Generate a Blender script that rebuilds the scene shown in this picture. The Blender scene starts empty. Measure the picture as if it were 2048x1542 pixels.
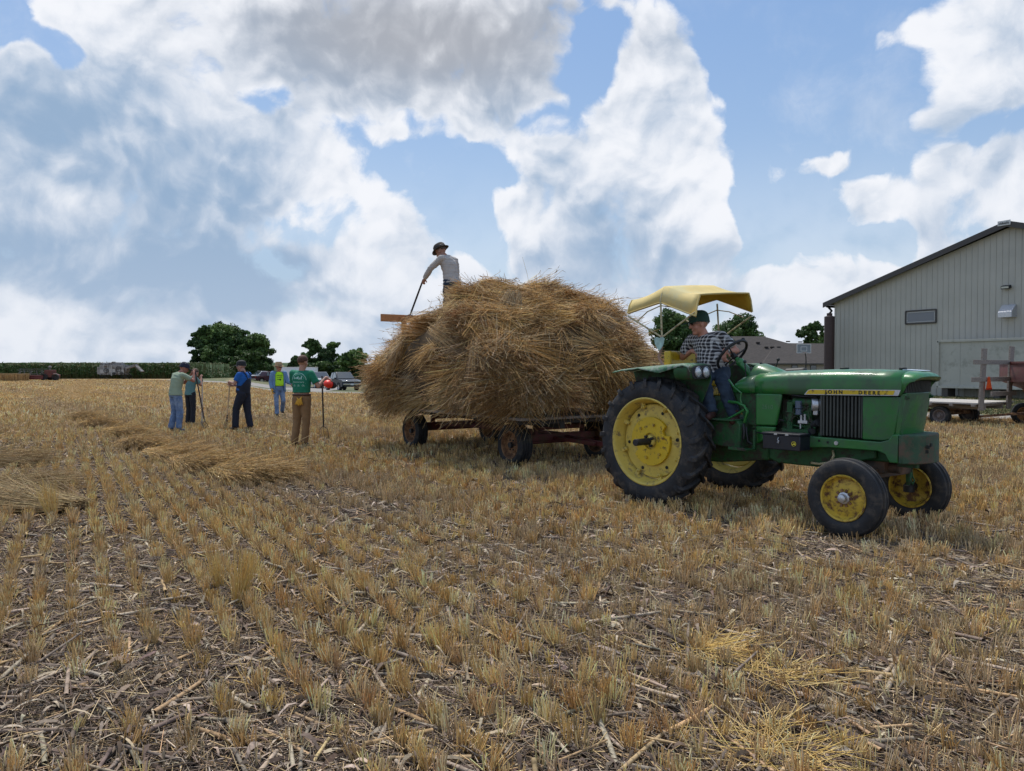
import bpy, bmesh, math, random
import numpy as np
from mathutils import Vector, Matrix, Euler, noise as mnoise
from mathutils.bvhtree import BVHTree
R = math.radians
PI = math.pi
sc = bpy.context.scene
col = sc.collection
rng = np.random.default_rng(11)
random.seed(7)

# ------------------------------------------------------------------ camera
FPX, EYE, VH = 1539.0, 1.58, 735.0            # focal length in photo pixels, eye height, horizon row
PITCH = math.atan((771 - VH) / FPX)
cam = bpy.data.cameras.new('camera'); camo = bpy.data.objects.new('camera', cam); col.objects.link(camo)
cam.sensor_width = 36.0; cam.lens = 36.0 * FPX / 2048.0
cam.clip_start = 0.1; cam.clip_end = 4000
camo.location = (0, 0, EYE); camo.rotation_euler = (PI / 2 - PITCH, 0, 0)
sc.camera = camo

def ray(u, v):
    x = (u - 1024) / FPX; y = (771 - v) / FPX
    return Vector((x, math.cos(PITCH) + y * math.sin(PITCH), -math.sin(PITCH) + y * math.cos(PITCH)))
def gp(u, v, z=0.0):                            # a pixel of the photograph to its place on the ground
    d = ray(u, v); t = (z - EYE) / d.z
    return Vector((d.x * t, d.y * t, z))
def at(u, v, Y):                                # a pixel and a distance to a place
    d = ray(u, v); t = Y / d.y
    return Vector((d.x * t, Y, EYE + d.z * t))

# ------------------------------------------------------------------ light
SUN_EL, SUN_AZ = R(62), R(-22)                  # azimuth from +Y towards +X
sdir = Vector((math.sin(SUN_AZ) * math.cos(SUN_EL), math.cos(SUN_AZ) * math.cos(SUN_EL), math.sin(SUN_EL)))
sl = bpy.data.lights.new('sun', 'SUN'); sl.energy = 3.7; sl.angle = R(7); sl.color = (1.0, 0.95, 0.87)
so = bpy.data.objects.new('sun', sl); col.objects.link(so)
so.rotation_euler = (-sdir).to_track_quat('-Z', 'Y').to_euler()

sc.view_settings.view_transform = 'Standard'; sc.view_settings.look = 'None'
sc.view_settings.exposure = 0.0; sc.view_settings.gamma = 1.0
sc.render.engine = 'CYCLES'
sc.cycles.use_denoising = True
sc.cycles.max_bounces = 6; sc.cycles.diffuse_bounces = 3; sc.cycles.glossy_bounces = 3
sc.cycles.transmission_bounces = 4; sc.cycles.transparent_max_bounces = 8

# ------------------------------------------------------------------ sky (world, by direction)
W = bpy.data.worlds.new('World'); sc.world = W; W.use_nodes = True
nt = W.node_tree; nt.nodes.clear()
def wn(t, **k):
    n = nt.nodes.new(t)
    for a, b in k.items(): setattr(n, a, b)
    return n
def wl(a, b): nt.links.new(a, b)
def wm(op, a, b=None, c=None, clamp=False):
    n = wn('ShaderNodeMath', operation=op, use_clamp=clamp)
    for i, s in enumerate((a, b, c)):
        if s is None: continue
        if isinstance(s, (int, float)): n.inputs[i].default_value = s
        else: wl(s, n.inputs[i])
    return n.outputs[0]
def wv(op, a, b=None):
    n = wn('ShaderNodeVectorMath', operation=op)
    for i, s in enumerate((a, b)):
        if s is None: continue
        if isinstance(s, (tuple, list)): n.inputs[i].default_value = s
        else: wl(s, n.inputs[i])
    return n.outputs['Value'] if op in ('LENGTH', 'DOT_PRODUCT') else n.outputs[0]
def wmap(x, a, b, c=0.0, d=1.0, smooth=True):
    n = wn('ShaderNodeMapRange'); n.interpolation_type = 'SMOOTHSTEP' if smooth else 'LINEAR'
    wl(x, n.inputs[0])
    for i, s in enumerate((a, b, c, d)): n.inputs[i + 1].default_value = s
    return n.outputs[0]
def wnoise(vec, scale, detail, rough=0.55, dist=0.0, color=False):
    n = wn('ShaderNodeTexNoise'); n.inputs['Scale'].default_value = scale; n.inputs['Detail'].default_value = detail
    n.inputs['Roughness'].default_value = rough; n.inputs['Distortion'].default_value = dist
    wl(vec, n.inputs['Vector'])
    return n.outputs['Color'] if color else n.outputs['Fac']
def wmix(f, a, b):
    n = wn('ShaderNodeMix', data_type='RGBA')
    if isinstance(f, (int, float)): n.inputs[0].default_value = f
    else: wl(f, n.inputs[0])
    for i, s in ((6, a), (7, b)):
        if isinstance(s, tuple): n.inputs[i].default_value = (*s, 1)
        else: wl(s, n.inputs[i])
    return n.outputs[2]
tc = wn('ShaderNodeTexCoord'); sep = wn('ShaderNodeSeparateXYZ'); wl(tc.outputs['Generated'], sep.inputs[0])
AZ = wm('ARCTAN2', sep.outputs[0], sep.outputs[1]); EL = wm('ARCSINE', sep.outputs[2])
cmb = wn('ShaderNodeCombineXYZ'); wl(AZ, cmb.inputs[0]); wl(EL, cmb.inputs[1])
P0 = cmb.outputs[0]
def warp(p, scale, amt, det=3):
    nz = wnoise(p, scale, det, color=True)
    s = wv('SUBTRACT', nz, (0.5, 0.5, 0.5)); s = wv('MULTIPLY', s, (amt, amt, 0))
    return wv('ADD', p, s)
PW = warp(warp(P0, 5.0, 0.085, 2), 24.0, 0.024, 6)
def azel(u, v):
    d = ray(u, v).normalized(); return math.atan2(d.x, d.y), math.asin(d.z)
def blobs(lst, p, o=1.25, i=0.35):
    tot = None
    for (u, v, ru, rv, w) in lst:
        a, e = azel(u, v)
        q = wv('MULTIPLY', wv('SUBTRACT', p, (a, e, 0)), (FPX / ru, FPX / rv, 0))
        g = wmap(wv('LENGTH', q), o, i, 0.0, w)
        tot = g if tot is None else wm('ADD', tot, g)
    return tot
dens = blobs([
    (1024, 730, 2400, 60, 1.0), (60, 250, 260, 200, 0.95), (330, 330, 280, 270, 0.95), (200, 540, 420, 140, 1.0), (480, 450, 190, 180, 0.85),
    (760, 60, 640, 140, 1.0), (1000, 130, 270, 160, .95), (560, 150, 330, 110, .8), (60, 20, 90, 50, .25),
    (1290, 190, 150, 150, .95), (1310, 350, 140, 170, 1.0), (1060, 250, 200, 130, .9), (1050, 480, 160, 150, 1.0), (1250, 500, 240, 150, 1.0), (1350, 440, 130, 150, .85),
    (760, 480, 140, 120, 1.0), (870, 520, 140, 90, .85), (640, 530, 150, 60, .75), (640, 340, 120, 70, .85), (520, 270, 90, 70, .7), (720, 170, 200, 80, .6),
    (800, 285, 110, 45, .62), (1230, 10, 60, 35, .6), (300, 660, 700, 70, .8), (1000, 640, 500, 90, .75), (1560, 660, 420, 80, .75),
    (1700, 580, 230, 80, 1.0), (1570, 600, 120, 50, .7), (1500, 350, 70, 60, .62), (1690, 185, 120, 30, .55), (1705, 305, 75, 26, .62), (1620, 328, 60, 24, .55), (1440, 62, 80, 24, .45), (1480, 210, 70, 26, .3),
    (1980, 60, 110, 110, 1.0), (1950, 180, 140, 80, .95), (1860, 70, 120, 36, .55), (2020, 400, 120, 130, 1.0), (1940, 490, 120, 80, .85), (1872, 300, 46, 60, .72), (1840, 400, 120, 80, .80), (1730, 390, 70, 50, .70), 
    (1400, 540, 120, 70, .5), (1130, 330, 110, 60, .6)], PW)
dens = wm('MINIMUM', dens, 1.15)
gaps = blobs([
    (20, 50, 70, 48, 1.2), (150, 112, 50, 46, 1.0), (530, 205, 50, 38, 1.0), (790, 235, 110, 26, .6), (870, 330, 110, 60, .75), (960, 345, 110, 60, 1.0), (640, 445, 90, 52, 1.0), (915, 430, 80, 90, 1.0), (985, 495, 55, 55, .8),
    (1165, 130, 66, 75, 1.2), (1115, 235, 80, 38, .8), (1200, 50, 80, 60, .9), (1560, 110, 170, 140, .8), (1560, 270, 90, 60, .5), (540, 470, 60, 60, .6), (1480, 440, 50, 110, .8), (1600, 420, 110, 50, .7), (1790, 330, 60, 50, .5), (1820, 200, 70, 90, .7), (1780, 470, 50, 40, .5), (1420, 620, 60, 40, .3), (1970, 270, 90, 30, .5)], PW)
n2 = wnoise(PW, 3.0, 5, 0.5)
def wvor(p, scale):
    n = wn('ShaderNodeTexVoronoi', voronoi_dimensions='2D', feature='SMOOTH_F1'); n.inputs['Scale'].default_value = scale; n.inputs['Smoothness'].default_value = 0.35
    wl(p, n.inputs['Vector']); return n.outputs['Distance']
def cloudH(p):
    a = wm('MULTIPLY', wm('SUBTRACT', wnoise(p, 9.0, 9, 0.56), 0.5), 2.5)
    b = wm('MULTIPLY', wm('SUBTRACT', 0.42, wvor(p, 15.0)), 0.75)
    c = wm('MULTIPLY', wm('SUBTRACT', 0.42, wvor(p, 38.0)), 0.38)
    d = wm('MULTIPLY', wm('SUBTRACT', wnoise(p, 34.0, 7, 0.62), 0.5), 0.75)
    return wm('ADD', wm('ADD', a, d), wm('ADD', b, c))
H0 = cloudH(PW)
D = wm('ADD', wm('SUBTRACT', dens, gaps), H0)
D = wm('ADD', D, wm('MULTIPLY', wm('SUBTRACT', n2, 0.5), 0.5))
# sky above and behind the camera: broken cloud
amb = wmap(sep.outputs[2], 0.45, 0.7, 0.0, 0.45); behind = wmap(sep.outputs[1], 0.35, -0.1, 0.0, 0.45)
D = wm('ADD', D, wm('MAXIMUM', amb, behind))
alpha = wmap(D, 0.32, 0.90)
edge = wmap(D, 1.25, 0.50)
veil = wm('MULTIPLY', wmap(wnoise(PW, 5.0, 8, .66), .48, .76), wmap(sep.outputs[2], .60, .1, 0.0, .50))
thin = wm('MULTIPLY', wmap(EL, 0.30, 0.0, 0.0, 0.60), wmap(n2, 0.25, 0.6, .5, 1.0))
alpha = wm('MAXIMUM', wm('MAXIMUM', alpha, thin), veil)
# relief inside the clouds: density here against density a little higher up
HB = cloudH(wv('ADD', PW, (-0.006, 0.017, 0)))
PB = wv('ADD', PW, (-0.03, 0.06, 0)); n2b = wnoise(PB, 4.5, 4, 0.5); n2a = wnoise(PW, 4.5, 4, 0.5)
relief = wm('ADD', wm('MULTIPLY', wm('SUBTRACT', H0, HB), 0.66), wm('MULTIPLY', wm('SUBTRACT', n2a, n2b), 2.3))
grey = blobs([
    (820, 80, 420, 130, .95), (1050, 110, 160, 130, .55), (560, 40, 200, 60, .25), (1120, 20, 90, 60, .4),
    (150, 535, 400, 80, 1.1), (430, 555, 210, 66, 1.1), (300, 410, 340, 130, .62), (120, 280, 260, 130, .40), (500, 400, 150, 140, .60),
    (1160, 400, 150, 60, .55), (1290, 490, 180, 75, .65), (1180, 520, 160, 60, .5), (1250, 610, 260, 60, .35), (820, 610, 300, 40, .4), (300, 650, 400, 40, .3),
    (1960, 560, 160, 40, .35), (1720, 640, 240, 40, .3), (1990, 230, 90, 50, .2)], PW, 1.5, 0.0)
shade = wm('SUBTRACT', wm('ADD', 0.26, wm('MULTIPLY', grey, 0.66)), relief)
shade = wm('SUBTRACT', shade, wm('MULTIPLY', edge, 0.20))
shade = wmap(shade, -0.15, 1.15)
warmg = blobs([(850, 60, 500, 150, 1.0)], P0, 1.5, 0.1)
gcol = wmix(wm('MULTIPLY', warmg, 1.0, clamp=True), (3.1, 4.4, 6.2), (4.1, 4.35, 4.9))
ccol = wmix(shade, (9.1, 9.3, 9.8), gcol)
hz = wmap(EL, 0.22, 0.0, 0.0, 0.35)
ccol = wmix(hz, ccol, (6.4, 7.1, 8.2))
sky = wn('ShaderNodeTexSky', sky_type='NISHITA', sun_disc=False, sun_elevation=SUN_EL, sun_rotation=SUN_AZ)
sky.air_density = 1.0; sky.dust_density = 1.2; sky.ozone_density = 1.5
skyc = wmix(0.55, sky.outputs[0], wmix(wmap(EL, 0.0, 0.5), (5.4, 7.2, 9.2), (2.7, 4.9, 8.9)))
fin = wmix(alpha, skyc, ccol)
bg = wn('ShaderNodeBackground'); bg.inputs[1].default_value = 0.10; wl(fin, bg.inputs[0])
wo = wn('ShaderNodeOutputWorld'); wl(bg.outputs[0], wo.inputs[0])
W.cycles.sampling_method = 'MANUAL'; W.cycles.sample_map_resolution = 512

# ------------------------------------------------------------------ helpers: tags, materials, meshes
def tag(o, label=None, cat=None, group=None, kind=None):
    if label: o['label'] = label
    if cat: o['category'] = cat
    if group: o['group'] = group
    if kind: o['kind'] = kind
    return o
def empty(name, loc=(0, 0, 0), rz=0.0, label=None, cat=None, group=None, parent=None):
    o = bpy.data.objects.new(name, None); col.objects.link(o); o.empty_display_size = .2
    o.location = loc; o.rotation_euler = (0, 0, rz)
    if parent: o.parent = parent
    return tag(o, label, cat, group)
def copy_tree(o, parent=None):
    c = o.copy(); col.objects.link(c); c.parent = parent
    for ch in [x for x in bpy.data.objects if x.parent == o and x != c]:
        copy_tree(ch, c)
    return c

def mat(name, c, rough=0.7, metal=0.0, var=0.0, vscale=6.0, c2=None, c2amt=0.0, c2scale=3.0, bump=0.0, bscale=40.0, coat=0.0, vcol=False, stretch=None, spec=0.5, trans=0.0):
    m = bpy.data.materials.new(name); m.use_nodes = True
    t = m.node_tree; b = t.nodes['Principled BSDF']
    b.inputs['Roughness'].default_value = rough; b.inputs['Metallic'].default_value = metal
    b.inputs['Specular IOR Level'].default_value = spec
    b.inputs['Coat Weight'].default_value = coat; b.inputs['Coat Roughness'].default_value = 0.12
    b.inputs['Base Color'].default_value = (*c, 1)
    tcn = t.nodes.new('ShaderNodeTexCoord'); src = tcn.outputs['Object']
    if stretch:
        mp = t.nodes.new('ShaderNodeMapping'); mp.inputs['Scale'].default_value = stretch
        t.links.new(src, mp.inputs[0]); src = mp.outputs[0]
    cur = None
    if vcol:
        a = t.nodes.new('ShaderNodeAttribute'); a.attribute_name = 'tint'; cur = a.outputs['Color']
    def noise(scale, det=5, rg=.6):
        n = t.nodes.new('ShaderNodeTexNoise'); n.inputs['Scale'].default_value = scale; n.inputs['Detail'].default_value = det
        n.inputs['Roughness'].default_value = rg
        t.links.new(src, n.inputs['Vector']); return n.outputs['Fac']
    def mr(x, a, b_, lo=0., hi=1.):
        n = t.nodes.new('ShaderNodeMapRange'); t.links.new(x, n.inputs[0])
        for i, s in enumerate((a, b_, lo, hi)): n.inputs[i + 1].default_value = s
        return n.outputs[0]
    def mixc(f, A, B, blend='MIX'):
        n = t.nodes.new('ShaderNodeMix'); n.data_type = 'RGBA'; n.blend_type = blend
        if isinstance(f, float): n.inputs[0].default_value = f
        else: t.links.new(f, n.inputs[0])
        for i, s in ((6, A), (7, B)):
            if isinstance(s, tuple): n.inputs[i].default_value = (*s, 1)
            else: t.links.new(s, n.inputs[i])
        return n.outputs[2]
    if cur is None: cur = c
    if var > 0:
        f = mr(noise(vscale), .3, .7)
        lo = tuple(max(0, x * (1 - var)) for x in (1, 1, 1)); hi = tuple(1 + var * .6 for x in (1, 1, 1))
        cur = mixc(1.0, cur, mixc(f, lo, hi), 'MULTIPLY')
    if c2 is not None:
        f = mr(noise(c2scale, 8, .7), .62 - c2amt * .35, .70 - c2amt * .25)
        cur = mixc(f, cur, c2)
        rr = mr(f, 0, 1, rough, min(1, rough + .35)); t.links.new(rr, b.inputs['Roughness'])
    if not isinstance(cur, tuple): t.links.new(cur, b.inputs['Base Color'])
    if bump > 0:
        bp = t.nodes.new('ShaderNodeBump'); bp.inputs['Strength'].default_value = min(1.0, bump); bp.inputs['Distance'].default_value = .01 * max(1, bump)
        t.links.new(noise(bscale, 6), bp.inputs['Height']); t.links.new(bp.outputs[0], b.inputs['Normal'])
    if trans > 0:
        tr = t.nodes.new('ShaderNodeBsdfTranslucent'); mx = t.nodes.new('ShaderNodeMixShader'); mx.inputs[0].default_value = trans
        if isinstance(cur, tuple): tr.inputs[0].default_value = (*cur, 1)
        else: t.links.new(cur, tr.inputs[0])
        t.links.new(b.outputs[0], mx.inputs[1]); t.links.new(tr.outputs[0], mx.inputs[2])
        t.links.new(mx.outputs[0], t.nodes['Material Output'].inputs[0])
    return m

def frame(d, up=(0, 0, 1)):
    d = Vector(d).normalized(); u = Vector(up)
    if abs(d.dot(u)) > .98: u = Vector((1, 0, 0))
    s = d.cross(u).normalized(); return s, s.cross(d).normalized(), d

class MB:
    """collects shapes; build() links them as ONE mesh object"""
    def __init__(s): s.v = []; s.f = []
    def add(s, v, f):
        o = len(s.v); s.v += [tuple(x) for x in v]; s.f += [tuple(i + o for i in q) for q in f]; return s
    def box(s, c, d, rot=None, taper=None):
        c = Vector(c); x, y, z = (k / 2 for k in d); t = taper or (1, 1)
        vs = [Vector((sx * x * (t[0] if sz > 0 else 1), sy * y * (t[1] if sz > 0 else 1), sz * z)) for sz in (-1, 1) for sy in (-1, 1) for sx in (-1, 1)]
        if rot is not None:
            m = rot if isinstance(rot, Matrix) else Euler(rot).to_matrix(); vs = [m @ q for q in vs]
        return s.add([c + q for q in vs], [(0, 2, 3, 1), (4, 5, 7, 6), (0, 1, 5, 4), (2, 6, 7, 3), (0, 4, 6, 2), (1, 3, 7, 5)])
    def beam(s, a, b, w, h, up=(0, 0, 1)):
        a = Vector(a); b = Vector(b); S, U, Dv = frame(b - a, up)
        vs = [p + S * (sx * w / 2) + U * (sy * h / 2) for p in (a, b) for sy in (-1, 1) for sx in (-1, 1)]
        return s.add(vs, [(0, 2, 3, 1), (4, 5, 7, 6), (0, 1, 5, 4), (2, 6, 7, 3), (0, 4, 6, 2), (1, 3, 7, 5)])
    def tube(s, pts, r, n=10, cap=True):
        pts = [Vector(p) for p in pts]; rs = r if isinstance(r, (list, tuple)) else [r] * len(pts)
        k = len(pts); vs = []; S = None
        for i, p in enumerate(pts):
            d = (pts[min(i + 1, k - 1)] - pts[max(i - 1, 0)])
            if d.length < 1e-9: d = Vector((0, 0, 1))
            d.normalize()
            if S is None: S, U, _ = frame(d)
            else:
                S = (S - d * S.dot(d)); S.normalize(); U = S.cross(d).normalized()
            for j in range(n):
                a = 2 * PI * j / n; vs.append(p + (S * math.cos(a) + U * math.sin(a)) * rs[i])
        fs = [(i * n + j, i * n + (j + 1) % n, (i + 1) * n + (j + 1) % n, (i + 1) * n + j) for i in range(k - 1) for j in range(n)]
        if cap: fs += [tuple(range(n))[::-1], tuple((k - 1) * n + j for j in range(n))]
        return s.add(vs, fs)
    def cyl(s, a, b, r, n=16, r2=None, cap=True): return s.tube([a, b], [r, r if r2 is None else r2], n, cap)
    def lathe(s, prof, c=(0, 0, 0), axis=(0, 1, 0), n=32, closed=False):
        """prof: (distance along axis, radius)"""
        c = Vector(c); S, U, A = frame(axis); k = len(prof); vs = []
        for (h, r) in prof:
            for j in range(n):
                a = 2 * PI * j / n; vs.append(c + A * h + (S * math.cos(a) + U * math.sin(a)) * max(r, 1e-5))
        m = k if closed else k - 1
        fs = [(i * n + j, i * n + (j + 1) % n, ((i + 1) % k) * n + (j + 1) % n, ((i + 1) % k) * n + j) for i in range(m) for j in range(n)]
        return s.add(vs, fs)
    def prism(s, poly, a, b):
        """poly: list of 3D points of one face (at offset vector a), swept to offset vector b"""
        n = len(poly); a = Vector(a); b = Vector(b)
        vs = [Vector(p) + a for p in poly] + [Vector(p) + b for p in poly]
        fs = [tuple(range(n))[::-1], tuple(n + i for i in range(n))] + [(i, (i + 1) % n, n + (i + 1) % n, n + i) for i in range(n)]
        return s.add(vs, fs)
    def loft(s, secs, closed=True, cap=True):
        n = len(secs[0]); vs = [Vector(p) for q in secs for p in q]; k = len(secs)
        m = n if closed else n - 1
        fs = [(i * n + j, i * n + (j + 1) % n, (i + 1) * n + (j + 1) % n, (i + 1) * n + j) for i in range(k - 1) for j in range(m)]
        if cap: fs += [tuple(range(n))[::-1], tuple((k - 1) * n + j for j in range(n))]
        return s.add(vs, fs)
    def ball(s, c, r, nu=12, nv=8, rot=None):
        c = Vector(c); r = Vector(r) if isinstance(r, (tuple, list, Vector)) else Vector((r, r, r))
        vs = []; m = rot if isinstance(rot, Matrix) else (Euler(rot).to_matrix() if rot is not None else None)
        def put(q):
            q = Vector((q[0] * r.x, q[1] * r.y, q[2] * r.z)); vs.append(c + (m @ q if m else q))
        put((0, 0, -1))
        for i in range(1, nv):
            t = PI * i / nv - PI / 2
            for j in range(nu):
                a = 2 * PI * j / nu; put((math.cos(t) * math.cos(a), math.cos(t) * math.sin(a), math.sin(t)))
        put((0, 0, 1)); L = len(vs) - 1
        fs = [(0, 1 + (j + 1) % nu, 1 + j) for j in range(nu)]
        fs += [(1 + i * nu + j, 1 + i * nu + (j + 1) % nu, 1 + (i + 1) * nu + (j + 1) % nu, 1 + (i + 1) * nu + j) for i in range(nv - 2) for j in range(nu)]
        fs += [(L, 1 + (nv - 2) * nu + j, 1 + (nv - 2) * nu + (j + 1) % nu) for j in range(nu)]
        return s.add(vs, fs)
    def caps(s, a, b, ra, rb, n=12):
        """tapered capsule"""
        a = Vector(a); b = Vector(b); d = (b - a); L = d.length; d.normalize()
        pts = []; rs = []
        for k in range(5):
            t = -PI / 2 + PI / 2 * k / 4; pts.append(a + d * ra * math.sin(t)); rs.append(max(ra * math.cos(t), ra * .05))
        for k in range(5):
            t = PI / 2 * k / 4; pts.append(b + d * rb * math.sin(t)); rs.append(max(rb * math.cos(t), rb * .05))
        return s.tube(pts, rs, n)
    def mesh(s, name):
        me = bpy.data.meshes.new(name); me.from_pydata(s.v, [], s.f); me.update(); return me
    def build(s, name, m, parent=None, smooth=True, bevel=0.0, seg=2, ang=38, fix=True, thick=0.0):
        me = s.mesh(name)
        if fix:
            bm = bmesh.new(); bm.from_mesh(me); bmesh.ops.recalc_face_normals(bm, faces=bm.faces); bm.to_mesh(me); bm.free()
        return finish(me, name, m, parent, smooth, bevel, seg, ang, thick)
def finish(me, name, m, parent=None, smooth=True, bevel=0.0, seg=2, ang=38, thick=0.0):
    if smooth:
        me.polygons.foreach_set('use_smooth', [True] * len(me.polygons)); me.set_sharp_from_angle(angle=R(ang))
    o = bpy.data.objects.new(name, me); col.objects.link(o)
    if m: me.materials.append(m)
    if parent: o.parent = parent
    if thick:
        q = o.modifiers.new('s', 'SOLIDIFY'); q.thickness = thick; q.offset = 0
    if bevel > 0:
        q = o.modifiers.new('b', 'BEVEL'); q.width = bevel; q.segments = seg; q.limit_method = 'ANGLE'; q.angle_limit = R(40); q.harden_normals = False
    return o
def bake(o):
    dg = bpy.context.evaluated_depsgraph_get(); me = bpy.data.meshes.new_from_object(o.evaluated_get(dg))
    o.modifiers.clear(); o.data = me; return o
def remesh(mb, name, m, parent, voxel, smooth=3, wrinkle=0.0, wscale=14.0, wz=0.5, cut=None, seed=0.0):
    """union of overlapping closed shapes as one continuous surface"""
    o = bpy.data.objects.new(name, mb.mesh(name)); col.objects.link(o)
    q = o.modifiers.new('r', 'REMESH'); q.mode = 'VOXEL'; q.voxel_size = voxel
    if smooth:
        q = o.modifiers.new('m', 'SMOOTH'); q.factor = .5; q.iterations = smooth
    bpy.context.view_layer.update(); bake(o); me = o.data
    if cut:
        bm = bmesh.new(); bm.from_mesh(me)
        for (co, no) in cut:
            bmesh.ops.bisect_plane(bm, geom=bm.verts[:] + bm.edges[:] + bm.faces[:], plane_co=co, plane_no=no, clear_outer=True)
        bm.to_mesh(me); bm.free()
    if wrinkle > 0:
        n = len(me.vertices); co = np.empty(n * 3); me.vertices.foreach_get('co', co); co = co.reshape(-1, 3)
        no = np.empty(n * 3); me.vertices.foreach_get('normal', no); no = no.reshape(-1, 3)
        for i in range(n):
            c = co[i]; k = mnoise.noise(Vector((c[0] * wscale + seed, c[1] * wscale, c[2] * wscale * wz + seed)))
            k2 = mnoise.noise(Vector((c[0] * wscale * .4 + 9 + seed, c[1] * wscale * .4, c[2] * wscale * 2.2)))
            k3 = mnoise.noise(Vector(((c[0] + c[1]) * wscale * .5 + 3 + seed, (c[2] + c[0]) * wscale * 1.3, c[1] * 5)))
            co[i] += no[i] * wrinkle * (k * .8 + (abs(k2) - .25) * 1.0 + (.3 - abs(k3)) * 1.2)
        me.vertices.foreach_set('co', co.ravel())
    me.polygons.foreach_set('use_smooth', [True] * len(me.polygons))
    me.materials.clear(); me.materials.append(m)
    if parent: o.parent = parent
    return o
def fromnp(name, V, F, m, parent=None, tint=None, smooth=False):
    """V (n,3) float, F (m,k) int; tint (n,3)"""
    me = bpy.data.meshes.new(name); k = F.shape[1]
    me.vertices.add(len(V)); me.vertices.foreach_set('co', V.astype(np.float32).ravel())
    me.loops.add(F.size); me.loops.foreach_set('vertex_index', F.astype(np.int32).ravel())
    me.polygons.add(len(F)); me.polygons.foreach_set('loop_start', np.arange(0, F.size, k, dtype=np.int32))
    if smooth: me.polygons.foreach_set('use_smooth', np.ones(len(F), dtype=bool))
    me.update(calc_edges=True)
    if tint is not None:
        a = me.color_attributes.new('tint', 'FLOAT_COLOR', 'POINT')
        c = np.ones((len(V), 4), dtype=np.float32); c[:, :3] = tint; a.data.foreach_set('color', c.ravel())
    if m: me.materials.append(m)
    o = bpy.data.objects.new(name, me); col.objects.link(o)
    if parent: o.parent = parent
    return o
def stalks(P, D, r, tint, bend=None, seg=1, sides=3, taper=.8):
    """many straws: P base (n,3), D direction*length, r radius (n,), bend (n,3) sideways offset at the tip"""
    n = len(P); D = np.asarray(D, float); L = np.linalg.norm(D, axis=1, keepdims=True) + 1e-9; d = D / L
    rv = rng.normal(size=(n, 3)); s = np.cross(d, rv); s /= np.linalg.norm(s, axis=1, keepdims=True) + 1e-9; u = np.cross(d, s)
    rings = []
    for i in range(seg + 1):
        t = i / seg; c = P + D * t
        if bend is not None: c = c + bend * t * t
        rr = (r * (1 - (1 - taper) * t))[:, None]
        if sides == 2: rings.append(np.stack([c - s * rr, c + s * rr], 1))
        else: rings.append(np.stack([c + (s * math.cos(2 * PI * j / sides) + u * math.sin(2 * PI * j / sides)) * rr for j in range(sides)], 1))
    V = np.stack(rings, 1).reshape(n, -1, 3); per = V.shape[1]
    F = []
    for i in range(seg):
        for j in range(sides if sides > 2 else 1):
            j2 = (j + 1) % sides
            F.append((i * sides + j, i * sides + j2, (i + 1) * sides + j2, (i + 1) * sides + j))
    F = np.array(F)[None] + (np.arange(n) * per)[:, None, None]
    T = np.repeat(tint[:, None, :], per, 1)
    return V.reshape(-1, 3), F.reshape(-1, 4), T.reshape(-1, 3)
def joinnp(parts):
    V = []; F = []; T = []; o = 0
    for v, f, t in parts:
        V.append(v); F.append(f + o); T.append(t); o += len(v)
    return np.concatenate(V), np.concatenate(F), np.concatenate(T)
def text_mesh(s, size, thick=0.002, sx=1.0, bold=0.0):
    c = bpy.data.curves.new('txt', 'FONT'); c.body = s; c.size = size; c.align_x = 'CENTER'; c.align_y = 'CENTER'; c.extrude = thick; c.resolution_u = 3; c.offset = bold
    o = bpy.data.objects.new('txt', c); col.objects.link(o); bpy.context.view_layer.update()
    me = bpy.data.meshes.new_from_object(o.evaluated_get(bpy.context.evaluated_depsgraph_get()))
    col.objects.unlink(o); bpy.data.objects.remove(o); bpy.data.curves.remove(c)
    vs = [v.co.copy() for v in me.vertices]; fs = [tuple(p.vertices) for p in me.polygons]; bpy.data.meshes.remove(me)
    return [Vector((v.x * sx, v.y, v.z)) for v in vs], fs
# ------------------------------------------------------------------ ground, field, gravel, grass
ROW_A = math.atan((140 - 1024) / FPX)                       # the drill rows run this way (azimuth)
rowd = np.array([math.sin(ROW_A), math.cos(ROW_A)]); rowp = np.array([math.cos(ROW_A), -math.sin(ROW_A)])
ROWS = 0.20
def sstep(t):
    t = np.clip(t, 0, 1); return t * t * (3 - 2 * t)
def dip(x, y):                                              # the land falls away gently behind the load
    k = np.asarray(x, float) / np.maximum(np.asarray(y, float), 1)
    return -.78 * np.clip((np.asarray(y, float) - 38) / 42, 0, 1) * sstep((k + .37) / .07) * sstep((.24 - k) / .1)
EDGE_X = [-60, -45, -14, 13.9, 60]; EDGE_Y = [104, 97, 58.2, 23.3, 12.0]
def hgt(x, y):
    x = np.asarray(x, float); y = np.asarray(y, float)
    s = x * rowp[0] + y * rowp[1]; t = x * rowd[0] + y * rowd[1]
    f = np.clip((14 - y) / 6, 0, 1)
    return (0.012 * np.sin(x * 1.9 + 1.3 * np.sin(y * .7)) + 0.010 * np.sin(y * 2.3 + x * 1.1 + 2) + 0.008 * np.sin(x * 5.1 - y * 3.3)) * f \
        + 0.006 * np.cos(s / ROWS * 2 * PI) * np.clip((16 - y) / 8, 0, 1) - 0.012 + dip(x, y)

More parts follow.
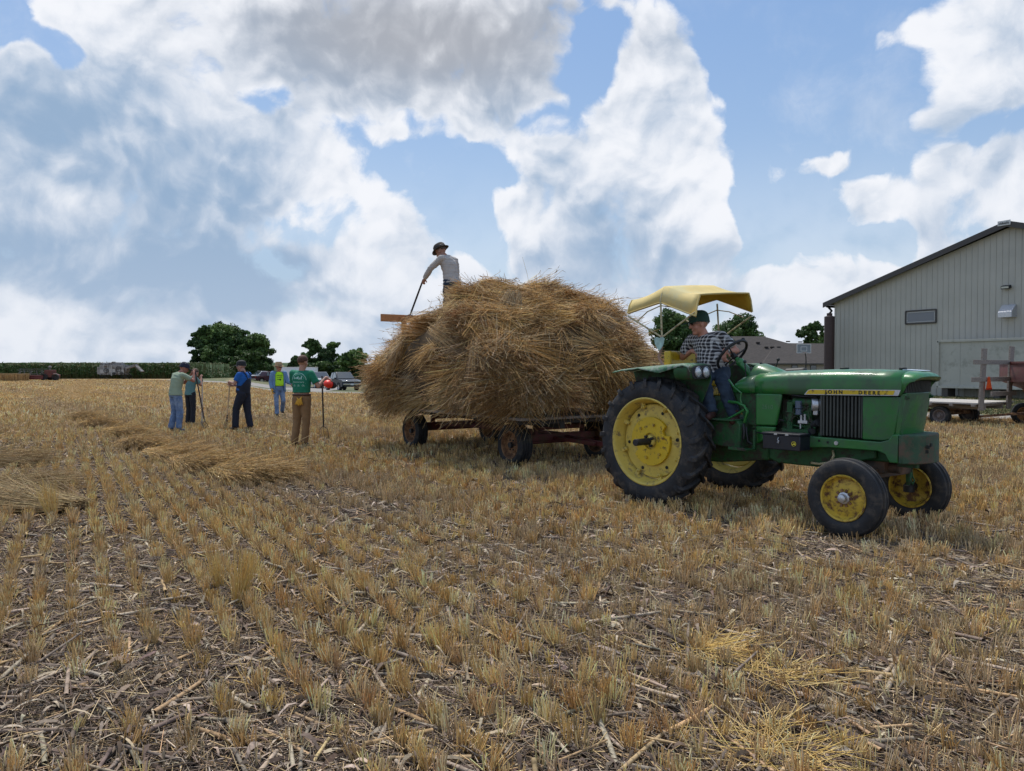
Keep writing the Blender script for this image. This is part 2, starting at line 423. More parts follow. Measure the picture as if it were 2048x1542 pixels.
def ground_mat():
    m = bpy.data.materials.new('field_soil'); m.use_nodes = True; t = m.node_tree; b = t.nodes['Principled BSDF']
    b.inputs['Roughness'].default_value = .95; b.inputs['Specular IOR Level'].default_value = .15
    N = t.nodes.new; L = t.links.new
    tcn = N('ShaderNodeTexCoord'); p = tcn.outputs['Object']
    def mp(loc=(0, 0, 0), rot=0, scl=(1, 1, 1)):
        a = N('ShaderNodeMapping'); a.inputs['Rotation'].default_value = (0, 0, rot); a.inputs['Scale'].default_value = scl; L(p, a.inputs[0]); return a.outputs[0]
    def nz(v, s, d=6, r=.6):
        a = N('ShaderNodeTexNoise'); a.inputs['Scale'].default_value = s; a.inputs['Detail'].default_value = d; a.inputs['Roughness'].default_value = r; L(v, a.inputs['Vector']); return a.outputs['Fac']
    def mr(x, a_, b_, lo=0., hi=1.):
        a = N('ShaderNodeMapRange'); L(x, a.inputs[0])
        for i, s in enumerate((a_, b_, lo, hi)): a.inputs[i + 1].default_value = s
        return a.outputs[0]
    def mx(f, A, B):
        a = N('ShaderNodeMix'); a.data_type = 'RGBA'
        if isinstance(f, float): a.inputs[0].default_value = f
        else: L(f, a.inputs[0])
        for i, s in ((6, A), (7, B)):
            if isinstance(s, tuple): a.inputs[i].default_value = (*s, 1)
            else: L(s, a.inputs[i])
        return a.outputs[2]
    rowv = mp(rot=ROW_A)                                    # x across the rows, y along them
    soil = mx(mr(nz(p, 9, 8, .7), .35, .65), (0.034, 0.025, 0.019), (0.095, 0.072, 0.054))
    chaff = mx(mr(nz(mp(scl=(1, 1, 1)), 70, 6, .8), .4, .6), (0.07, 0.052, 0.036), (0.30, 0.22, 0.13))
    near = mx(mr(nz(p, 3.0, 6, .7), .50, .70), soil, chaff)
    # far: stubble seen as a mass, in drill rows and passes
    strips = N('ShaderNodeMapping'); strips.inputs['Scale'].default_value = (1.0, 0.05, 1); L(rowv, strips.inputs[0])
    far = mx(mr(nz(strips.outputs[0], 2.4, 6, .75), .35, .65), (0.25, 0.175, 0.10), (0.45, 0.325, 0.175))
    far = mx(mr(nz(p, 1.4, 8, .8), .50, .72), far, (0.22, 0.165, 0.11))
    far = mx(mr(nz(strips.outputs[0], .35, 3, .5), .45, .7), far, (0.50, 0.35, 0.17))
    sp = N('ShaderNodeSeparateXYZ'); L(p, sp.inputs[0])
    f = mr(sp.outputs[1], 14, 40)
    L(mx(f, near, far), b.inputs['Base Color'])
    bp = N('ShaderNodeBump'); bp.inputs['Strength'].default_value = .9; bp.inputs['Distance'].default_value = .03
    L(nz(p, 26, 8, .75), bp.inputs['Height']); L(bp.outputs[0], b.inputs['Normal'])
    return m
M_soil = ground_mat()
# one sheet to the horizon, finer near the camera
ys = np.concatenate([np.linspace(-30, 1.5, 12)[:-1], np.arange(1.5, 16, .07), np.linspace(16, 120, 150)[1:], np.geomspace(120, 2500, 24)[1:]])
xs = np.concatenate([-np.geomspace(2500, 62, 14), -np.arange(60, 14, -1.0), np.arange(-13.9, 13.9, .09), np.arange(14, 60, 1.0), np.geomspace(62, 2500, 14)])
gx, gy = np.meshgrid(xs, ys); gz = hgt(gx, gy)
V = np.stack([gx, gy, gz], -1).reshape(-1, 3); nx = len(xs); ny = len(ys)
i, j = np.meshgrid(np.arange(nx - 1), np.arange(ny - 1)); a = (j * nx + i).ravel()
g = fromnp('ground', V, np.stack([a, a + 1, a + nx + 1, a + nx], 1), M_soil, smooth=True); tag(g, kind='structure')

# ---- stubble, standing in drill rows
def pal(n, cols, jit=.12):
    c = np.array(cols)[rng.integers(0, len(cols), n)]
    return np.clip(c * (1 + rng.normal(0, jit, (n, 1))) * (1 + rng.normal(0, .03, (n, 3))) * np.array([1.03, .975, .93]), 0.01, .95)
GOLD = [(.72, .51, .21), (.64, .44, .18), (.80, .60, .29), (.55, .36, .15), (.82, .66, .38), (.52, .38, .20)]
PALE = [(.50, .39, .25), (.40, .31, .20), (.60, .49, .33), (.34, .26, .17)]
def clearance(x, y):
    """True where nothing stands: under wheels and feet"""
    k = y < np.interp(x, EDGE_X, EDGE_Y)
    for (cx, cy, r) in CLEAR: k &= (x - cx) ** 2 + (y - cy) ** 2 > r * r
    return k
CLEAR = []
def field_points(y0, y1, dens, margin=1.12, tuft=None):
    """points on drill rows inside the view wedge"""
    x1 = (y1 + 1) * .67 * margin
    tmin, tmax = -y1 * 1.3, y1 * 1.5
    area = []
    cx = [(-x1, y0), (x1, y0), (-x1, y1), (x1, y1)]
    sv = [c[0] * rowp[0] + c[1] * rowp[1] for c in cx]; k0 = int(min(sv) / ROWS) - 1; k1 = int(max(sv) / ROWS) + 1
    tv = [c[0] * rowd[0] + c[1] * rowd[1] for c in cx]; t0, t1 = min(tv), max(tv)
    n = int((k1 - k0) * (t1 - t0) * dens)
    k = rng.integers(k0, k1, n); t = rng.uniform(t0, t1, n)
    s = k * ROWS + 0.012 * np.sin(t * 1.7 + k)
    x = s * rowp[0] + t * rowd[0]; y = s * rowp[1] + t * rowd[1]
    ok = (y > y0) & (y < y1) & (np.abs(x) < (y + .6) * .67 * margin)
    return x[ok], y[ok], k[ok], t[ok]
def vnoise(x, y, s, seed=0):
    """cheap smooth noise 0..1"""
    return .5 + .25 * (np.sin(x * s + seed) * np.cos(y * s * 1.3 + seed * 2) + np.sin(x * s * 2.3 + y * s * 1.7 + seed * 3)) + .12 * np.sin(x * s * 4.1 - y * s * 3.7 + seed)
def stubble(y0, y1, tdens, per, h, r, spread):
    x, y, k, t = field_points(y0, y1, tdens)
    q = vnoise(x, y, .8, 3) + rng.normal(0, .10, len(x)) + .10 * np.sin(k * 2.4); keep = (q > .13) & clearance(x, y)
    x, y, k, t = x[keep], y[keep], k[keep], t[keep]
    n = len(x); cnt = rng.integers(max(1, per // 2), per + per // 2 + 1, n)
    X = np.repeat(x, cnt); Y = np.repeat(y, cnt); N = len(X)
    lean = np.repeat(rng.normal(0, .16, (n, 2)), cnt, 0)
    th = np.repeat(rng.uniform(.72, 1.15, n), cnt)
    colr = np.repeat(pal(n, GOLD, .14), cnt, 0)
    fl = np.repeat(vnoise(x, y, .55, 9) + rng.normal(0, .2, n), cnt); pale = fl > .66
    colr[pale] = colr[pale] * .35 + pal(int(pale.sum()), PALE) * .65
    colr *= (1 + rng.normal(0, .24, (N, 1)))
    off = rng.normal(0, 1, (N, 2)) * spread
    P = np.stack([X + off[:, 0], Y + off[:, 1], hgt(X, Y) - .005], 1)
    d = np.concatenate([off * 2.6 + lean + rng.normal(0, .15, (N, 2)), np.ones((N, 1))], 1)
    flat = rng.random(N) < .10; d[flat, :2] += rng.normal(0, 1.1, (int(flat.sum()), 2))
    d /= np.linalg.norm(d, axis=1, keepdims=True)
    hh = h * np.repeat(.75 + .55 * vnoise(x, y, .9, 5), cnt) * th * rng.uniform(.75, 1.12, N)
    return stalks(P, d * hh[:, None], np.full(N, r) * rng.uniform(.8, 1.25, N), np.clip(colr, .02, .9), taper=.85)
def litter(y0, y1, n, lmin, lmax, r, cols, up=.06, jit=.25):
    y = y0 + (y1 - y0) * np.sqrt(rng.random(n) * (1 - (y0 / y1) ** 2) + (y0 / y1) ** 2) * 0 + 0
    yy = np.sqrt(rng.random(n) * (y1 ** 2 - y0 ** 2) + y0 ** 2); xx = rng.uniform(-1, 1, n) * (yy + .6) * .75
    k = clearance(xx, yy) | (rng.random(n) < .4); xx, yy = xx[k], yy[k]; n = len(xx)
    a = rng.uniform(0, 2 * PI, n); al = rng.random(n) < .35; a[al] = PI / 2 - ROW_A + rng.normal(0, .35, int(al.sum()))
    L = rng.uniform(lmin, lmax, n)
    d = np.stack([np.cos(a), np.sin(a), rng.normal(0, up, n)], 1) * L[:, None]
    P = np.stack([xx, yy, hgt(xx, yy) + np.abs(rng.normal(0.006, .010, n)) + np.abs(d[:, 2]) * .3], 1) - d * .5 * np.array([1, 1, 0])
    b = rng.normal(0, .12, (n, 3)) * L[:, None]; b[:, 2] = np.abs(b[:, 2]) * .2
    return stalks(P, d, np.full(n, r) * rng.uniform(.7, 1.4, n), pal(n, cols, jit), bend=b, seg=1, taper=.7)
M_straw = mat('straw', (.5, .36, .18), rough=.75, vcol=True, spec=.25)
M_dry = mat('corn_residue', (.3, .27, .23), rough=.9, vcol=True, spec=.15, var=.35, vscale=60)
# ------------------------------------------------------------------ hay wagon with its load of loose sheaves
WA = R(55); WC = Vector((-.19, 14.2, 0))
Wf = Vector((math.cos(WA), -math.sin(WA), 0)); Wl = Vector((math.sin(WA), math.cos(WA), 0))
def wpt(x, y, z): return WC + Wf * x + Wl * y + Vector((0, 0, z))
M_rubber = mat('rubber', (.028, .029, .031), rough=.72, var=.35, vscale=9, c2=(.085, .075, .062), c2amt=.25, c2scale=7, bump=.3, bscale=60, spec=.35)
M_rust = mat('rusty_rim', (.30, .16, .075), rough=.8, var=.3, vscale=12, c2=(.10, .05, .03), c2amt=.5, c2scale=9, bump=.3)
M_redp = mat('old_red_paint', (.12, .022, .022), rough=.6, var=.3, c2=(.10, .055, .035), c2amt=.45, c2scale=7)
M_wood = mat('weathered_wood', (.33, .29, .25), rough=.85, var=.3, vscale=3, stretch=(1, 12, 12), c2=(.16, .13, .11), c2amt=.4, bump=.3)
M_newwood = mat('new_board', (.46, .21, .085), rough=.7, var=.25, vscale=3, stretch=(1, 10, 14))
M_black = mat('black_iron', (.018, .018, .019), rough=.6, var=.3)
def road_wheel(parent, loc, R_=.35, w=.22, rim=M_rust, tyre=M_rubber, ax=(0, -1, 0), rr=.21, name='wheel', grooves=3):
    """a wheel whose outer face looks along ax"""
    ax = Vector(ax); wh = empty(name, loc, parent=parent)
    h = w / 2; prof = [(-h * .80, rr), (-h, rr + .045), (-h * 1.03, (rr + R_) / 2), (-h * .92, R_ - .035), (-h * .80, R_ - .008)]
    gs = [q for g in range(grooves) for q in ((-.55 + 1.1 * g / max(1, grooves - 1) - .10, 0), (-.55 + 1.1 * g / max(1, grooves - 1) - .06, -.012), (-.55 + 1.1 * g / max(1, grooves - 1) + .06, -.012), (-.55 + 1.1 * g / max(1, grooves - 1) + .10, 0))]
    prof += [(h * a, R_ + b) for a, b in gs]
    prof += [(h * .80, R_ - .008), (h * .92, R_ - .035), (h * 1.03, (rr + R_) / 2), (h, rr + .045), (h * .80, rr)]
    MB().lathe(prof, (0, 0, 0), ax, 48).build('tyre', tyre, wh, ang=30)
    rm = MB().lathe([(h * .86, rr + .012), (h * .92, rr + .004), (h * .86, rr - .012), (h * .5, rr - .03), (h * .25, rr - .045), (h * .20, rr * .62), (h * .42, rr * .50), (h * .45, .055), (h * .45, .0)], (0, 0, 0), ax, 40)
    rm.lathe([(-h * .86, rr + .012), (-h * .90, rr - .010), (-h * .3, rr - .03), (h * .1, rr - .045), (h * .14, 0)], (0, 0, 0), ax, 40)
    rm.build('rim', rim, wh)
    S, U, A = frame(ax); hb = MB().cyl(A * h * .3, A * (h * .45 + .05), .045, 16)
    for k in range(6):
        t = k * PI / 3; q = (S * math.cos(t) + U * math.sin(t)) * .085; hb.cyl(q + A * h * .35, q + A * (h * .45 + .018), .012, 8)
    hb.build('hub', M_black if rim is M_rust else rim, wh)
    return wh
hw = empty('hay_wagon', WC, -WA, 'flat wooden hay wagon under the big straw load, hitched behind the green tractor', 'wagon')
d = MB()
for k in range(13): d.box((0, -1.22 + k * .203, .80), (4.9, .198, .04))
d.build('deck', M_wood, hw, bevel=.004)
fr = MB()
for x in (-2.3, -1.2, 0, 1.2, 2.3): fr.box((x, 0, .745), (.09, 2.5, .07))
for y in (-.45, .45): fr.box((0, y, .67), (4.7, .09, .08))
fr.build('deck_frame', M_black, hw)
gear = MB().beam((-1.75, 0, .46), (1.75, 0, .46), .09, .09)
for x in (-1.7, 1.7):
    gear.box((x, 0, .44), (.11, 1.5, .11)); gear.box((x, 0, .60), (.12, 1.0, .08)); gear.cyl((x, -.86, .36), (x, .86, .36), .03, 10)
    for y in (-.5, .5): gear.box((x, y, .53), (.08, .06, .16))
for y in (-1, 1): gear.beam((-1.65, y * .45, .45), (-.5, 0, .46), .05, .05)
gear.build('running_gear', M_redp, hw, bevel=.005)
MB().beam((1.7, .12, .42), (3.0, .05, .37), .08, .07).beam((1.7, -.14, .42), (2.6, 0, .38), .06, .06).cyl((3.0, .05, .37), (3.28, .04, .40), .035, 8).build('tongue', M_redp, hw, bevel=.006)
for x in (-1.7, 1.7):
    for y in (-.90, .90): road_wheel(hw, (x, y, .345), .345, .26, ax=(0, 1 if y > 0 else -1, 0), rr=.215, grooves=4)
rk = empty('rear_rack', (-2.45, 0, 0), parent=hw)
for y in (-.75, .75): MB().box((0, y, 1.72), (.07, .09, 1.8)).build('rack_post', M_newwood, rk)
mbd = MB().box((-.05, -.12, 2.585), (.035, 2.25, .15)); mbd.build('rack_board', M_newwood, rk, bevel=.004)
MB().box((-.05, 0, 2.0), (.035, 2.1, .14)).build('rack_board', M_newwood, rk, bevel=.004)

# the load itself
LH, LW = 2.52, 1.55
def load_pt(phi, t, infl=0.0):
    c, s = math.cos(phi), math.sin(phi); e = .50
    cx = math.copysign(abs(c) ** e, c); sy = math.copysign(abs(s) ** e, s)
    a = t * PI / 2
    r = math.cos(a) ** .42; zt = math.sin(a) ** .86
    bul = .97 + .10 * math.sin(min(1, t * 2.2) * PI)
    x = cx * LH * r * bul; y = sy * LW * r * bul
    top = 1.80 + .26 * math.exp(-((x - .30) / .7) ** 2) - .92 * max(0, (-x - .25) / 2.0) ** .95 - .12 * max(0, (x - 1.0))
    z = 1.0 + top * zt * .965
    n = mnoise.noise(Vector((x * .9, y * .9, z * 1.2))) * .20 + mnoise.noise(Vector((x * 2.4 + 5, y * 2.4, z * 2.4))) * .13
    k = 1 + (n + infl) / max(.5, math.hypot(x, y)) if r > .35 else 1
    return Vector((x * k, y * k, z + (n + infl) * (.55 if t > .5 else .1)))
NP, NT = 96, 36
vs = [load_pt(2 * PI * i / NP, j / NT, -.10) for j in range(NT + 1) for i in range(NP)]
core = MB(); core.v = [tuple(v) for v in vs]; core.f = [(j * NP + i, j * NP + (i + 1) % NP, (j + 1) * NP + (i + 1) % NP, (j + 1) * NP + i) for j in range(NT) for i in range(NP)]
core.f.append(tuple(range(NP))[::-1])
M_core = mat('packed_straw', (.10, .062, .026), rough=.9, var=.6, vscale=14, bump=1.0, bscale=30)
LOADC = [(.54, .345, .13), (.47, .29, .105), (.60, .40, .165), (.38, .225, .085), (.52, .37, .185), (.30, .17, .07), (.48, .38, .24)]
def load_straw():
    parts = []
    NB = 760
    for b in range(NB):
        phi = rng.uniform(0, 2 * PI); t = rng.uniform(0.0, 1.0) ** 0.9 * .97
        if b < 90: t = rng.uniform(0, .12)
        p = load_pt(phi, t); q = load_pt(phi + .03, t); w = load_pt(phi, min(1, t + .03))
        tx = (q - p).normalized(); tz = (w - p).normalized() if (w - p).length > 1e-6 else Vector((0, 0, 1))
        nrm = tx.cross(tz).normalized()
        if nrm.dot(p - Vector((0, 0, 1.6))) < 0: nrm = -nrm
        # forkfuls: layered mostly flat, butts or heads outward
        side = Vector((p.x, p.y, 0)).normalized()
        kind = rng.random()
        if t < .14: d = (side * .5 + tx * rng.normal(0, .7) + Vector((0, 0, rng.uniform(-.42, .05)))).normalized()
        elif kind < .45: d = (tx * rng.choice([-1, 1]) + tz * rng.normal(-.15, .3) + nrm * rng.uniform(-.05, .22)).normalized()
        elif kind < .75: d = (side * .8 + tx * rng.normal(0, .5) + tz * rng.normal(-.2, .4) + nrm * .2).normalized()
        else: d = (tz * rng.choice([-1, 1], p=[.7, .3]) + tx * rng.normal(0, .6) + nrm * rng.uniform(-.05, .25)).normalized()
        n = int(rng.integers(120, 240)); L = rng.uniform(.45, .95) if t < .75 else rng.uniform(.4, .7)
        depth = rng.uniform(-.12, .10)
        base = np.array(p - d * L * .5 + nrm * depth)
        sv, uv, _ = frame(d, tuple(nrm)); sv = np.array(sv); uv = np.array(uv); dn = np.array(d)
        r1 = rng.normal(0, .085, n); r2 = rng.normal(0, .040, n); sp_ = rng.uniform(.3, 2.6)
        P = base + sv * r1[:, None] + uv * r2[:, None] + dn * rng.uniform(-.15, .15, n)[:, None]
        D = dn + sv * (r1 * sp_ + rng.normal(0, .13, n))[:, None] + uv * (r2 * 1.5 + rng.normal(0, .11, n))[:, None]
        D /= np.linalg.norm(D, axis=1, keepdims=True)
        wild = rng.random(n) < .035; D[wild] += rng.normal(0, .5, (int(wild.sum()), 3))
        ll = L * rng.uniform(.45, 1.05, n); ll[wild] *= .6
        bend = rng.normal(0, .035, (n, 3)); bend[:, 2] -= rng.uniform(.0, .14)
        c = pal(1, LOADC, .16)[0]; cols = np.clip(c * (1 + rng.normal(0, .33, (n, 1))), .02, .9)
        k = rng.random(n) < .16; cols[k] = pal(int(k.sum()), [(.62, .52, .34), (.66, .50, .24), (.55, .44, .28)], .1)
        parts.append(stalks(P, D * ll[:, None], rng.uniform(.0022, .0042, n), cols, bend=bend, seg=2, sides=3, taper=.7))
        if rng.random() < .4:                                   # ears and broken ends at the outer end
            m = 130; kx = rng.integers(0, n, m); e_ = P[kx] + D[kx] * ll[kx][:, None] + bend[kx]
            hd = D[kx] + rng.normal(0, .6, (m, 3)); hd /= np.linalg.norm(hd, axis=1, keepdims=True)
            parts.append(stalks(e_, hd * rng.uniform(.05, .12, m)[:, None], rng.uniform(.003, .006, m), pal(m, [(.30, .20, .10), (.24, .16, .08), (.40, .28, .15)], .15), seg=1, taper=.4))
    # strays against the sky and hanging under the skirt
    n = 520; P = []; D = []
    for k in range(n):
        phi = rng.uniform(0, 2 * PI); t = rng.uniform(0, 1) if k % 3 else rng.uniform(0, .06); p = load_pt(phi, t)
        o_ = (p - Vector((0, 0, 1.4))).normalized(); v = o_ + Vector(rng.normal(0, .55, 3)); v.normalize()
        if t < .08: v = (v + Vector((0, 0, -.5))).normalized()
        P.append(p - v * .1); D.append(v * rng.uniform(.10, .28))
    P = np.array(P); D = np.array(D); b = rng.normal(0, .05, (n, 3)); b[:, 2] -= .05
    parts.append(stalks(P, D, rng.uniform(.0014, .0026, n), pal(n, LOADC + [(.5, .4, .24)], .15), bend=b, seg=2, taper=.5))
    return joinnp(parts)
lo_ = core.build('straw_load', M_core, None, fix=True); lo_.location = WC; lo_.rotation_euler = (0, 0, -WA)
tag(lo_, 'huge heap of golden brown wheat sheaves piled on the hay wagon', 'straw load')
V, F, T = load_straw(); fromnp('loose_straw', V, F, M_straw, lo_, tint=T)
core_bvh = None

# ---- sheaves lying on the ground
SHEAFC = [(.60, .43, .18), (.53, .37, .15), (.68, .51, .25), (.42, .30, .14), (.36, .28, .16)]
def sheaf(loc, az, L, rad, label, cols=SHEAFC, n=1500, flare=1.0, group='wheat sheaves lying on the stubble', tail=True):
    """butts at loc, heads towards az"""
    dn = np.array([math.cos(az), math.sin(az), .03]); s = np.array([-math.sin(az), math.cos(az), 0])
    a = rng.uniform(0, 2 * PI, n); q = np.sqrt(rng.random(n)) * rad
    oy = np.cos(a) * q * 1.5; oz = np.abs(np.sin(a)) * q * .52 + .01
    P = np.array([0, 0, .05]) + s * oy[:, None] + np.array([0, 0, 1.0]) * oz[:, None] + dn * rng.uniform(-.30, .22, n)[:, None]
    D = dn + s * (oy * .5 * flare + rng.normal(0, .10, n))[:, None] + np.array([0, 0, 1]) * ((oz - rad * .45) * .3 + rng.normal(0, .045, n))[:, None]
    D /= np.linalg.norm(D, axis=1, keepdims=True); ll = L * rng.uniform(.72, 1.05, n)
    bend = rng.normal(0, .07, (n, 3)); bend[:, 2] -= .05
    wl_ = rng.random(n) < .08; D[wl_] += rng.normal(0, .18, (int(wl_.sum()), 3)); cols = pal(n, cols, .16)
    v, f, t = stalks(P, D * ll[:, None], rng.uniform(.0020, .0036, n), cols, bend=bend, seg=3, taper=.8)
    o = fromnp('wheat_sheaf', v, f, M_straw, tint=t); o.location = (loc[0], loc[1], 0); tag(o, label, 'sheaf', group)
    tip = P + D * ll[:, None] + bend                          # bearded ears, a part of their own
    m = n * 3; k = rng.integers(0, n, m); hd = D[k] + rng.normal(0, .38, (m, 3)); hd[:, 2] -= .10; hd /= np.linalg.norm(hd, axis=1, keepdims=True)
    PP = tip[k] - D[k] * rng.uniform(0, .16, m)[:, None]; PP[:, 2] = np.maximum(PP[:, 2], .02)
    v, f, t = stalks(PP, hd * rng.uniform(.05, .13, m)[:, None], rng.uniform(.0009, .0018, m), pal(m, [(.40, .29, .15), (.33, .23, .12), (.47, .35, .19)], .15), seg=1, taper=.3)
    fromnp('ears', v, f, M_straw, o, tint=t)
    mb = MB()
    for k2 in range(2): mb.tube([Vector(dn * L * .42 + s * math.cos(b_) * rad * 1.25 + np.array([0, 0, .06 + abs(math.sin(b_)) * rad * 1.15 + .01])) + Vector(dn) * .012 * k2 for b_ in np.linspace(0, PI, 14)], .003, 5)
    mb.build('twine', mat('twine', (.34, .26, .13), rough=.9), o, smooth=True)
    return o
def sh(u1, v1, u2, v2, rad, label, **k):
    a = gp(u1, v1); b = gp(u2, v2); d = b - a
    return sheaf(a, math.atan2(d.y, d.x), d.length, rad, label, **k)
def lay(u1, v1, u2, v2, k, rad, label, **kw):
    a = gp(u1, v1); b = gp(u2, v2); d = b - a; az = math.atan2(d.y, d.x) + k
    return sheaf(a, az, kw.pop('L', 1.35), rad, label, **kw)
lay(465, 950, 590, 978, 0, .21, 'nearest golden wheat sheaf on the stubble, its dark bearded ears pointing right', n=3000, L=1.25)
lay(375, 930, 480, 955, 0, .19, 'golden wheat sheaf lying against the back of the nearest one', n=2400, L=1.35)
lay(322, 912, 400, 928, .1, .18, 'third golden sheaf up the row, its ears under the next butts', n=2000)
lay(268, 890, 335, 906, -.1, .18, 'fourth golden sheaf up the row, below the man in faded jeans', n=2000)
lay(228, 868, 270, 880, .15, .19, 'fifth sheaf up the row, straw butts towards the far left', n=1500)
lay(190, 850, 235, 862, -.1, .20, 'sixth sheaf up the row, left of the man in sage green', n=1500)
lay(150, 836, 190, 846, .1, .20, 'farthest small sheaf at the upper end of the row', n=1300)
DARKC = [(.36, .27, .14), (.30, .23, .13), (.43, .33, .17)]
lay(115, 1022, 15, 1012, .1, .19, 'tangled brown sheaf at the left edge with its ears up', cols=DARKC, n=2000, flare=1.6, L=.9)
lay(-30, 985, 110, 985, .2, .18, 'dull brown sheaf behind the tangled one at the left edge', cols=DARKC, n=1600, flare=1.5, L=.9)
lay(-60, 930, 60, 930, 0, .17, 'flat brown sheaf farthest up the left edge', cols=DARKC, n=1400, L=1.1)
# tufts of long straw the cutter missed
def tuft(u, v, n, h, label, lean=.25, flat=False):
    c = gp(u, v); a = rng.uniform(0, 2 * PI, n); q = rng.random(n) * (.05 if not flat else .22)
    P = np.stack([np.cos(a) * q, np.sin(a) * q, np.zeros(n) + (.02 if not flat else .03)], 1)
    if flat: b = rng.normal(.3, 1.2, n); D = np.stack([np.cos(b), np.sin(b), rng.normal(.05, .15, n)], 1)
    else: D = np.stack([np.cos(a) * q * 4 + lean * .6 + rng.normal(0, .1, n), np.sin(a) * q * 3 + rng.normal(0, .1, n), np.ones(n)], 1)
    D /= np.linalg.norm(D, axis=1, keepdims=True)
    v_, f, t = stalks(P, D * (h * rng.uniform(.6, 1.1, n))[:, None], rng.uniform(.0016, .0024, n), pal(n, [(.66, .48, .16), (.60, .43, .17), (.70, .55, .25)], .1), bend=rng.normal(0, .02, (n, 3)), seg=2, taper=.7)
    o = fromnp('straw_tuft', v_, f, M_straw, tint=t); o.location = (c.x, c.y, float(hgt(c.x, c.y))); tag(o, label, 'straw tuft')
tuft(478, 1205, 120, .34, 'tall yellow tuft of uncut straw in the left foreground', .3)
tuft(440, 1175, 70, .26, 'shorter yellow tuft just behind the tall one', -.2)
tuft(105, 1040, 110, .36, 'tall yellow tuft at the foot of the left edge sheaves', -.3)
tuft(1420, 1300, 260, .26, 'bright yellow mat of fresh straw flat on the ground below the tractor', flat=True)
tuft(1560, 1350, 120, .30, 'thin scatter of fresh yellow straw right of the bright mat', flat=True)
tuft(1540, 1500, 170, .28, 'fresh yellow straw lying by the bottom edge on the right', flat=True)
# ------------------------------------------------------------------ the green tractor (x forward, y to its left, z up; origin under the rear axle)
TA = R(50); TO = Vector((2.153, 9.334, 0))
GREEN = (.020, .160, .030)
M_green = mat('green_paint', GREEN, rough=.34, var=.22, vscale=3, c2=(.045, .105, .05), c2amt=.38, c2scale=2.5, bump=.12, bscale=5, coat=.30, spec=.5)
M_greend = mat('green_castings', (.016, .105, .028), rough=.6, var=.45, vscale=8, c2=(.045, .042, .03), c2amt=.45, c2scale=8, bump=.3)
M_greenw = mat('worn_green', (.015, .12, .045), rough=.55, var=.25, vscale=5, c2=(.22, .27, .22), c2amt=.52, c2scale=16)
M_bracket = mat('faded_green_iron', (.035, .085, .045), rough=.7, var=.35, vscale=6, c2=(.12, .085, .06), c2amt=.4, c2scale=5, bump=.25)
M_yellow = mat('bright_yellow_paint', (.66, .45, .015), rough=.45, var=.12, vscale=5, c2=(.10, .06, .03), c2amt=.22, c2scale=11, coat=.2)
M_cream = mat('faded_yellow_rim', (.64, .49, .10), rough=.55, var=.14, vscale=5, c2=(.25, .19, .09), c2amt=.25, c2scale=9)
M_frimm = mat('rusty_yellow_rim', (.58, .40, .045), rough=.5, var=.2, vscale=9, c2=(.13, .06, .03), c2amt=.42, c2scale=13)
M_tread = mat('tractor_tyre', (.026, .027, .030), rough=.68, var=.35, vscale=7, c2=(.075, .066, .058), c2amt=.35, c2scale=9, bump=.25, bscale=70, spec=.35)
M_box = mat('black_plastic', (.012, .014, .022), rough=.42, var=.3)
M_grille = mat('grille_grey', (.055, .060, .052), rough=.6, var=.25)
M_dark = mat('engine_dark', (.012, .016, .013), rough=.8)
M_alu = mat('bare_aluminium', (.55, .56, .58), rough=.42, metal=.7, var=.2, vscale=20)
M_glass = mat('lamp_glass', (.62, .64, .66), rough=.08, metal=.25, coat=1.0)
M_oil = mat('rubber_hose', (.012, .012, .013), rough=.5)
M_canvas = mat('yellow_canvas', (.76, .60, .24), rough=.7, var=.10, vscale=3, c2=(.70, .62, .34), c2amt=.35, c2scale=2, trans=.22)
M_tube = mat('cream_tube', (.50, .44, .26), rough=.5, c2=(.20, .12, .06), c2amt=.3, c2scale=14)
tr = empty('tractor', TO, -TA, 'old green farm tractor with yellow wheels and a yellow sun canopy, pulling the straw wagon', 'tractor')

def lug_tyre(parent, side):
    """side +1: outer face looks to +y"""
    prof = [(-.155, .505), (-.175, .54), (-.182, .60), (-.172, .665), (-.150, .700), (-.08, .712), (0, .716), (.08, .712), (.150, .700), (.172, .665), (.182, .60), (.175, .54), (.155, .505)]
    m = MB().lathe(prof, (0, 0, 0), (0, 1, 0), 72)
    def sp(ang, w, rr): return Vector((rr * math.cos(ang), w, rr * math.sin(ang)))
    NL = 21
    for k in range(NL):
        for sd in (-1, 1):
            a0 = 2 * PI * (k + (.5 if sd > 0 else 0)) / NL; secs = []
            for (w, da, top, bot, hw) in ((-.018, -.02, .752, .70, .026), (.05, .055, .752, .70, .027), (.11, .115, .748, .69, .029), (.158, .160, .735, .675, .032), (.180, .178, .700, .655, .033), (.184, .186, .655, .63, .028)):
                ang = a0 - da * 1.25; h1 = hw / .72
                secs.append([sp(ang - h1, sd * w, bot), sp(ang - h1 * .72, sd * (w + (.004 if w > .15 else 0)), top), sp(ang + h1 * .72, sd * (w + (.004 if w > .15 else 0)), top), sp(ang + h1, sd * w, bot)])
            m.loft(secs)
    return m.build('tyre', M_tread, parent, ang=28)
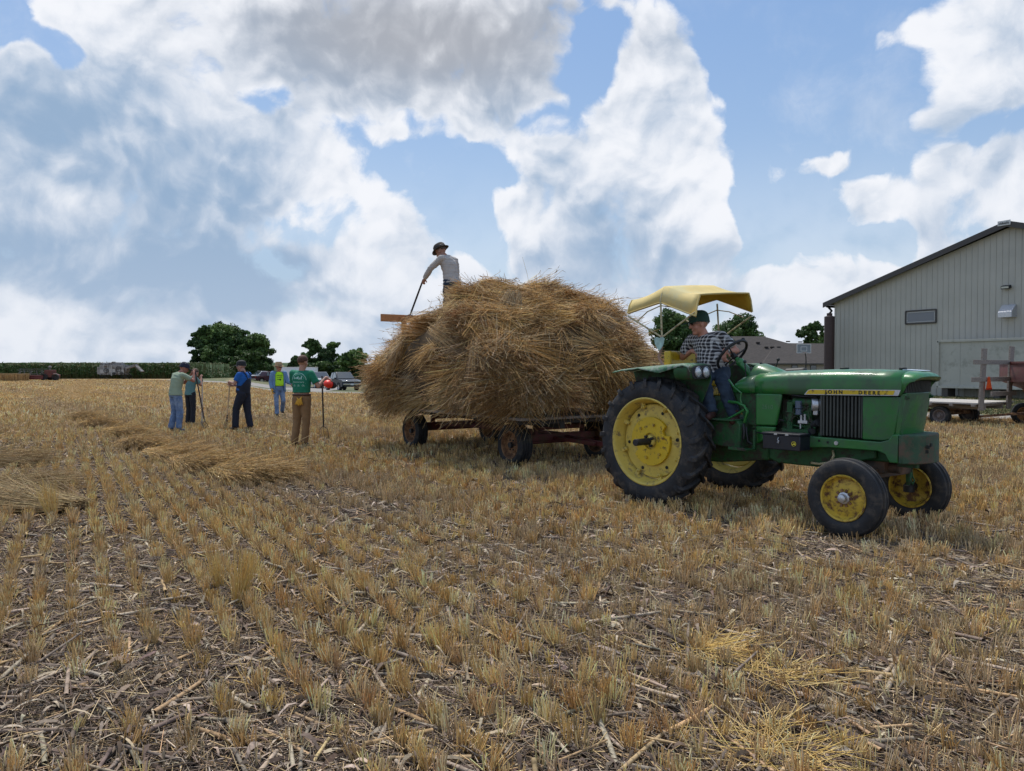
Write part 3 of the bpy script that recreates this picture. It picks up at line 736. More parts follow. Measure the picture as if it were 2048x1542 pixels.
def rear_wheel(y, side, name='rear_wheel'):
    w = empty(name, (0, y, .730), parent=tr); w.scale = (.985, 1, .985); s = side; ax = (0, s, 0)
    lug_tyre(w, s)
    h = lambda a: a
    # rim: flange, barrel stepping in
    MB().lathe([(.140, .512), (.168, .516), (.172, .502), (.160, .488), (.135, .478), (.10, .474), (.06, .455), (.0, .448), (-.10, .452), (-.15, .488), (-.168, .512), (-.150, .515)], (0, 0, 0), ax, 64).build('rim', M_cream, w)
    dy = .035
    dm = MB().lathe([(dy + .0, .0), (dy, .26), (dy + .012, .30), (dy + .004, .34), (dy - .004, .425), (dy - .03, .44), (dy - .055, .425), (dy - .05, .0)], (0, 0, 0), ax, 64)
    dm.build('wheel_disc', M_cream, w)
    for k in range(8):
        a = k * PI / 4 + .30; c = Vector((math.cos(a), 0, math.sin(a)))
        lg = MB(); lg.beam(c * .400 + Vector((0, s * (dy + .012), 0)), c * .468 + Vector((0, s * (dy + .03), 0)), .045, .03, up=(0, 1, 0)); lg.ball(c * .412 + Vector((0, s * (dy + .03), 0)), .024, 10, 8); lg.build('rim_lug', M_cream, w)
        MB().cyl(c * .412 + Vector((0, s * (dy + .03), 0)), c * .412 + Vector((0, s * (dy + .062), 0)), .012, 6).build('bolt', M_cream, w)
    for k in range(6):
        a = k * PI / 3 + .1; c = Vector((math.cos(a), 0, math.sin(a)))
        MB().cyl(c * .360 + Vector((0, s * (dy - .002), 0)), c * .360 + Vector((0, s * (dy + .008), 0)), .020, 12).build('disc_hole', M_dark, w)
    # bright hub plate with its two slots
    N = 72; outer = []
    for k in range(N):
        a = 2 * PI * k / N; r = .285
        for c0 in (.50, 3.55):
            dd = abs((a - c0 + PI) % (2 * PI) - PI)
            if dd < .17: r = .215
        outer.append(Vector((r * math.cos(a), 0, r * math.sin(a))))
    hp = MB(); front = [p + Vector((0, s * (dy + .05), 0)) for p in outer]; back = [p + Vector((0, s * (dy + .008), 0)) for p in outer]
    inner = [Vector((.095 * math.cos(2 * PI * k / N), s * (dy + .05), .095 * math.sin(2 * PI * k / N))) for k in range(N)]
    inb = [p + Vector((0, -s * .04, 0)) for p in inner]
    hp.loft([back, front, inner, inb], cap=False)
    hp.build('hub_plate', M_yellow, w, bevel=.003)
    for k in range(6):
        a = k * PI / 3 + .25; c = Vector((math.cos(a), 0, math.sin(a)))
        MB().cyl(c * .20 + Vector((0, s * (dy + .05), 0)), c * .20 + Vector((0, s * (dy + .068), 0)), .019, 6).build('hub_bolt', M_frimm, w)
    MB().lathe([(dy, 0.094), (dy + .02, .094), (dy + .02, .07), (dy + .06, .066), (dy + .075, .05), (dy + .075, .0)], (0, 0, 0), ax, 28).build('hub', M_cream, w)
    sh_ = MB().cyl((0, s * (dy + .05), 0), (0, s * (dy + .31), 0), .040, 20)
    for k in range(4):
        a = k * PI / 2 + .6; c = Vector((math.cos(a), 0, math.sin(a))) * .062
        sh_.cyl(c + Vector((0, s * (dy + .06), 0)), c + Vector((0, s * (dy + .10), 0)), .018, 8)
    sh_.build('axle_shaft', M_black, w, bevel=.004)
    return w
rear_wheel(-.645, -1); rear_wheel(.98, 1)

def front_wheel(y, side, z=.365):
    w = empty('front_wheel', (2.285, y, z), parent=tr); s = side; ax = (0, s, 0); rr = .205
    pf = [(-.060, rr), (-.088, rr + .03), (-.098, .275), (-.092, .325), (-.078, .352), (-.060, .360), (-.052, .352), (-.040, .352), (-.032, .368), (-.010, .371), (-.004, .360), (.004, .360), (.010, .371), (.032, .368), (.040, .352), (.052, .352), (.060, .360), (.078, .352), (.092, .325), (.098, .275), (.088, rr + .03), (.060, rr)]
    MB().lathe(pf, (0, 0, 0), ax, 64).build('tyre', M_tread, w, ang=30)
    MB().lathe([(.066, .212), (.082, .220), (.090, .214), (.084, .202), (.050, .192), (.030, .178), (.034, .165), (.046, .120), (.050, .075), (.046, 0)], (0, 0, 0), ax, 48).lathe([(-.066, .212), (-.082, .220), (-.088, .206), (-.05, .195), (.0, .180), (.020, .165), (.032, .10), (.034, 0)], (0, 0, 0), ax, 48).build('rim', M_frimm, w)
    hb = MB().lathe([(.046, .058), (.066, .056), (.072, .040), (.115, .036), (.122, .026), (.122, 0)], (0, 0, 0), ax, 24)
    hb.build('hub', M_alu, w)
    cr = MB()
    for k in range(10):
        a = k * PI / 5; c = Vector((math.cos(a), 0, math.sin(a))); cr.beam(c * .045 + Vector((0, s * .056, 0)), c * .084 + Vector((0, s * .056, 0)), .020, .022, up=(0, 1, 0))
    cr.build('hub_ring', M_rust, w)
    return w
front_wheel(-.635, -1); front_wheel(.80, 1, .33)

# ---- front axle
ax_ = MB().beam((2.285, -.52, .56), (2.285, .68, .53), .10, .10).box((2.285, 0, .62), (.22, .22, .14)).cyl((2.0, 0, .60), (2.5, 0, .60), .05, 12)
ax_.build('front_axle', mat('greasy_axle', (.05, .045, .035), rough=.7, var=.5, vscale=9, c2=(.14, .08, .05), c2amt=.5), tr, bevel=.008)
for s, yk in ((-1, .52), (1, .685)):
    kn = MB(); kn.tube([(2.285, s * (yk - .235), .60), (2.285, s * (yk - .115), .635), (2.285, s * (yk - .02), .62), (2.285, s * yk, .56)], [.050, .062, .058, .05], 12)
    kn.cyl((2.285, s * yk, .62), (2.285, s * (yk + .015), .36 if s < 0 else .33), .030, 12); kn.beam((2.285, s * yk, .60), (2.12, s * (yk - .05), .60), .05, .03); kn.build('axle_knee', M_greend, tr, bevel=.004)
for s, z, yk in ((-1, .365, .52), (1, .33, .685)): MB().cyl((2.285, s * (yk + .015), z + .02), (2.285, s * (yk + .015), z - .05), .055, 14).cyl((2.285, s * (yk - .005), z), (2.285, s * (yk + .11), z), .05, 16).build('spindle', M_black, tr)
MB().cyl((2.10, -.55, .60), (2.10, .55, .58), .016, 8).build('tie_rod', M_black, tr)

# ---- hood: loft of sections
def sec(x, zt, zb, hw, crown=.6, n=15, lean=0.0):
    """open section from right bottom over the crown to left bottom"""
    pts = [Vector((x - lean * 0, -hw, zb)), Vector((x, -hw * 1.0, (zb * .55 + (zt - .10) * .45)))]
    for k in range(n):
        a = PI - PI * k / (n - 1); c, s = math.cos(a), math.sin(a)
        pts.append(Vector((x, hw * math.copysign(abs(c) ** .62, c), (zt - .105) + .105 * (s ** .80) - 0)))
    pts += [Vector((x, hw, (zb * .55 + (zt - .10) * .45))), Vector((x, hw, zb))]
    return pts
hs = [(1.07, 1.520, 1.305, .275), (1.20, 1.530, 1.302, .278), (1.5, 1.548, 1.302, .282), (1.9, 1.560, 1.304, .286), (2.2, 1.562, 1.308, .288), (2.45, 1.556, 1.312, .288), (2.62, 1.545, 1.318, .286)]
hd = MB().loft([sec(*q) for q in hs], closed=False, cap=False)
hd.build('hood', M_green, tr, ang=50, thick=.006)
# nose: the crown sweeps up from the stripe and overhangs the grille like a visor
NS = 17
def nsec(x, zt, hw, drop, zb, bulge):
    pts = [Vector((x, -hw, zb))]
    for k in range(NS):
        a = PI - PI * k / (NS - 1); c, s = math.cos(a), math.sin(a)
        z = zt - drop + drop * s ** .8; pts.append(Vector((x + bulge * s ** .8, hw * math.copysign(abs(c) ** .62, c), max(z, zb))))
    return pts + [Vector((x, hw, zb))]
nose = MB().loft([nsec(2.615, 1.546, .286, .105, 1.318, 0), nsec(2.64, 1.545, .286, .105, 1.355, .004), nsec(2.665, 1.542, .286, .10, 1.41, .012), nsec(2.69, 1.536, .285, .09, 1.438, .024), nsec(2.715, 1.520, .281, .07, 1.446, .040), nsec(2.725, 1.497, .276, .045, 1.448, .050), nsec(2.715, 1.472, .268, .025, 1.446, .045), nsec(2.68, 1.462, .255, .018, 1.444, .02)], closed=False, cap=False)
nose.build('nose_cap', M_green, tr, ang=50, thick=.005)
for s in (-1, 1):
    MB().loft([[Vector((2.612, s * .284, 1.335)), Vector((2.555, s * .276, .905)), Vector((2.545, s * .24, .905)), Vector((2.60, s * .24, 1.335))],
               [Vector((2.660, s * .276, 1.335)), Vector((2.595, s * .266, .905)), Vector((2.59, s * .24, .905)), Vector((2.65, s * .24, 1.335))]], closed=True).build('nose_side', M_green, tr, bevel=.006)
MB().loft([[Vector((2.655, -.270, 1.345)), Vector((2.592, -.262, .90)), Vector((2.54, -.24, .90)), Vector((2.60, -.24, 1.345))], [Vector((2.685, -.15, 1.345)), Vector((2.622, -.15, .90)), Vector((2.54, -.15, .90)), Vector((2.60, -.15, 1.345))],
           [Vector((2.685, .15, 1.345)), Vector((2.622, .15, .90)), Vector((2.54, .15, .90)), Vector((2.60, .15, 1.345))], [Vector((2.655, .270, 1.345)), Vector((2.592, .262, .90)), Vector((2.54, .24, .90)), Vector((2.60, .24, 1.345))]]).build('nose_panel', M_green, tr, bevel=.008, ang=20)
MB().box((2.62, 0, 1.395), (.07, .50, .115)).build('grille_back', M_dark, tr)
gl = MB()
for k in range(19): gl.box((2.675 - .020 * (abs(k - 9) / 9) ** 2, -.243 + k * .027, 1.398), (.022, .008, .115), rot=(0, .10, 0))
for s in (-1, 1):
    for k in range(3): gl.box((2.625 + k * .014, s * .272, 1.385), (.006, .012, .08))
gl.build('front_grille', M_grille, tr)
for s in (-1, 1): MB().box((2.655, s * .262, 1.30), (.03, .03, .035)).cyl((2.645, s * .262, 1.30), (2.685, s * .262, 1.30), .012, 8).build('hood_latch', M_greend, tr)
# side grille and the plain panel before it
for s in (-1, 1):
    MB().box((2.035, s * .235, 1.10), (.40, .02, .40)).build('grille_back', M_dark, tr)
    g = MB()
    for k in range(11): g.box((1.855 + k * .0365, s * .262, 1.097), (.018, .030, .402))
    g.box((1.832, s * .264, 1.097), (.022, .036, .41)); g.box((2.244, s * .262, 1.097), (.012, .03, .41)); g.build('side_grille', M_grille, tr, bevel=.004)
    MB().loft([[Vector((2.25, s * .276, 1.300)), Vector((2.25, s * .276, .885)), Vector((2.25, s * .25, .885)), Vector((2.25, s * .25, 1.300))],
               [Vector((2.44, s * .280, 1.303)), Vector((2.44, s * .280, .885)), Vector((2.44, s * .25, .885)), Vector((2.44, s * .25, 1.303))],
               [Vector((2.612, s * .281, 1.306)), Vector((2.55, s * .274, .905)), Vector((2.55, s * .25, .905)), Vector((2.612, s * .25, 1.306))]]).build('side_panel', M_green, tr, bevel=.010)
# yellow stripe with the maker's name
for s in (-1, 1):
    y = s * .2925
    MB().prism([(1.66, y, 1.302), (1.66, y, 1.31), (1.70, y, 1.352), (1.73, y, 1.360), (2.615, y, 1.372), (2.595, y, 1.318), (2.55, y, 1.316)], (0, 0, 0), (0, s * .004, 0)).build('hood_stripe_edge', M_alu, tr)
    st = MB().prism([(1.675, y, 1.310), (1.705, y, 1.347), (1.73, y, 1.353), (2.565, y, 1.364), (2.55, y, 1.324)], (0, s * .004, 0), (0, s * .007, 0)).build('hood_stripe', M_yellow, tr)
    for word, xc in (('J O H N', 1.975), ('D E E R E', 2.325)):
        vs_, fs_ = text_mesh(word, .050, .0012, 1.05, .0016)
        mb = MB(); q = []
        for v in vs_: q.append(Vector((xc + (v.x if s < 0 else -v.x), y + s * .0085 + s * v.z, 1.336 + v.y)))
        mb.add(q, fs_); mb.build('lettering', M_black, st, smooth=False)
# cowl, dash hump and side shields
def csec(x, zt, hw, zb=1.305, pw=.7):
    pts = [Vector((x, -hw, zb))]
    for k in range(17):
        a = PI - PI * k / 16; c, s = math.cos(a), math.sin(a); pts.append(Vector((x, hw * math.copysign(abs(c) ** pw, c), zb + .06 + (zt - zb - .06) * s ** .85)))
    return pts + [Vector((x, hw, zb))]
MB().loft([csec(.80, 1.36, .27), csec(.82, 1.44, .275), csec(.88, 1.485, .278), csec(1.0, 1.505, .279), csec(1.075, 1.515, .279)], closed=False, cap=False).build('cowl', M_green, tr, ang=50, thick=.006)
dh = MB().loft([[Vector((.90 + .0 * k, .16 * math.cos(PI * k / 12), 1.46 + .04 * math.sin(PI * k / 12))) for k in range(13)],
           [Vector((.955, .165 * math.cos(PI * k / 12), 1.47 + .145 * math.sin(PI * k / 12) ** .7)) for k in range(13)],
           [Vector((1.02, .16 * math.cos(PI * k / 12), 1.47 + .155 * math.sin(PI * k / 12) ** .7)) for k in range(13)],
           [Vector((1.16, .15 * math.cos(PI * k / 12), 1.48 + .10 * math.sin(PI * k / 12) ** .8)) for k in range(13)],
           [Vector((1.30, .12 * math.cos(PI * k / 12), 1.49 + .035 * math.sin(PI * k / 12))) for k in range(13)]], closed=False)
dh.build('dash_hump', M_green, tr, ang=60)
MB().box((.925, 0, 1.53), (.02, .22, .12), rot=(0, -.5, 0)).build('dash_panel', M_black, tr, bevel=.01)
for s in (-1, 1):
    sp_ = MB().prism([(1.09, 0, 1.300), (1.40, 0, 1.300), (1.385, 0, 1.20), (1.335, 0, .965), (1.09, 0, .955)], (0, s * .255, 0), (0, s * .288, 0)).prism([(1.09, 0, .948), (1.33, 0, .950), (1.30, 0, .88), (1.12, 0, .76), (1.09, 0, .76)], (0, s * .250, 0), (0, s * .280, 0)).build('side_shield', M_green, tr, bevel=.014, seg=3)
    if s < 0:
        vs_, fs_ = text_mesh('2510', .062, .0012, 1.1); mb = MB(); mb.add([Vector((1.235 + v.x, -.2900 - v.z, 1.158 + v.y)) for v in vs_], fs_); mb.build('lettering', mat('worn_lettering', (.10, .22, .12), rough=.6), sp_, smooth=False)
MB().cyl((1.93, 0, 1.558), (1.93, 0, 1.580), .045, 18).build('filler_cap', M_black, tr, bevel=.004); fc = MB().cyl((2.50, .02, 1.552), (2.50, .02, 1.58), .035, 16); fc.build('filler_cap', M_black, tr, bevel=.004)
MB().box((2.60, .08, 1.554), (.18, .20, .006), rot=(0, .05, .05)).build('hood_paper', mat('pale_sheet', (.62, .72, .82), rough=.5), tr)
MB().cyl((1.12, .31, 1.52), (1.30, .32, 1.53), .05, 14).ball((1.12, .31, 1.52), .05).ball((1.30, .32, 1.53), .05).build('muffler', M_black, tr)
MB().cyl((1.35, .38, 1.40), (1.62, .38, 1.40), .07, 16).build('air_cleaner', M_green, tr, bevel=.01)

# ---- chassis: rails, front bracket, engine, gearbox
for s in (-1, 1):
    MB().prism([(1.70, 0, .882), (2.44, 0, .875), (2.52, 0, .90), (2.56, 0, .955), (2.61, 0, .955), (2.61, 0, .69), (2.53, 0, .69), (2.49, 0, .765), (2.42, 0, .790), (1.95, 0, .785), (1.30, 0, .735), (1.30, 0, .84)], (0, s * .265, 0), (0, s * .325, 0)).build('frame_rail', M_green, tr, bevel=.008)
    MB().cyl((2.02, s * .32, .835), (2.02, s * .338, .835), .020, 14).build('rail_bolt', M_alu, tr)
    MB().box((1.84, s * .326, .845), (.022, .006, .022)).build('rail_hole', M_dark, tr); MB().box((1.93, s * .326, .835), (.022, .006, .022)).build('rail_hole', M_dark, tr)
fb = MB().prism([(2.615, -.33, 0), (2.65, -.33, 0), (2.74, -.25, 0), (2.79, -.14, 0), (2.805, 0, 0), (2.79, .14, 0), (2.74, .25, 0), (2.65, .33, 0), (2.615, .33, 0)], (0, 0, .685), (0, 0, .955))
fb.build('front_bracket', M_bracket, tr, bevel=.010)
MB().box((2.54, 0, .82), (.13, .50, .24)).build('front_support', M_greend, tr, bevel=.01)
MB().box((2.79, -.12, .845), (.03, .07, .03), rot=(0, .3, .45)).box((2.785, -.135, .80), (.03, .03, .03), rot=(0, 0, .6)).box((2.79, -.07, .86), (.03, .03, .03)).build('bracket_hole', M_dark, tr)
hk = MB().tube([(2.66, -.15, .66), (2.67, -.15, .56), (2.68, -.13, .52), (2.68, -.17, .49), (2.67, -.20, .53), (2.67, -.18, .60)], .008, 8).beam((2.54, -.15, .66), (2.72, -.15, .66), .05, .04)
hk.build('front_hook', M_greend, tr)
MB().box((2.0, 0, 1.08), (1.1, .36, .46)).build('radiator_core', M_dark, tr)
eb = MB().box((1.60, 0, .98), (.50, .36, .52)).box((1.55, -.20, .86), (.34, .10, .16)).cyl((1.50, -.21, 1.22), (1.80, -.21, 1.22), .045, 12).box((1.47, -.20, 1.08), (.06, .10, .28)).box((1.66, -.20, 1.02), (.08, .06, .30))
for k in range(5): eb.cyl((1.44 + k * .09, -.20, .90 + .02 * (k % 2)), (1.44 + k * .09, -.24, .90 + .02 * (k % 2)), .022, 8)
for k in range(14): eb.tube([(1.42 + random.random() * .35, -.22, .92 + random.random() * .3), (1.42 + random.random() * .35, -.26, .95 + random.random() * .25), (1.45 + random.random() * .33, -.22, .92 + random.random() * .3)], .009, 6)
eb.build('engine_block', M_greend, tr, bevel=.01)
fl = MB().cyl((1.575, -.255, 1.235), (1.575, -.255, 1.155), .036, 16).cyl((1.575, -.255, 1.15), (1.575, -.255, 1.09), .032, 16); fl.build('fuel_filter', mat('blue_grey_can', (.09, .12, .17), rough=.35), tr, bevel=.005)
MB().cyl((1.61, -.265, 1.09), (1.61, -.265, 1.02), .012, 8).cyl((1.65, -.265, 1.10), (1.65, -.265, 1.03), .012, 8).box((1.63, -.262, 1.02), (.10, .03, .03)).cyl((1.60, -.262, 1.0), (1.60, -.262, .95), .009, 8).build('carburettor', M_alu, tr)
al = MB().cyl((1.725, -.27, 1.20), (1.775, -.235, 1.20), .062, 20).cyl((1.785, -.23, 1.20), (1.815, -.21, 1.20), .064, 20).box((1.76, -.25, 1.12), (.05, .03, .05)); al.build('alternator', M_alu, tr, bevel=.006)
MB().cyl((1.776, -.236, 1.20), (1.786, -.230, 1.20), .058, 20).cyl((1.815, -.21, 1.20), (1.835, -.20, 1.20), .045, 18).build('alternator_band', M_black, tr)
MB().cyl((1.72, -.22, .99), (1.80, -.26, 1.02), .040, 14).cyl((1.70, -.24, .93), (1.74, -.27, .93), .03, 10).build('oil_filter', M_black, tr)
MB().tube([(1.60, -.27, 1.22), (1.64, -.28, 1.16), (1.63, -.275, 1.08)], .004, 6).tube([(1.45, -.27, 1.30), (1.60, -.28, 1.285), (1.78, -.27, 1.28)], .006, 6).tube([(1.36, -.27, .99), (1.38, -.285, 1.03), (1.42, -.27, 1.02)], .008, 6).build('wiring', M_oil, tr)
pan = MB().prism([(1.20, 0, .80), (2.35, 0, .80), (2.35, 0, .70), (1.95, 0, .60), (1.75, 0, .56), (1.30, 0, .56), (1.20, 0, .60)], (0, -.20, 0), (0, .20, 0)).box((2.2, 0, .74), (.5, .3, .14)); pan.build('oil_pan', M_greend, tr, bevel=.015)
MB().tube([(1.92, -.20, .74), (1.96, -.26, .70), (1.93, -.27, .63), (1.80, -.24, .60), (1.70, -.22, .60)], .012, 8).build('steering_hose', M_tube, tr)
gb = MB().prism([(-.25, 0, .98), (.35, 0, 1.0), (1.20, 0, 1.0), (1.20, 0, .58), (.6, 0, .50), (.0, 0, .48), (-.3, 0, .55)], (0, -.20, 0), (0, .20, 0)).cyl((0, -.66, .735), (0, .66, .735), .085, 20).cyl((0, -.40, .735), (0, .40, .735), .16, 20).box((1.10, 0, 1.10), (.20, .46, .40))
gb.build('transmission', M_greend, tr, bevel=.02)
# black tool box on the right rail
tb = MB().box((1.53, -.415, .815), (.42, .20, .15)); tbx = tb.build('tool_box', M_box, tr, bevel=.008)
MB().box((1.53, -.415, .900), (.435, .215, .022)).build('lid', M_box, tbx, bevel=.005)
for x in (1.475, 1.60): MB().box((x, -.523, .898), (.035, .008, .016)).build('hinge', M_alu, tbx)
MB().tube([(1.505, -.520, .865), (1.500, -.528, .845), (1.515, -.528, .83), (1.510, -.528, .808), (1.495, -.526, .815), (1.505, -.524, .835)], .004, 6).build('clasp', M_alu, tbx)
em = MB().cyl((1.675, -.514, .812), (1.675, -.5195, .812), .026, 20).build('emblem', M_black, tbx)
r_ = MB()
for k in range(24):
    a0, a1 = 2 * PI * k / 24, 2 * PI * (k + 1) / 24
    r_.beam((1.675 + .023 * math.cos(a0), -.521, .812 + .023 * math.sin(a0)), (1.675 + .023 * math.cos(a1), -.521, .812 + .023 * math.sin(a1)), .004, .003, up=(0, 1, 0))
deer = [(1.658, .806), (1.668, .811), (1.680, .812), (1.688, .818), (1.692, .814), (1.690, .806), (1.684, .803), (1.672, .803), (1.664, .800)]
r_.prism([(x, -.520, z) for x, z in deer], (0, 0, 0), (0, -.0025, 0)); r_.beam((1.676, -.5212, .812), (1.670, -.5212, .826), .003, .003, up=(0, 1, 0)); r_.beam((1.682, -.5212, .814), (1.680, -.5212, .828), .003, .003, up=(0, 1, 0))
r_.build('emblem_mark', mat('emblem_yellow', (.75, .65, .05), rough=.5), em, smooth=False)
# step, footrest, green side box, hand rail and pedals
MB().box((1.02, -.43, .70), (.20, .22, .012)).box((1.02, -.54, .712), (.20, .012, .03)).box((.93, -.33, .80), (.03, .03, .22)).box((1.11, -.33, .80), (.03, .03, .22)).build('step', M_greend, tr, bevel=.003)
MB().prism([(.52, 0, .985), (.93, 0, 1.0), (.97, 0, .97), (.97, 0, .70), (.90, 0, .70), (.56, 0, .72)], (0, -.40, 0), (0, -.22, 0)).build('side_tank', M_greend, tr, bevel=.012)
MB().box((.62, 0, 1.005), (.62, .96, .014)).build('platform', M_greend, tr, bevel=.003)
MB().prism([(.50, 0, 1.01), (.66, 0, 1.28), (.74, 0, 1.27), (.80, 0, 1.01)], (0, -.27, 0), (0, -.24, 0)).prism([(.80, 0, 1.30), (1.10, 0, 1.30), (1.10, 0, .95), (.95, 0, .95)], (0, -.245, 0), (0, -.215, 0)).build('pedal_bracket', M_greend, tr, bevel=.006)
hr = MB().tube([(.76, -.30, 1.20), (.88, -.31, 1.195), (.97, -.315, 1.16), (1.01, -.315, 1.10), (.985, -.315, 1.03), (.97, -.31, .98)], .016, 8).tube([(.62, -.36, 1.0), (.80, -.37, 1.01), (.98, -.33, 1.12)], .013, 8)
hr.tube([(.72, -.24, 1.44), (.83, -.30, 1.36), (.93, -.31, 1.30), (.915, -.31, 1.235), (.93, -.31, 1.19)], .010, 8)
hr.build('hand_rail', M_green, tr)
MB().tube([(.97, -.33, .96), (.99, -.345, .88), (.98, -.34, .80)], .018, 8).tube([(1.0, -.32, .93), (1.02, -.34, .86), (1.03, -.33, .78), (1.08, -.33, .75)], .010, 8).tube([(1.10, -.31, .87), (1.16, -.33, .885), (1.24, -.35, .87), (1.33, -.38, .87)], .008, 6).build('hydraulic_hose', M_oil, tr)
# steering column, wheel, levers
cd = (Vector((.62, 0, 1.70)) - Vector((.90, 0, 1.46))).normalized()
MB().cyl((.92, 0, 1.44), (.70, 0, 1.645), .040, 16).cyl((.72, 0, 1.625), (.66, 0, 1.68), .030, 14).ball((.705, 0, 1.64), .05).build('steering_column', M_green, tr)
sw = MB(); S, U, A = frame(cd); cc = Vector((.60, 0, 1.73)); Nn = 40; rw = .205
ring = [cc + (S * math.cos(2 * PI * k / Nn) + U * math.sin(2 * PI * k / Nn)) * rw for k in range(Nn + 1)]
sw.tube(ring, [.0155 + .002 * (k % 2) for k in range(Nn + 1)], 10)
for k in range(3):
    a = 2 * PI * k / 3 + .5; sw.tube([cc - A * .04, cc + (S * math.cos(a) + U * math.sin(a)) * rw * .5 - A * .02, cc + (S * math.cos(a) + U * math.sin(a)) * rw], .009, 8)
sw.cyl(cc - A * .06, cc, .032, 14); kb = Vector(ring[8]); sw.ball(kb + A * .035, .022); sw.build('steering_wheel', M_black, tr)
for (x, y, x2, z2) in ((.86, -.12, .845, 1.645), (1.04, .14, 1.10, 1.67), (.90, .20, .85, 1.62)):
    lv = MB(); lv.cyl((x, y, 1.48), (x2, y, z2), .007, 8); lv.ball((x2, y, z2), .019); lv.build('lever', M_black, tr)
# seat
MB().box((.06, 0, 1.39), (.44, .48, .09), rot=(0, -.05, 0)).build('seat', M_yellow, tr, bevel=.03, seg=3)
MB().loft([[Vector((-.07 - .03 * math.cos(PI * k / 10 - PI / 2), .28 * (k - 5) / 5, z)) for k in range(11)] + [Vector((-.17 - .04 * math.cos(PI * k / 10 - PI / 2), .28 * (k - 5) / 5, z)) for k in range(10, -1, -1)] for z in (1.42, 1.58, 1.72, 1.78)]).build('seat_back', M_yellow, tr, bevel=.02, seg=3)
for s in (-1, 1): MB().box((-.02, s * .30, 1.56), (.30, .08, .07)).build('arm_rest', M_yellow, tr, bevel=.02, seg=3)
MB().box((.06, 0, 1.17), (.30, .26, .34), taper=(.8, .8)).box((.34, 0, 1.22), (.10, .20, .06)).build('seat_pedestal', M_greend, tr, bevel=.01)
MB().box((.36, 0, 1.30), (.10, .22, .10)).build('battery_cover', M_yellow, tr, bevel=.02)
# fenders with twin lamps
for s in (-1, 1):
    y0, y1 = .45, .83
    prof = [(-.50, 1.535), (-.36, 1.560), (-.10, 1.585), (.20, 1.605), (.42, 1.620), (.53, 1.622), (.60, 1.600), (.63, 1.55)]
    top = MB(); secs = []
    for i, (x, z) in enumerate(prof):
        q = [Vector((x, s * y0, z)), Vector((x, s * (y0 + .18), z + .006)), Vector((x, s * (y1 - .04), z - .004)), Vector((x + .0, s * y1, z - .02 - (.085 * math.exp(-((x - .27) / .14) ** 2) if True else 0)))]
        secs.append(q)
    top.loft(secs, closed=False, cap=False); top.build('fender_top', M_greenw, tr, thick=.008, ang=60)
    # flat inner plate standing along the tyre
    pl = [(-.50, 1.53), (-.36, 1.555), (.20, 1.60), (.54, 1.615), (.62, 1.54), (.63, 1.46), (.56, 1.28), (.44, 1.05), (.30, 1.0), (-.20, 1.0), (-.42, 1.30)]
    MB().prism([(x, 0, z) for x, z in pl], (0, s * .438, 0), (0, s * .450, 0)).build('fender_plate', M_greend, tr, bevel=.003)
    lp = MB(); lsec = []
    outl = [(.455, 1.612), (.56, 1.617), (.76, 1.608), (.825, 1.585), (.83, 1.52), (.81, 1.47), (.77, 1.445), (.52, 1.45), (.46, 1.50)]
    # lamp pod: faces forward
    pod = [(y, z) for y, z in outl]
    MB().prism([(0, s * y, z) for y, z in pod], (.40, 0, 0), (.640, 0, 0)).build('lamp_pod', M_greend, tr, bevel=.018, seg=3)
    MB().prism([(0, s * (.643 + (y - .643) * .93), 1.53 + (z - 1.53) * .90) for y, z in pod], (.6402, 0, 0), (.647, 0, 0)).build('lamp_bezel', M_black, tr, bevel=.003)
    for yy in (.570, .712):
        MB().lathe([(0, .058), (.012, .060), (.016, .054)], (.647, s * yy, 1.530), (1, 0, 0), 24).build('lamp_ring', M_alu, tr)
        MB().lathe([(.004, .054), (.014, .045), (.020, .025), (.022, 0)], (.647, s * yy, 1.530), (1, 0, 0), 24).build('headlight', M_glass, tr)
# drawbar and three-point links behind
MB().beam((-.75, 0, .42), (.2, 0, .42), .09, .035).beam((-.30, -.3, .50), (-.85, -.32, .40), .03, .06).beam((-.30, .3, .50), (-.85, .32, .40), .03, .06).cyl((-.70, 0, .38), (-.70, 0, .50), .018, 10).build('drawbar', M_greend, tr, bevel=.004)
# canopy: canvas over three bows on V poles
def bow(x, zt, zl, w=.56, n=17, dz=0.0):
    pts = []
    for k in range(n):
        t = -1 + 2 * k / (n - 1); q = abs(t)
        z = zt - (zt - zl) * max(0, (q - .78) / .22) ** 1.15 - .012 * q ** 2 + .05 * t
        pts.append(Vector((x, w * math.copysign(min(1, q * 1.14) if q < .78 else .889 + (q - .78) * .5, t), z)))
    return pts
bows = []
for x in np.linspace(-.50, .50, 13):
    q = abs(x) / .50
    zt = 2.572 - .13 * q ** 1.1 - .03 * math.sin(q * PI); zl = 2.40 - .10 * q ** 1.05 if x < 0 else 2.40 - .185 * q ** 1.0
    bows.append(bow(x, zt, zl))
cnp = MB().loft(bows, closed=False, cap=False).build('canopy', M_canvas, tr, ang=60, thick=.006, fix=False)
MB().loft([[p + Vector((0, -p.y * .02, -.012)) for p in b] for b in bows], closed=False, cap=False).build('underside_shade', mat('amber_underside_shade', (.60, .36, .035), rough=.8, trans=.10), cnp, ang=60, thick=.003, fix=False)  # added sheet: underside shade and unfaded cloth put into its deeper amber
hem = MB()
for b in (bows[0], bows[-1]): hem.tube(b, .010, 8)
for side_ in (0, -1): hem.tube([b[side_] for b in bows], .007, 6)
hem.build('hem', M_canvas, cnp)
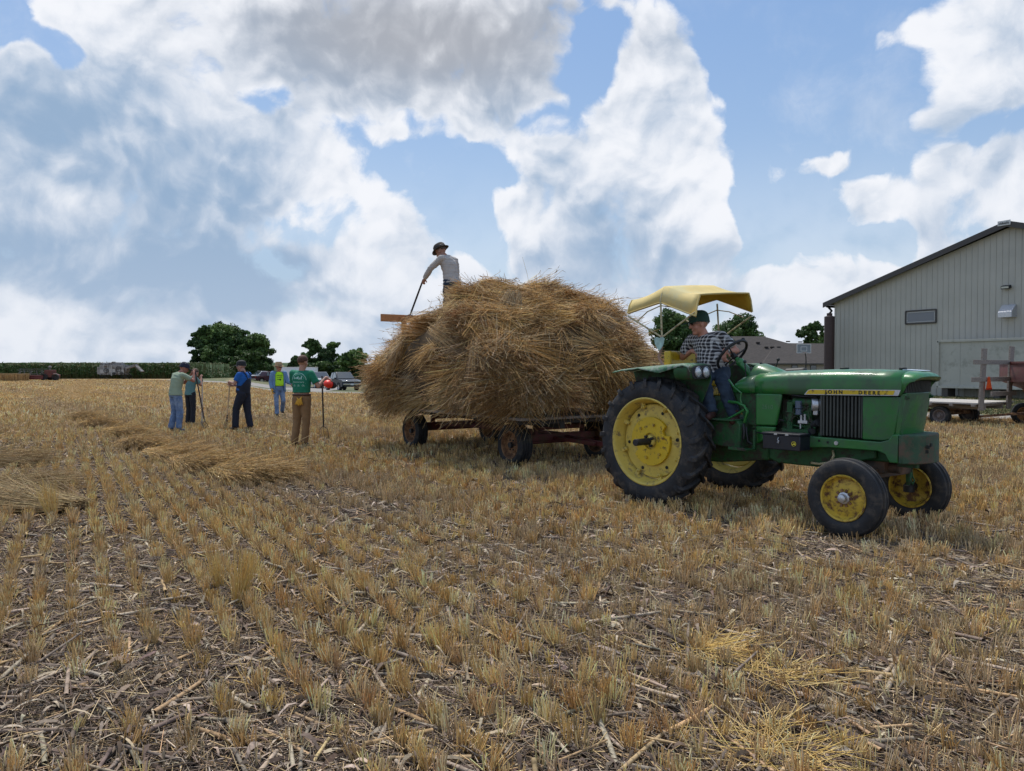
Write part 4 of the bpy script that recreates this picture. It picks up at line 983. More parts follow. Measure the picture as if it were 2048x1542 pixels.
for s in (-1, 1):
    base = Vector((.03, s * .56, 1.93)); cp = MB()
    for x in (-.49, 0, .49): cp.cyl(base, (x, s * .555, 2.20 if x else 2.38), .011, 8)
    cp.tube([b + Vector((0, 0, -.012)) for b in bows[6]], .010, 8)
    cp.tube([(-.36, s * .55, 2.13), (-.20, s * .55, 2.24), (0, s * .55, 2.30)], .007, 6).tube([(0, s * .55, 2.30), (.18, s * .55, 2.27), (.38, s * .55, 2.19)], .007, 6)
    cp.build('canopy_pole', M_tube, tr)
    MB().tube([(.03, s * .56, 1.95), (.02, s * .56, 1.80), (-.02, s * .56, 1.70), (.03, s * .555, 1.62), (.06, s * .54, 1.56)], .016, 10).build('canopy_bracket', mat('pinkish_bracket', (.42, .24, .17), rough=.6, var=.2), tr)
tg = MB(); hx = [(-.075, 1.925), (-.04, 1.945), (0, 1.93), (.04, 1.945), (.075, 1.925), (.06, 1.86), (.02, 1.80), (0, 1.785), (-.02, 1.80), (-.06, 1.86)]
tg.prism([(.02 + x, 0, z - .01) for x, z in hx], (0, -.600, 0), (0, -.592, 0)).build('heart_tag', mat('pale_tag', (.38, .55, .50), rough=.5, var=.3, vscale=18), tr)
# hitched drawbar end rests in the wagon tongue
# ------------------------------------------------------------------ people
SKIN = (.42, .215, .145)
def skin(nm, c=SKIN): return mat(nm, c, rough=.55, var=.12, vscale=14)
def V3(*a): return Vector(a)
def head_shape(mb, c, yaw=0.0, pitch=0.0, roll=0.0, s=1.13):
    c = c + Vector((0, 0, -.026))
    m = Euler((roll, pitch, yaw), 'XYZ').to_matrix()
    def q(x, y, z): return c + m @ (Vector((x, y, z)) * s)
    mb.ball(q(-.008, 0, .028), (.095 * s, .077 * s, .090 * s), 16, 12, m)          # skull
    mb.ball(q(.012, 0, -.035), (.072 * s, .062 * s, .080 * s), 14, 10, m)           # face
    mb.ball(q(.045, 0, -.090), (.036 * s, .034 * s, .026 * s), 10, 8, m)            # chin
    mb.caps(q(.078, 0, .012), q(.098, 0, -.028), .011 * s, .015 * s, 8)             # nose
    for t in (-1, 1):
        mb.ball(q(-.008, t * .078, -.012), (.020 * s, .010 * s, .032 * s), 8, 6, m) # ear
        mb.ball(q(.062, t * .030, .026), (.020 * s, .024 * s, .010 * s), 8, 6, m)   # brow
        mb.ball(q(.050, t * .040, -.035), (.026 * s, .022 * s, .024 * s), 8, 6, m)  # cheek
    mb.caps(q(.074, -.016, -.058), q(.074, .016, -.058), .0095 * s, .0095 * s, 8)   # lips
    return q, m
def hand_shape(mb, wr, d, palm, s=1.0, curl=.5):
    """wrist, direction of the fingers, palm normal, curl 0 flat .. 1 fist"""
    d = Vector(d).normalized(); p = Vector(palm); p = (p - d * p.dot(d)).normalized(); w = d.cross(p).normalized()
    k = wr + d * .085 * s
    mb.caps(wr, wr + d * .03 * s, .026 * s, .030 * s, 10)
    for t in (-1.2, -.4, .4, 1.2): mb.caps(wr + d * .015 * s + w * t * .012 * s, k + w * t * .019 * s, .0135 * s, .0115 * s, 8)
    for t, L in ((-1.35, .060), (-.45, .075), (.45, .080), (1.35, .072)):
        a = k + w * t * .0185 * s; dd = d; L *= s
        for j, (f, r0, r1) in enumerate(((.42, .0098, .0092), (.32, .0092, .0084), (.26, .0084, .0072))):
            ang = curl * (.75 + .35 * j); nd = (dd * math.cos(ang) + p * math.sin(ang)).normalized(); p2 = (p - nd * p.dot(nd)).normalized() if abs(p.dot(nd)) < .97 else -d
            b = a + nd * L * f; mb.caps(a, b, r0 * s, r1 * s, 8); a = b
            dd = nd; p = p2
        p = Vector(palm); p = (p - d * p.dot(d)).normalized()
    th = wr + d * .022 * s + w * .028 * s; t1 = th + (d * .6 + w * .55 + p * .45).normalized() * .036 * s; t2 = t1 + (d * .75 + w * .05 + p * .65 * (0.4 + curl)).normalized() * .030 * s
    mb.caps(th, t1, .0135 * s, .0115 * s, 8); mb.caps(t1, t2, .0112 * s, .0085 * s, 8)
DEF = dict(pel=V3(0, 0, .95), wst=V3(0, 0, 1.06), chs=V3(0, 0, 1.30), nek=V3(-.01, 0, 1.47), hed=V3(.02, 0, 1.645),
           shL=V3(0, .185, 1.41), elL=V3(-.01, .235, 1.13), wrL=V3(.06, .235, .88), shR=V3(0, -.185, 1.41), elR=V3(-.01, -.235, 1.13), wrR=V3(.06, -.235, .88),
           hpL=V3(0, .09, .93), knL=V3(.02, .105, .50), anL=V3(-.01, .11, .085), hpR=V3(0, -.09, .93), knR=V3(.02, -.105, .50), anR=V3(-.01, -.11, .085))
def person(name_, label, loc, rz, J, shirt, pants, S=1.0, head=(0, 0, 0), sleeve='short', skinc=SKIN, hat=None, hair=(.06, .04, .03), hands=None, belly=0.0, shoe=(.03, .025, .02), hem=.90,
           extras=None, vox=.0075, wid=1.0, pleg=1.0, parent=None, untuck=True, seated=False, wr=.010, cuff=1.0, hemlo=.05):
    j = {k: v.copy() for k, v in DEF.items()}; j.update({k: Vector(v) for k, v in J.items()})
    root = empty('person', loc, rz, label, 'person', parent=parent); root.scale = (S, S, S)
    b = MB()
    axs = (j['nek'] - j['pel']).normalized(); yv = (j['shL'] - j['shR']).normalized(); yh = (j['hpL'] - j['hpR']).normalized()
    def ring(c, yy, up, rx, ry, n=20):
        yy = (yy - up * yy.dot(up)).normalized(); xx = yy.cross(up).normalized()
        return [c + xx * rx * math.cos(2 * PI * k / n) + yy * ry * math.sin(2 * PI * k / n) for k in range(n)]
    def torso(mb, g=0.0, bot=0.0, top=True, hemr=0.0, lo=None):
        chu = (j['nek'] - j['chs']).normalized(); mid = (j['chs'] - j['wst']).normalized()
        fw = yv.cross(axs).normalized()
        secs = []
        if lo is not None:
            dn = (j['wst'] - j['pel']).normalized(); secs.append(ring(j['pel'] + dn * lo, yh, dn, .125 + g + hemr, (.172 + g + hemr) * wid))
        if not (lo and lo > 0): secs += [ring(j['pel'], yh, (j['wst'] - j['pel']).normalized(), .118 + g + hemr * .6, (.168 + g + hemr * .5) * wid)]
        secs += [ring(j['wst'] + fw * belly * .35, yh + yv, mid, .108 + g + belly, (.150 + g + hemr * .3) * wid + belly * .4), ring(j['wst'].lerp(j['chs'], .5) + fw * belly * .25, yh + yv, mid, .114 + g + belly * .6, (.158 + g) * wid + belly * .2),
                ring(j['chs'], yv, mid, .118 + g, (.168 + g) * wid), ring(j['chs'].lerp(j['nek'], .45), yv, chu, .108 + g, (.160 + g) * wid)]
        if top: secs += [ring(j['chs'].lerp(j['nek'], .78), yv, chu, .080 + g, .125 + g), ring(j['nek'] - chu * .005, yv, chu, .058 + g, .066 + g)]
        mb.loft(secs)
    torso(b, -.008); b.caps(j['nek'] - axs * .03, j['hed'] - Vector((.012, 0, .06)), .066, .058, 14)
    hq, hm = head_shape(b, j['hed'], *head)
    for s in 'LR':
        sh, el, wr_ = j['sh' + s], j['el' + s], j['wr' + s]
        b.caps(sh, el, .052, .040, 12); b.caps(el, wr_, .039, .026, 12); b.caps(j['chs'].lerp(j['nek'], .5), sh, .07, .055, 12)
        hp, kn, an = j['hp' + s], j['kn' + s], j['an' + s]
        b.caps(hp, kn, .075, .052, 12); b.caps(kn, an, .050, .035, 12)
        H = (hands or {}).get(s)
        dd = (wr_ - el).normalized(); pm = Vector((0, -1 if s == 'L' else 1, 0))
        if H: hand_shape(b, wr_, H[0], H[1], 1.0, H[2])
        else: hand_shape(b, wr_, dd, pm, 1.0, .35)
    remesh(b, 'body', skin(name_ + '_skin', skinc), root, vox, 2)
    # shirt
    sm = shirt if isinstance(shirt, bpy.types.Material) else mat(name_ + '_shirt', shirt, rough=.85, var=.12, vscale=8)
    sb = MB(); torso(sb, .018, hemr=.012 if untuck else 0, lo=(-.05 if untuck else hemlo))
    cut = []
    for s in 'LR':
        sh, el, wr_ = j['sh' + s], j['el' + s], j['wr' + s]
        sb.caps(j['chs'].lerp(j['nek'], .55), sh, .078, .072, 12)
        if sleeve == 'short':
            e = sh.lerp(el, .72); sb.ball(sh, .073); sb.tube([sh, sh.lerp(el, .35), e], [.072, .071, .070], 16)
        else:
            sb.caps(sh, el, .070, .056, 14); sb.ball(el, .057); sb.tube([el, el.lerp(wr_, .5), el.lerp(wr_, .97)], [.056, .052, .042 * cuff], 14)
    shirt_o = remesh(sb, 'shirt', sm, root, .012, 2, wrinkle=wr * .6, wscale=9, seed=sum(map(ord, name_)) % 17)
    # trousers
    pm_ = pants if isinstance(pants, bpy.types.Material) else mat(name_ + '_trousers', pants, rough=.85, var=.18, vscale=7)
    pb = MB(); dn = (j['wst'] - j['pel']).normalized()
    pb.loft([ring(j['pel'] - dn * .10, yh, dn, .122, .165 * wid), ring(j['pel'], yh, dn, .130, .180 * wid), ring(j['pel'] + dn * (.07 if not seated else .05), yh, dn, .124 + belly * .4, .166 * wid)])
    for s in 'LR':
        hp, kn, an = j['hp' + s], j['kn' + s], j['an' + s]
        pb.ball(hp, .098 * pleg); pb.tube([hp, hp.lerp(kn, .5), kn], [.098 * pleg, .089 * pleg, .074 * pleg], 16); pb.ball(kn, .073 * pleg)
        e = an + (an - kn).normalized() * .01; pb.tube([kn, kn.lerp(an, .5), e], [.074 * pleg, .071 * pleg, .068 * pleg], 16)
    pants_o = remesh(pb, 'trousers', pm_, root, .013, 2, wrinkle=wr * .8, wscale=8, seed=3 + sum(map(ord, name_)) % 11)
    # shoes
    smt = mat(name_ + '_shoe', shoe, rough=.7, var=.2)
    for s in 'LR':
        kn, an = j['kn' + s], j['an' + s]; f = (yh if s else yh); f = Vector((j.get('fd' + s) or (1, 0, 0))).normalized()
        q = MB(); q.caps(an - f * .03 + V3(0, 0, -.04), an + f * .15 + V3(0, 0, -.055), .046, .038, 12); q.caps(an + V3(0, 0, .03), an + V3(0, 0, -.03), .046, .048, 12)
        remesh(q, 'shoe', smt, root, .010, 1)
    hmat = mat(name_ + '_hair', hair, rough=.8, var=.3, vscale=60)
    # hair round the back and sides (under any hat)
    hb = MB(); N = 22; M_ = 10
    for i in range(M_ + 1):
        ph = PI * .5 - i * (PI * .62) / M_
        for k in range(N):
            a = 2 * PI * k / N; x, y, z = math.cos(ph) * math.cos(a), math.cos(ph) * math.sin(a), math.sin(ph)
            front = max(0, math.cos(a)); zz = z
            if front > .35 and z < .28: zz = .28 - (.28 - z) * .12
            ear = abs(math.sin(a)) > .8
            if ear and zz < -.05: zz = -.05
            rr = 1.06
            hb.v.append(tuple(hq((-.008) + .095 * rr * x * (1 if front < .3 or z > .28 else .97), .079 * rr * y, .028 + .093 * rr * zz)))
    hb.f = [(i * N + k, i * N + (k + 1) % N, (i + 1) * N + (k + 1) % N, (i + 1) * N + k) for i in range(M_) for k in range(N)]
    hb.build('hair', hmat, root, thick=.006)
    if hat: hat(root, hq, hm)
    j['hq'] = hq; j['hm'] = hm; j['shirt'] = shirt_o; j['pants'] = pants_o; j['ring'] = ring; j['dn'] = dn; j['yh'] = yh; j['yv'] = yv
    if extras: extras(root, j)
    return root, j
def cap_hat(c, name='cap', brim=1):
    def f(root, hq, hm):
        mb = MB(); N = 24; secs = []
        for i in range(7):
            a = i / 6 * PI / 2 * .98; rr = math.cos(a) ** .75; z = .050 + .092 * math.sin(a)
            secs.append([hq(-.006 + .108 * rr * math.cos(2 * PI * k / N), .090 * rr * math.sin(2 * PI * k / N), z - (.022 if i == 0 else 0) - .012 * (1 - math.cos(2 * PI * k / N)) * (i < 2)) for k in range(N)])
        mb.loft(secs); o = mb.build(name, mat(name + '_cloth', c, rough=.8, var=.15, vscale=20), root)
        b = MB(); A_ = []; B_ = []
        for k in range(13):
            t = -PI / 2.4 + k * (2 * PI / 2.4) / 12; A_.append(hq(-.006 + .104 * math.cos(t), .088 * math.sin(t), .034)); B_.append(hq(.020 + (.104 + .072 * math.cos(t)) * math.cos(t), .082 * math.sin(t), .022 - .012 * math.cos(t)))
        b.loft([A_, B_], closed=False, cap=False); b.build('brim', o.data.materials[0], o, thick=.005)
    return f
def brim_hat(c, w=.155, droop=.02, crown=.115, name='hat', tilt=0.0):
    def f(root, hq, hm):
        N = 28; mb = MB(); prof = [(w, .040 - droop), (w * .85, .040 - droop * .3), (.112, .046), (.104, .060), (.100, .046 + crown * .7), (.080, .046 + crown), (.030, .040 + crown), (0.001, .036 + crown)]
        secs = [[hq(-.006 + r * math.cos(2 * PI * k / N) * 1.05 + tilt * 0, r * .93 * math.sin(2 * PI * k / N), z + (.018 * abs(math.sin(2 * PI * k / N)) ** 2 if r > .13 else 0) - tilt * math.cos(2 * PI * k / N) * (r > .12)) for k in range(N)] for r, z in prof]
        mb.loft(secs, cap=False); o = mb.build(name, mat(name + '_felt', c, rough=.85, var=.25, vscale=18, bump=.3, bscale=120), root, thick=.004)
        MB().loft([[hq(-.006 + .1055 * 1.05 * math.cos(2 * PI * k / N), .1055 * .93 * math.sin(2 * PI * k / N), z) for k in range(N)] for z in (.058, .078)], cap=False).build('hat_band', M_black, o, thick=.002)
    return f
def glasses(root, j, dark=True):
    hq = j['hq']; m = mat('sunglass_lens', (.01, .01, .012), rough=.08) if dark else M_alu
    mb = MB()
    for t in (-1, 1):
        mb.ball(hq(.084, t * .034, .004), (.010, .026, .018), 10, 8, j['hm']); mb.beam(hq(.080, t * .058, .008), hq(-.01, t * .080, .006), .003, .006)
    mb.beam(hq(.094, -.012, .008), hq(.094, .012, .008), .004, .004); mb.build('glasses', m, root)
def belt(root, j, c, z=.055, w=.035, wid=1.0, belly=0.0):
    secs = [j['ring'](j['pel'] + j['dn'] * zz, j['yh'], j['dn'], .133 + belly, .178 * wid, 28) for zz in (z - w / 2, z + w / 2)]
    MB().loft(secs, cap=False).build('belt', mat('belt_leather', c, rough=.6), root, thick=.006)
def pitchfork(top, tip, label, wood=(.10, .05, .022), tines=3, spread=.10, fwd=None, L_t=.30, name='pitchfork', group='pitchforks'):
    """handle end, tine end (world)"""
    top = Vector(top); tip = Vector(tip); d = (tip - top).normalized(); L = (tip - top).length
    root = empty(name, tip, 0, label, 'pitchfork', group)
    o = -tip; k = tip - d * L_t
    MB().tube([top + o, top.lerp(k, .5) + o, k - d * .06 + o], [.016, .018, .017], 10).build('handle', mat('fork_wood', wood, rough=.6, var=.25, vscale=10, stretch=(6, 6, 1)), root)
    S, U, A = frame(d); fw = Vector(fwd) if fwd else U; fw = (fw - d * fw.dot(d)).normalized(); sd = d.cross(fw).normalized()
    MB().cyl(k - d * .10 + o, k + o, .019, 10, .012).build('ferrule', M_black, root)
    for i in range(tines):
        t = (i / (tines - 1) - .5) * 2; mb = MB()
        mb.tube([k + o, k + d * .04 + sd * spread * t * .75 + o, k + d * .10 + sd * spread * t + fw * .015 + o, k + d * L_t * .7 + sd * spread * t * 1.02 + fw * .035 + o, tip + sd * spread * t + fw * .02 + o], [.007, .006, .0055, .005, .002], 8)
        mb.build('tine', M_black, root)
    return root
def decal(txts, shirt_o, root, origin, right, up, dirn, m, arc=None, name='print'):
    """project lettering onto the cloth: origin/right/up in local coordinates, dirn the ray direction"""
    bm = bmesh.new(); bm.from_mesh(shirt_o.data); bv = BVHTree.FromBMesh(bm); bm.free(); mb = MB()
    dirn = Vector(dirn).normalized(); right = Vector(right).normalized(); up = Vector(up).normalized(); origin = Vector(origin)
    for (s, size, cx, cy, sx) in txts:
        if isinstance(s, str): vs, fs = text_mesh(s, size, 0, sx)
        else: vs, fs = s
        q = []
        for v in vs:
            p = origin + right * (cx + v.x) + up * (cy + v.y) - dirn * .5; h = bv.ray_cast(p, dirn)
            q.append((h[0] if h[0] is not None else p + dirn * .5) - dirn * .004)
        mb.add(q, fs)
    return mb.build(name, m, root, smooth=False, fix=False)
def marks(w, rows, seed=1, h=.03):
    """rows of worn, unreadable print"""
    r = random.Random(seed); vs = []; fs = []
    for q in range(rows):
        x = -w / 2
        while x < w / 2:
            a = r.uniform(.006, .020); y = -q * h * 1.5; b = h * r.uniform(.4, 1); dx = r.uniform(-.004, .004); o = len(vs)
            vs += [V3(x, y, 0), V3(x + a, y, 0), V3(x + a + dx, y + b, 0), V3(x + dx, y + b, 0)]; fs.append((o, o + 1, o + 2, o + 3)); x += a + r.uniform(.004, .010)
    return vs, fs
def arcstrip(r, w, a0, a1, n=24):
    vs = []; 
    for k in range(n + 1):
        a = a0 + (a1 - a0) * k / n
        vs += [Vector((r * math.cos(a), r * math.sin(a), 0)), Vector(((r + w) * math.cos(a), (r + w) * math.sin(a), 0))]
    return vs, [(2 * k, 2 * k + 1, 2 * k + 3, 2 * k + 2) for k in range(n)]

def denim(nm, c, c2): return mat(nm, c, rough=.85, var=.25, vscale=6, c2=c2, c2amt=.45, c2scale=5)
M_jean = denim('faded_denim', (.115, .185, .33), (.22, .30, .44)); M_djean = denim('dark_denim', (.016, .030, .052), (.035, .055, .085))
def stand(u, v): return gp(u, v)

# --- man in the sage green T-shirt and jeans, leaning on his fork, seen from behind
p = stand(352, 863); A1 = R(48)                # faces away and to the right
M_sage = mat('sage_cotton', (.27, .335, .235), rough=.9, var=.10, vscale=5)
fy1 = Vector((math.cos(A1), math.sin(A1), 0)); ly1 = Vector((-math.sin(A1), math.cos(A1), 0))
def L2W(p, a, S, q):
    return Vector((p.x + S * (q[0] * math.cos(a) - q[1] * math.sin(a)), p.y + S * (q[0] * math.sin(a) + q[1] * math.cos(a)), S * q[2]))
J1 = dict(chs=V3(.05, 0, 1.29), nek=V3(.12, 0, 1.45), hed=V3(.215, -.01, 1.585), shL=V3(.07, .19, 1.38), shR=V3(.09, -.19, 1.39),
          elR=V3(.34, -.24, 1.25), wrR=V3(.40, -.14, 1.45), elL=V3(.30, .16, 1.20), wrL=V3(.41, .0, 1.43), knR=V3(.06, -.10, .50), anR=V3(.02, -.11, .085), knL=V3(.02, .11, .50), anL=V3(-.06, .12, .085))
person('sage', 'man in sage green T-shirt, faded jeans and navy cap leaning over his fork', p, A1, J1, M_sage, M_jean, S=1.0, head=(-.2, .40, 0), hat=cap_hat((.012, .016, .035)), wid=1.1, pleg=1.08, wr=.014,
       skinc=(.36, .15, .10), hands=dict(L=((.25, -.35, .55), (.6, 0, -.3), .9), R=((.15, .5, .5), (.6, 0, -.3), .9)), hair=(.05, .035, .03), shoe=(.10, .11, .13))
ft = L2W(p, A1, 1, (.47, -.06, 1.50)); tip = gp(413, 864)
pitchfork(ft, tip, 'dark pitchfork standing under the hands of the man in the sage green shirt', wood=(.035, .020, .014), fwd=(1, 0, .3))
# --- someone in a teal shirt just beyond him
p = stand(372, 855); p = gp(374, 853); A2 = R(-55)
J2 = dict(chs=V3(.03, 0, 1.28), nek=V3(.09, 0, 1.43), hed=V3(.17, 0, 1.56), elR=V3(.22, -.18, 1.18), wrR=V3(.34, -.05, 1.40), elL=V3(.22, .16, 1.16), wrL=V3(.35, .03, 1.38))
person('teal', 'person in a long teal shirt, mostly hidden behind the man in sage green', p + V3(-.05, .35, 0), R(60), J2, mat('teal_cotton', (.095, .20, .20), rough=.9, var=.1), (.012, .014, .022), S=.93, head=(0, .3, 0), wid=.9,
       skinc=(.40, .19, .13), hands=dict(L=((.2, -.3, .6), (.6, 0, -.3), .9), R=((.2, .4, .6), (.6, 0, -.3), .9)), hair=(.08, .05, .03))
pitchfork(L2W(p + V3(-.05, .35, 0), R(60), .93, (.42, .0, 1.36)), gp(404, 860), 'dark pitchfork held by the person in the teal shirt, beside its twin', wood=(.035, .020, .014), fwd=(1, 0, .3))

# --- man in navy bib overalls, blue T-shirt
p = stand(488, 860); A3 = R(165)               # faces left, a little away
M_over = mat('navy_overalls', (.010, .014, .028), rough=.85, var=.3, vscale=6)
J3 = dict(pel=V3(.02, 0, .95), wst=V3(0, 0, 1.07), chs=V3(-.02, 0, 1.30), nek=V3(-.01, 0, 1.46), hed=V3(.06, .01, 1.635),
          shL=V3(.0, .19, 1.40), shR=V3(-.03, -.17, 1.40), elL=V3(.09, .25, 1.18), wrL=V3(.30, .16, 1.22), elR=V3(.10, -.22, 1.16), wrR=V3(.30, .05, 1.12),
          knL=V3(.16, .10, .52), anL=V3(.17, .11, .085), knR=V3(-.02, -.12, .50), anR=V3(-.10, -.13, .085))
def ov3(root, j):
    # bib and back of the overalls: a chest-high shell over the shirt, and straps
    fw = Vector((1, 0, 0)); secs = []
    for t, g in ((-.10, .036), (0.0, .036), (.5, .036), (.62, .036)):
        c = j['pel'].lerp(j['chs'], t) if t > 0 else j['pel'] + (j['pel'] - j['wst']) * -t; up = (j['chs'] - j['pel']).normalized()
        rr = j['ring'](c, j['yh'], up, .118 + g, .165 + g, 24)
        if t == .62: rr = [q + up * (-.07 + .24 * abs(math.cos(2 * PI * k / 24)) ** 2) for k, q in enumerate(rr)]
        secs.append(rr)
    MB().loft(secs, cap=False).build('bib', M_over, root, thick=.008)
    st = MB()
    for y in (.09, -.09):
        st.tube([V3(-.14, y * .5, 1.28), V3(-.135, y, 1.40), V3(-.05, y * 1.1, 1.492), V3(.06, y, 1.45), V3(.12, y, 1.33)], .014, 6)
    st.build('strap', M_over, root); glasses(root, j, False)
person('navy', 'bearded man in navy bib overalls and blue T-shirt, leaning on a pale fork', p, A3, J3, mat('blue_cotton', (.010, .105, .38), rough=.9, var=.12), M_over, S=1.0, head=(.25, .05, 0), hat=cap_hat((.014, .015, .017), brim=0),
       pleg=1.22, wid=1.12, belly=.03, skinc=(.40, .22, .16), hair=(.30, .29, .28), hands=dict(L=((.3, -.8, .1), (0, 0, -1), .9), R=((.3, .6, .3), (.5, 0, .3), 1.0)), extras=ov3, untuck=False, shoe=(.03, .028, .025))
hpnt = L2W(p, A3, 1, (.36, .08, 1.17))
pitchfork(hpnt + V3(.02, 0, .06), gp(452, 862), 'pitchfork with a pale wooden handle held by the man in navy overalls', wood=(.48, .32, .17), fwd=(-1, 0, .35), spread=.11, tines=4)

# --- man with the straw hat, neon shirt and open denim jacket
p = stand(558, 832); A4 = R(-62)               # faces the camera, walking
M_neon = mat('neon_cotton', (.42, .80, .02), rough=.85, var=.08)
M_chamb = mat('chambray', (.13, .24, .42), rough=.88, var=.15, vscale=7)
J4 = dict(elR=V3(-.02, -.25, 1.13), wrR=V3(.08, -.24, .90), elL=V3(.05, .27, 1.14), wrL=V3(.12, .45, 1.06), knR=V3(.06, -.09, .51), anR=V3(.08, -.08, .085), knL=V3(.06, .13, .52), anL=V3(-.26, .16, .17), hed=V3(.03, 0, 1.64))
def ex4(root, j):
    # open jacket: two fronts and a back around the torso, and its sleeves
    secs = []; N = 26
    for (c, g) in ((V3(0, 0, .80), .060), (V3(0, 0, .95), .046), (V3(.01, 0, 1.10), .040), (V3(0, 0, 1.30), .040), (V3(-.01, 0, 1.42), .036)):
        rr = []
        for k in range(N):
            a = R(42) + (2 * PI - R(84)) * k / (N - 1); rr.append(c + V3((.118 + g) * math.cos(a), (.172 + g) * math.sin(a), 0))
        secs.append(rr)
    secs.append([V3(-.01, 0, 1.475) + V3(.085 * math.cos(R(42) + (2 * PI - R(84)) * k / (N - 1)), .11 * math.sin(R(42) + (2 * PI - R(84)) * k / (N - 1)), 0) for k in range(N)])
    jk = MB().loft(secs, closed=False, cap=False).build('jacket', M_chamb, root, thick=.012)
    for s in 'LR':
        q = MB(); sh, el, w_ = j['sh' + s], j['el' + s], j['wr' + s]; q.caps(sh + V3(0, 0, .005), el, .092, .070, 14); q.caps(V3(0, sh.y * .5, 1.41), sh, .07, .085, 12); q.ball(el, .070); q.tube([el, el.lerp(w_, .92)], [.070, .056], 14)
        remesh(q, 'sleeve', M_chamb, jk, .012, 2, wrinkle=.010)
    glasses(root, j, True); belt(root, j, (.01, .01, .01), .06, .04)
    for s in 'LR':
        g = MB(); w_ = j['wr' + s]; dd = (w_ - j['el' + s]).normalized(); hand_shape(g, w_, dd, (0, 1 if s == 'R' else -1, 0), 1.22, .45)
        remesh(g, 'glove', mat('yellow_glove', (.60, .33, .04), rough=.8) if s == 'R' else mat('grey_glove', (.12, .15, .15), rough=.8), root, .009, 1)
    decal([(marks(.17, 2, 9, .042), 0, 0, .06, 1), (arcstrip(0, .035, 0, PI * 2, 6), 0, .02, -.065, 1), (marks(.05, 1, 2, .03), 0, -.05, -.07, 1)], j['shirt'], root, V3(0, 0, 1.28), (0, 1, 0), (0, 0, 1), (-1, 0, 0), mat('dark_print', (.04, .10, .02), rough=.9))
person('neon', 'man in a straw hat, neon green T-shirt and open denim jacket, walking forward', p, A4, J4, M_neon, M_jean, S=.98, head=(.55, 0, 0), hat=brim_hat((.42, .28, .15), .165, .01, .12, 'straw_hat'), skinc=(.42, .19, .13), belly=.03, untuck=False, extras=ex4, hair=(.25, .22, .2))
pitchfork(L2W(p, A4, .98, (.18, .50, 1.06)), L2W(p, A4, .98, (.20, .56, .0)), 'brown fork held by the man in neon, partly behind the green T-shirt', wood=(.16, .07, .03))

# --- young man in the green printed T-shirt, seen from behind
p = stand(604, 893); A5 = R(76)
M_kelly = mat('green_cotton', (.008, .175, .095), rough=.85, var=.10, vscale=5)
M_tan = mat('tan_canvas', (.235, .135, .060), rough=.85, var=.16, vscale=6)
J5 = dict(chs=V3(0, 0, 1.31), nek=V3(.0, -.01, 1.48), hed=V3(.03, -.015, 1.66), shL=V3(0, .185, 1.42), shR=V3(0, -.205, 1.41), elR=V3(.03, -.34, 1.17), wrR=V3(.22, -.40, 1.34), elL=V3(.12, .24, 1.18), wrL=V3(.30, .14, 1.26),
          knL=V3(.02, .11, .50), anL=V3(-.03, .15, .085), knR=V3(.01, -.09, .50), anR=V3(-.01, -.06, .085))
def ex5(root, j):
    belt(root, j, (.06, .022, .012), .055, .034, 1.04)
    g = MB(); c = V3(-.150, -.035, .905)
    for k in range(5): g.caps(c + V3(0, (k - 2) * .020, 0), c + V3(-.004 * k, (k - 2) * .034 + .01, -.075 - .012 * (2 - abs(k - 2))), .014, .012, 8)
    for k in range(4): g.caps(c + V3(-.012, (k - 1) * .022 - .02, .02), c + V3(-.014, (k - 1) * .034 - .01, -.05), .014, .011, 8)
    g.caps(c + V3(.01, -.04, .06), c + V3(0, .0, .0), .012, .022, 8); g.caps(c + V3(.0, .05, .05), c + V3(0, .02, .0), .010, .02, 8)
    remesh(g, 'glove', mat('leather_glove', (.62, .33, .03), rough=.75, var=.2, vscale=30), root, .007, 1)
    T_ = [(arcstrip(.145, .007, R(5), R(175)), 0, 0, .02, 1), ('Anniversary', .042, 0, -.005, 1.15), (arcstrip(.118, .003, R(20), R(160)), 0, 0, .02, 1), (marks(.15, 1, 3, .055), 0, -.01, .055, 1), (marks(.10, 1, 5, .008), 0, .05, .038, 1)]
    for k in range(3): T_.append((arcstrip(.012, .004, 0, PI * 2, 12), 0, -.09 + k * .09, -.075, 1)); T_.append((arcstrip(.006, .003, 0, PI * 2, 10), 0, -.065 + k * .09, -.080, 1)); T_.append(('--', .04, -.08 + k * .09, -.055, 1))
    T_.append((([V3(-.14, -.036, 0), V3(.14, -.036, 0), V3(.14, -.032, 0), V3(-.14, -.032, 0)], [(0, 1, 2, 3)]), 0, 0, 0, 1))
    decal(T_, j['shirt'], root, V3(0, .0, 1.26), (0, -1, 0), (0, 0, 1), (1, 0, 0), mat('pale_print', (.45, .68, .60), rough=.9))
person('kelly', 'young man in green printed T-shirt and tan trousers, yellow gloves in his back pocket', p, A5, J5, M_kelly, M_tan, S=1.03, head=(-.12, .04, 0), hair=(.085, .035, .020), wid=1.06, pleg=1.05, extras=ex5, untuck=False, hemlo=.098, wr=.009,
       skinc=(.42, .22, .15), hands=dict(R=((.2, -.6, -.25), (.2, 0, -1), .5), L=((.3, -.5, .2), (0, 0, -1), .7)), shoe=(.06, .04, .03))
ft = gp(648, 880); tp = at(644, 752, ft.y)
pitchfork(tp, ft, 'tall dark pitchfork standing on its tines beside the man in the green T-shirt', wood=(.045, .026, .018), fwd=(0, 1, .2), spread=.09)
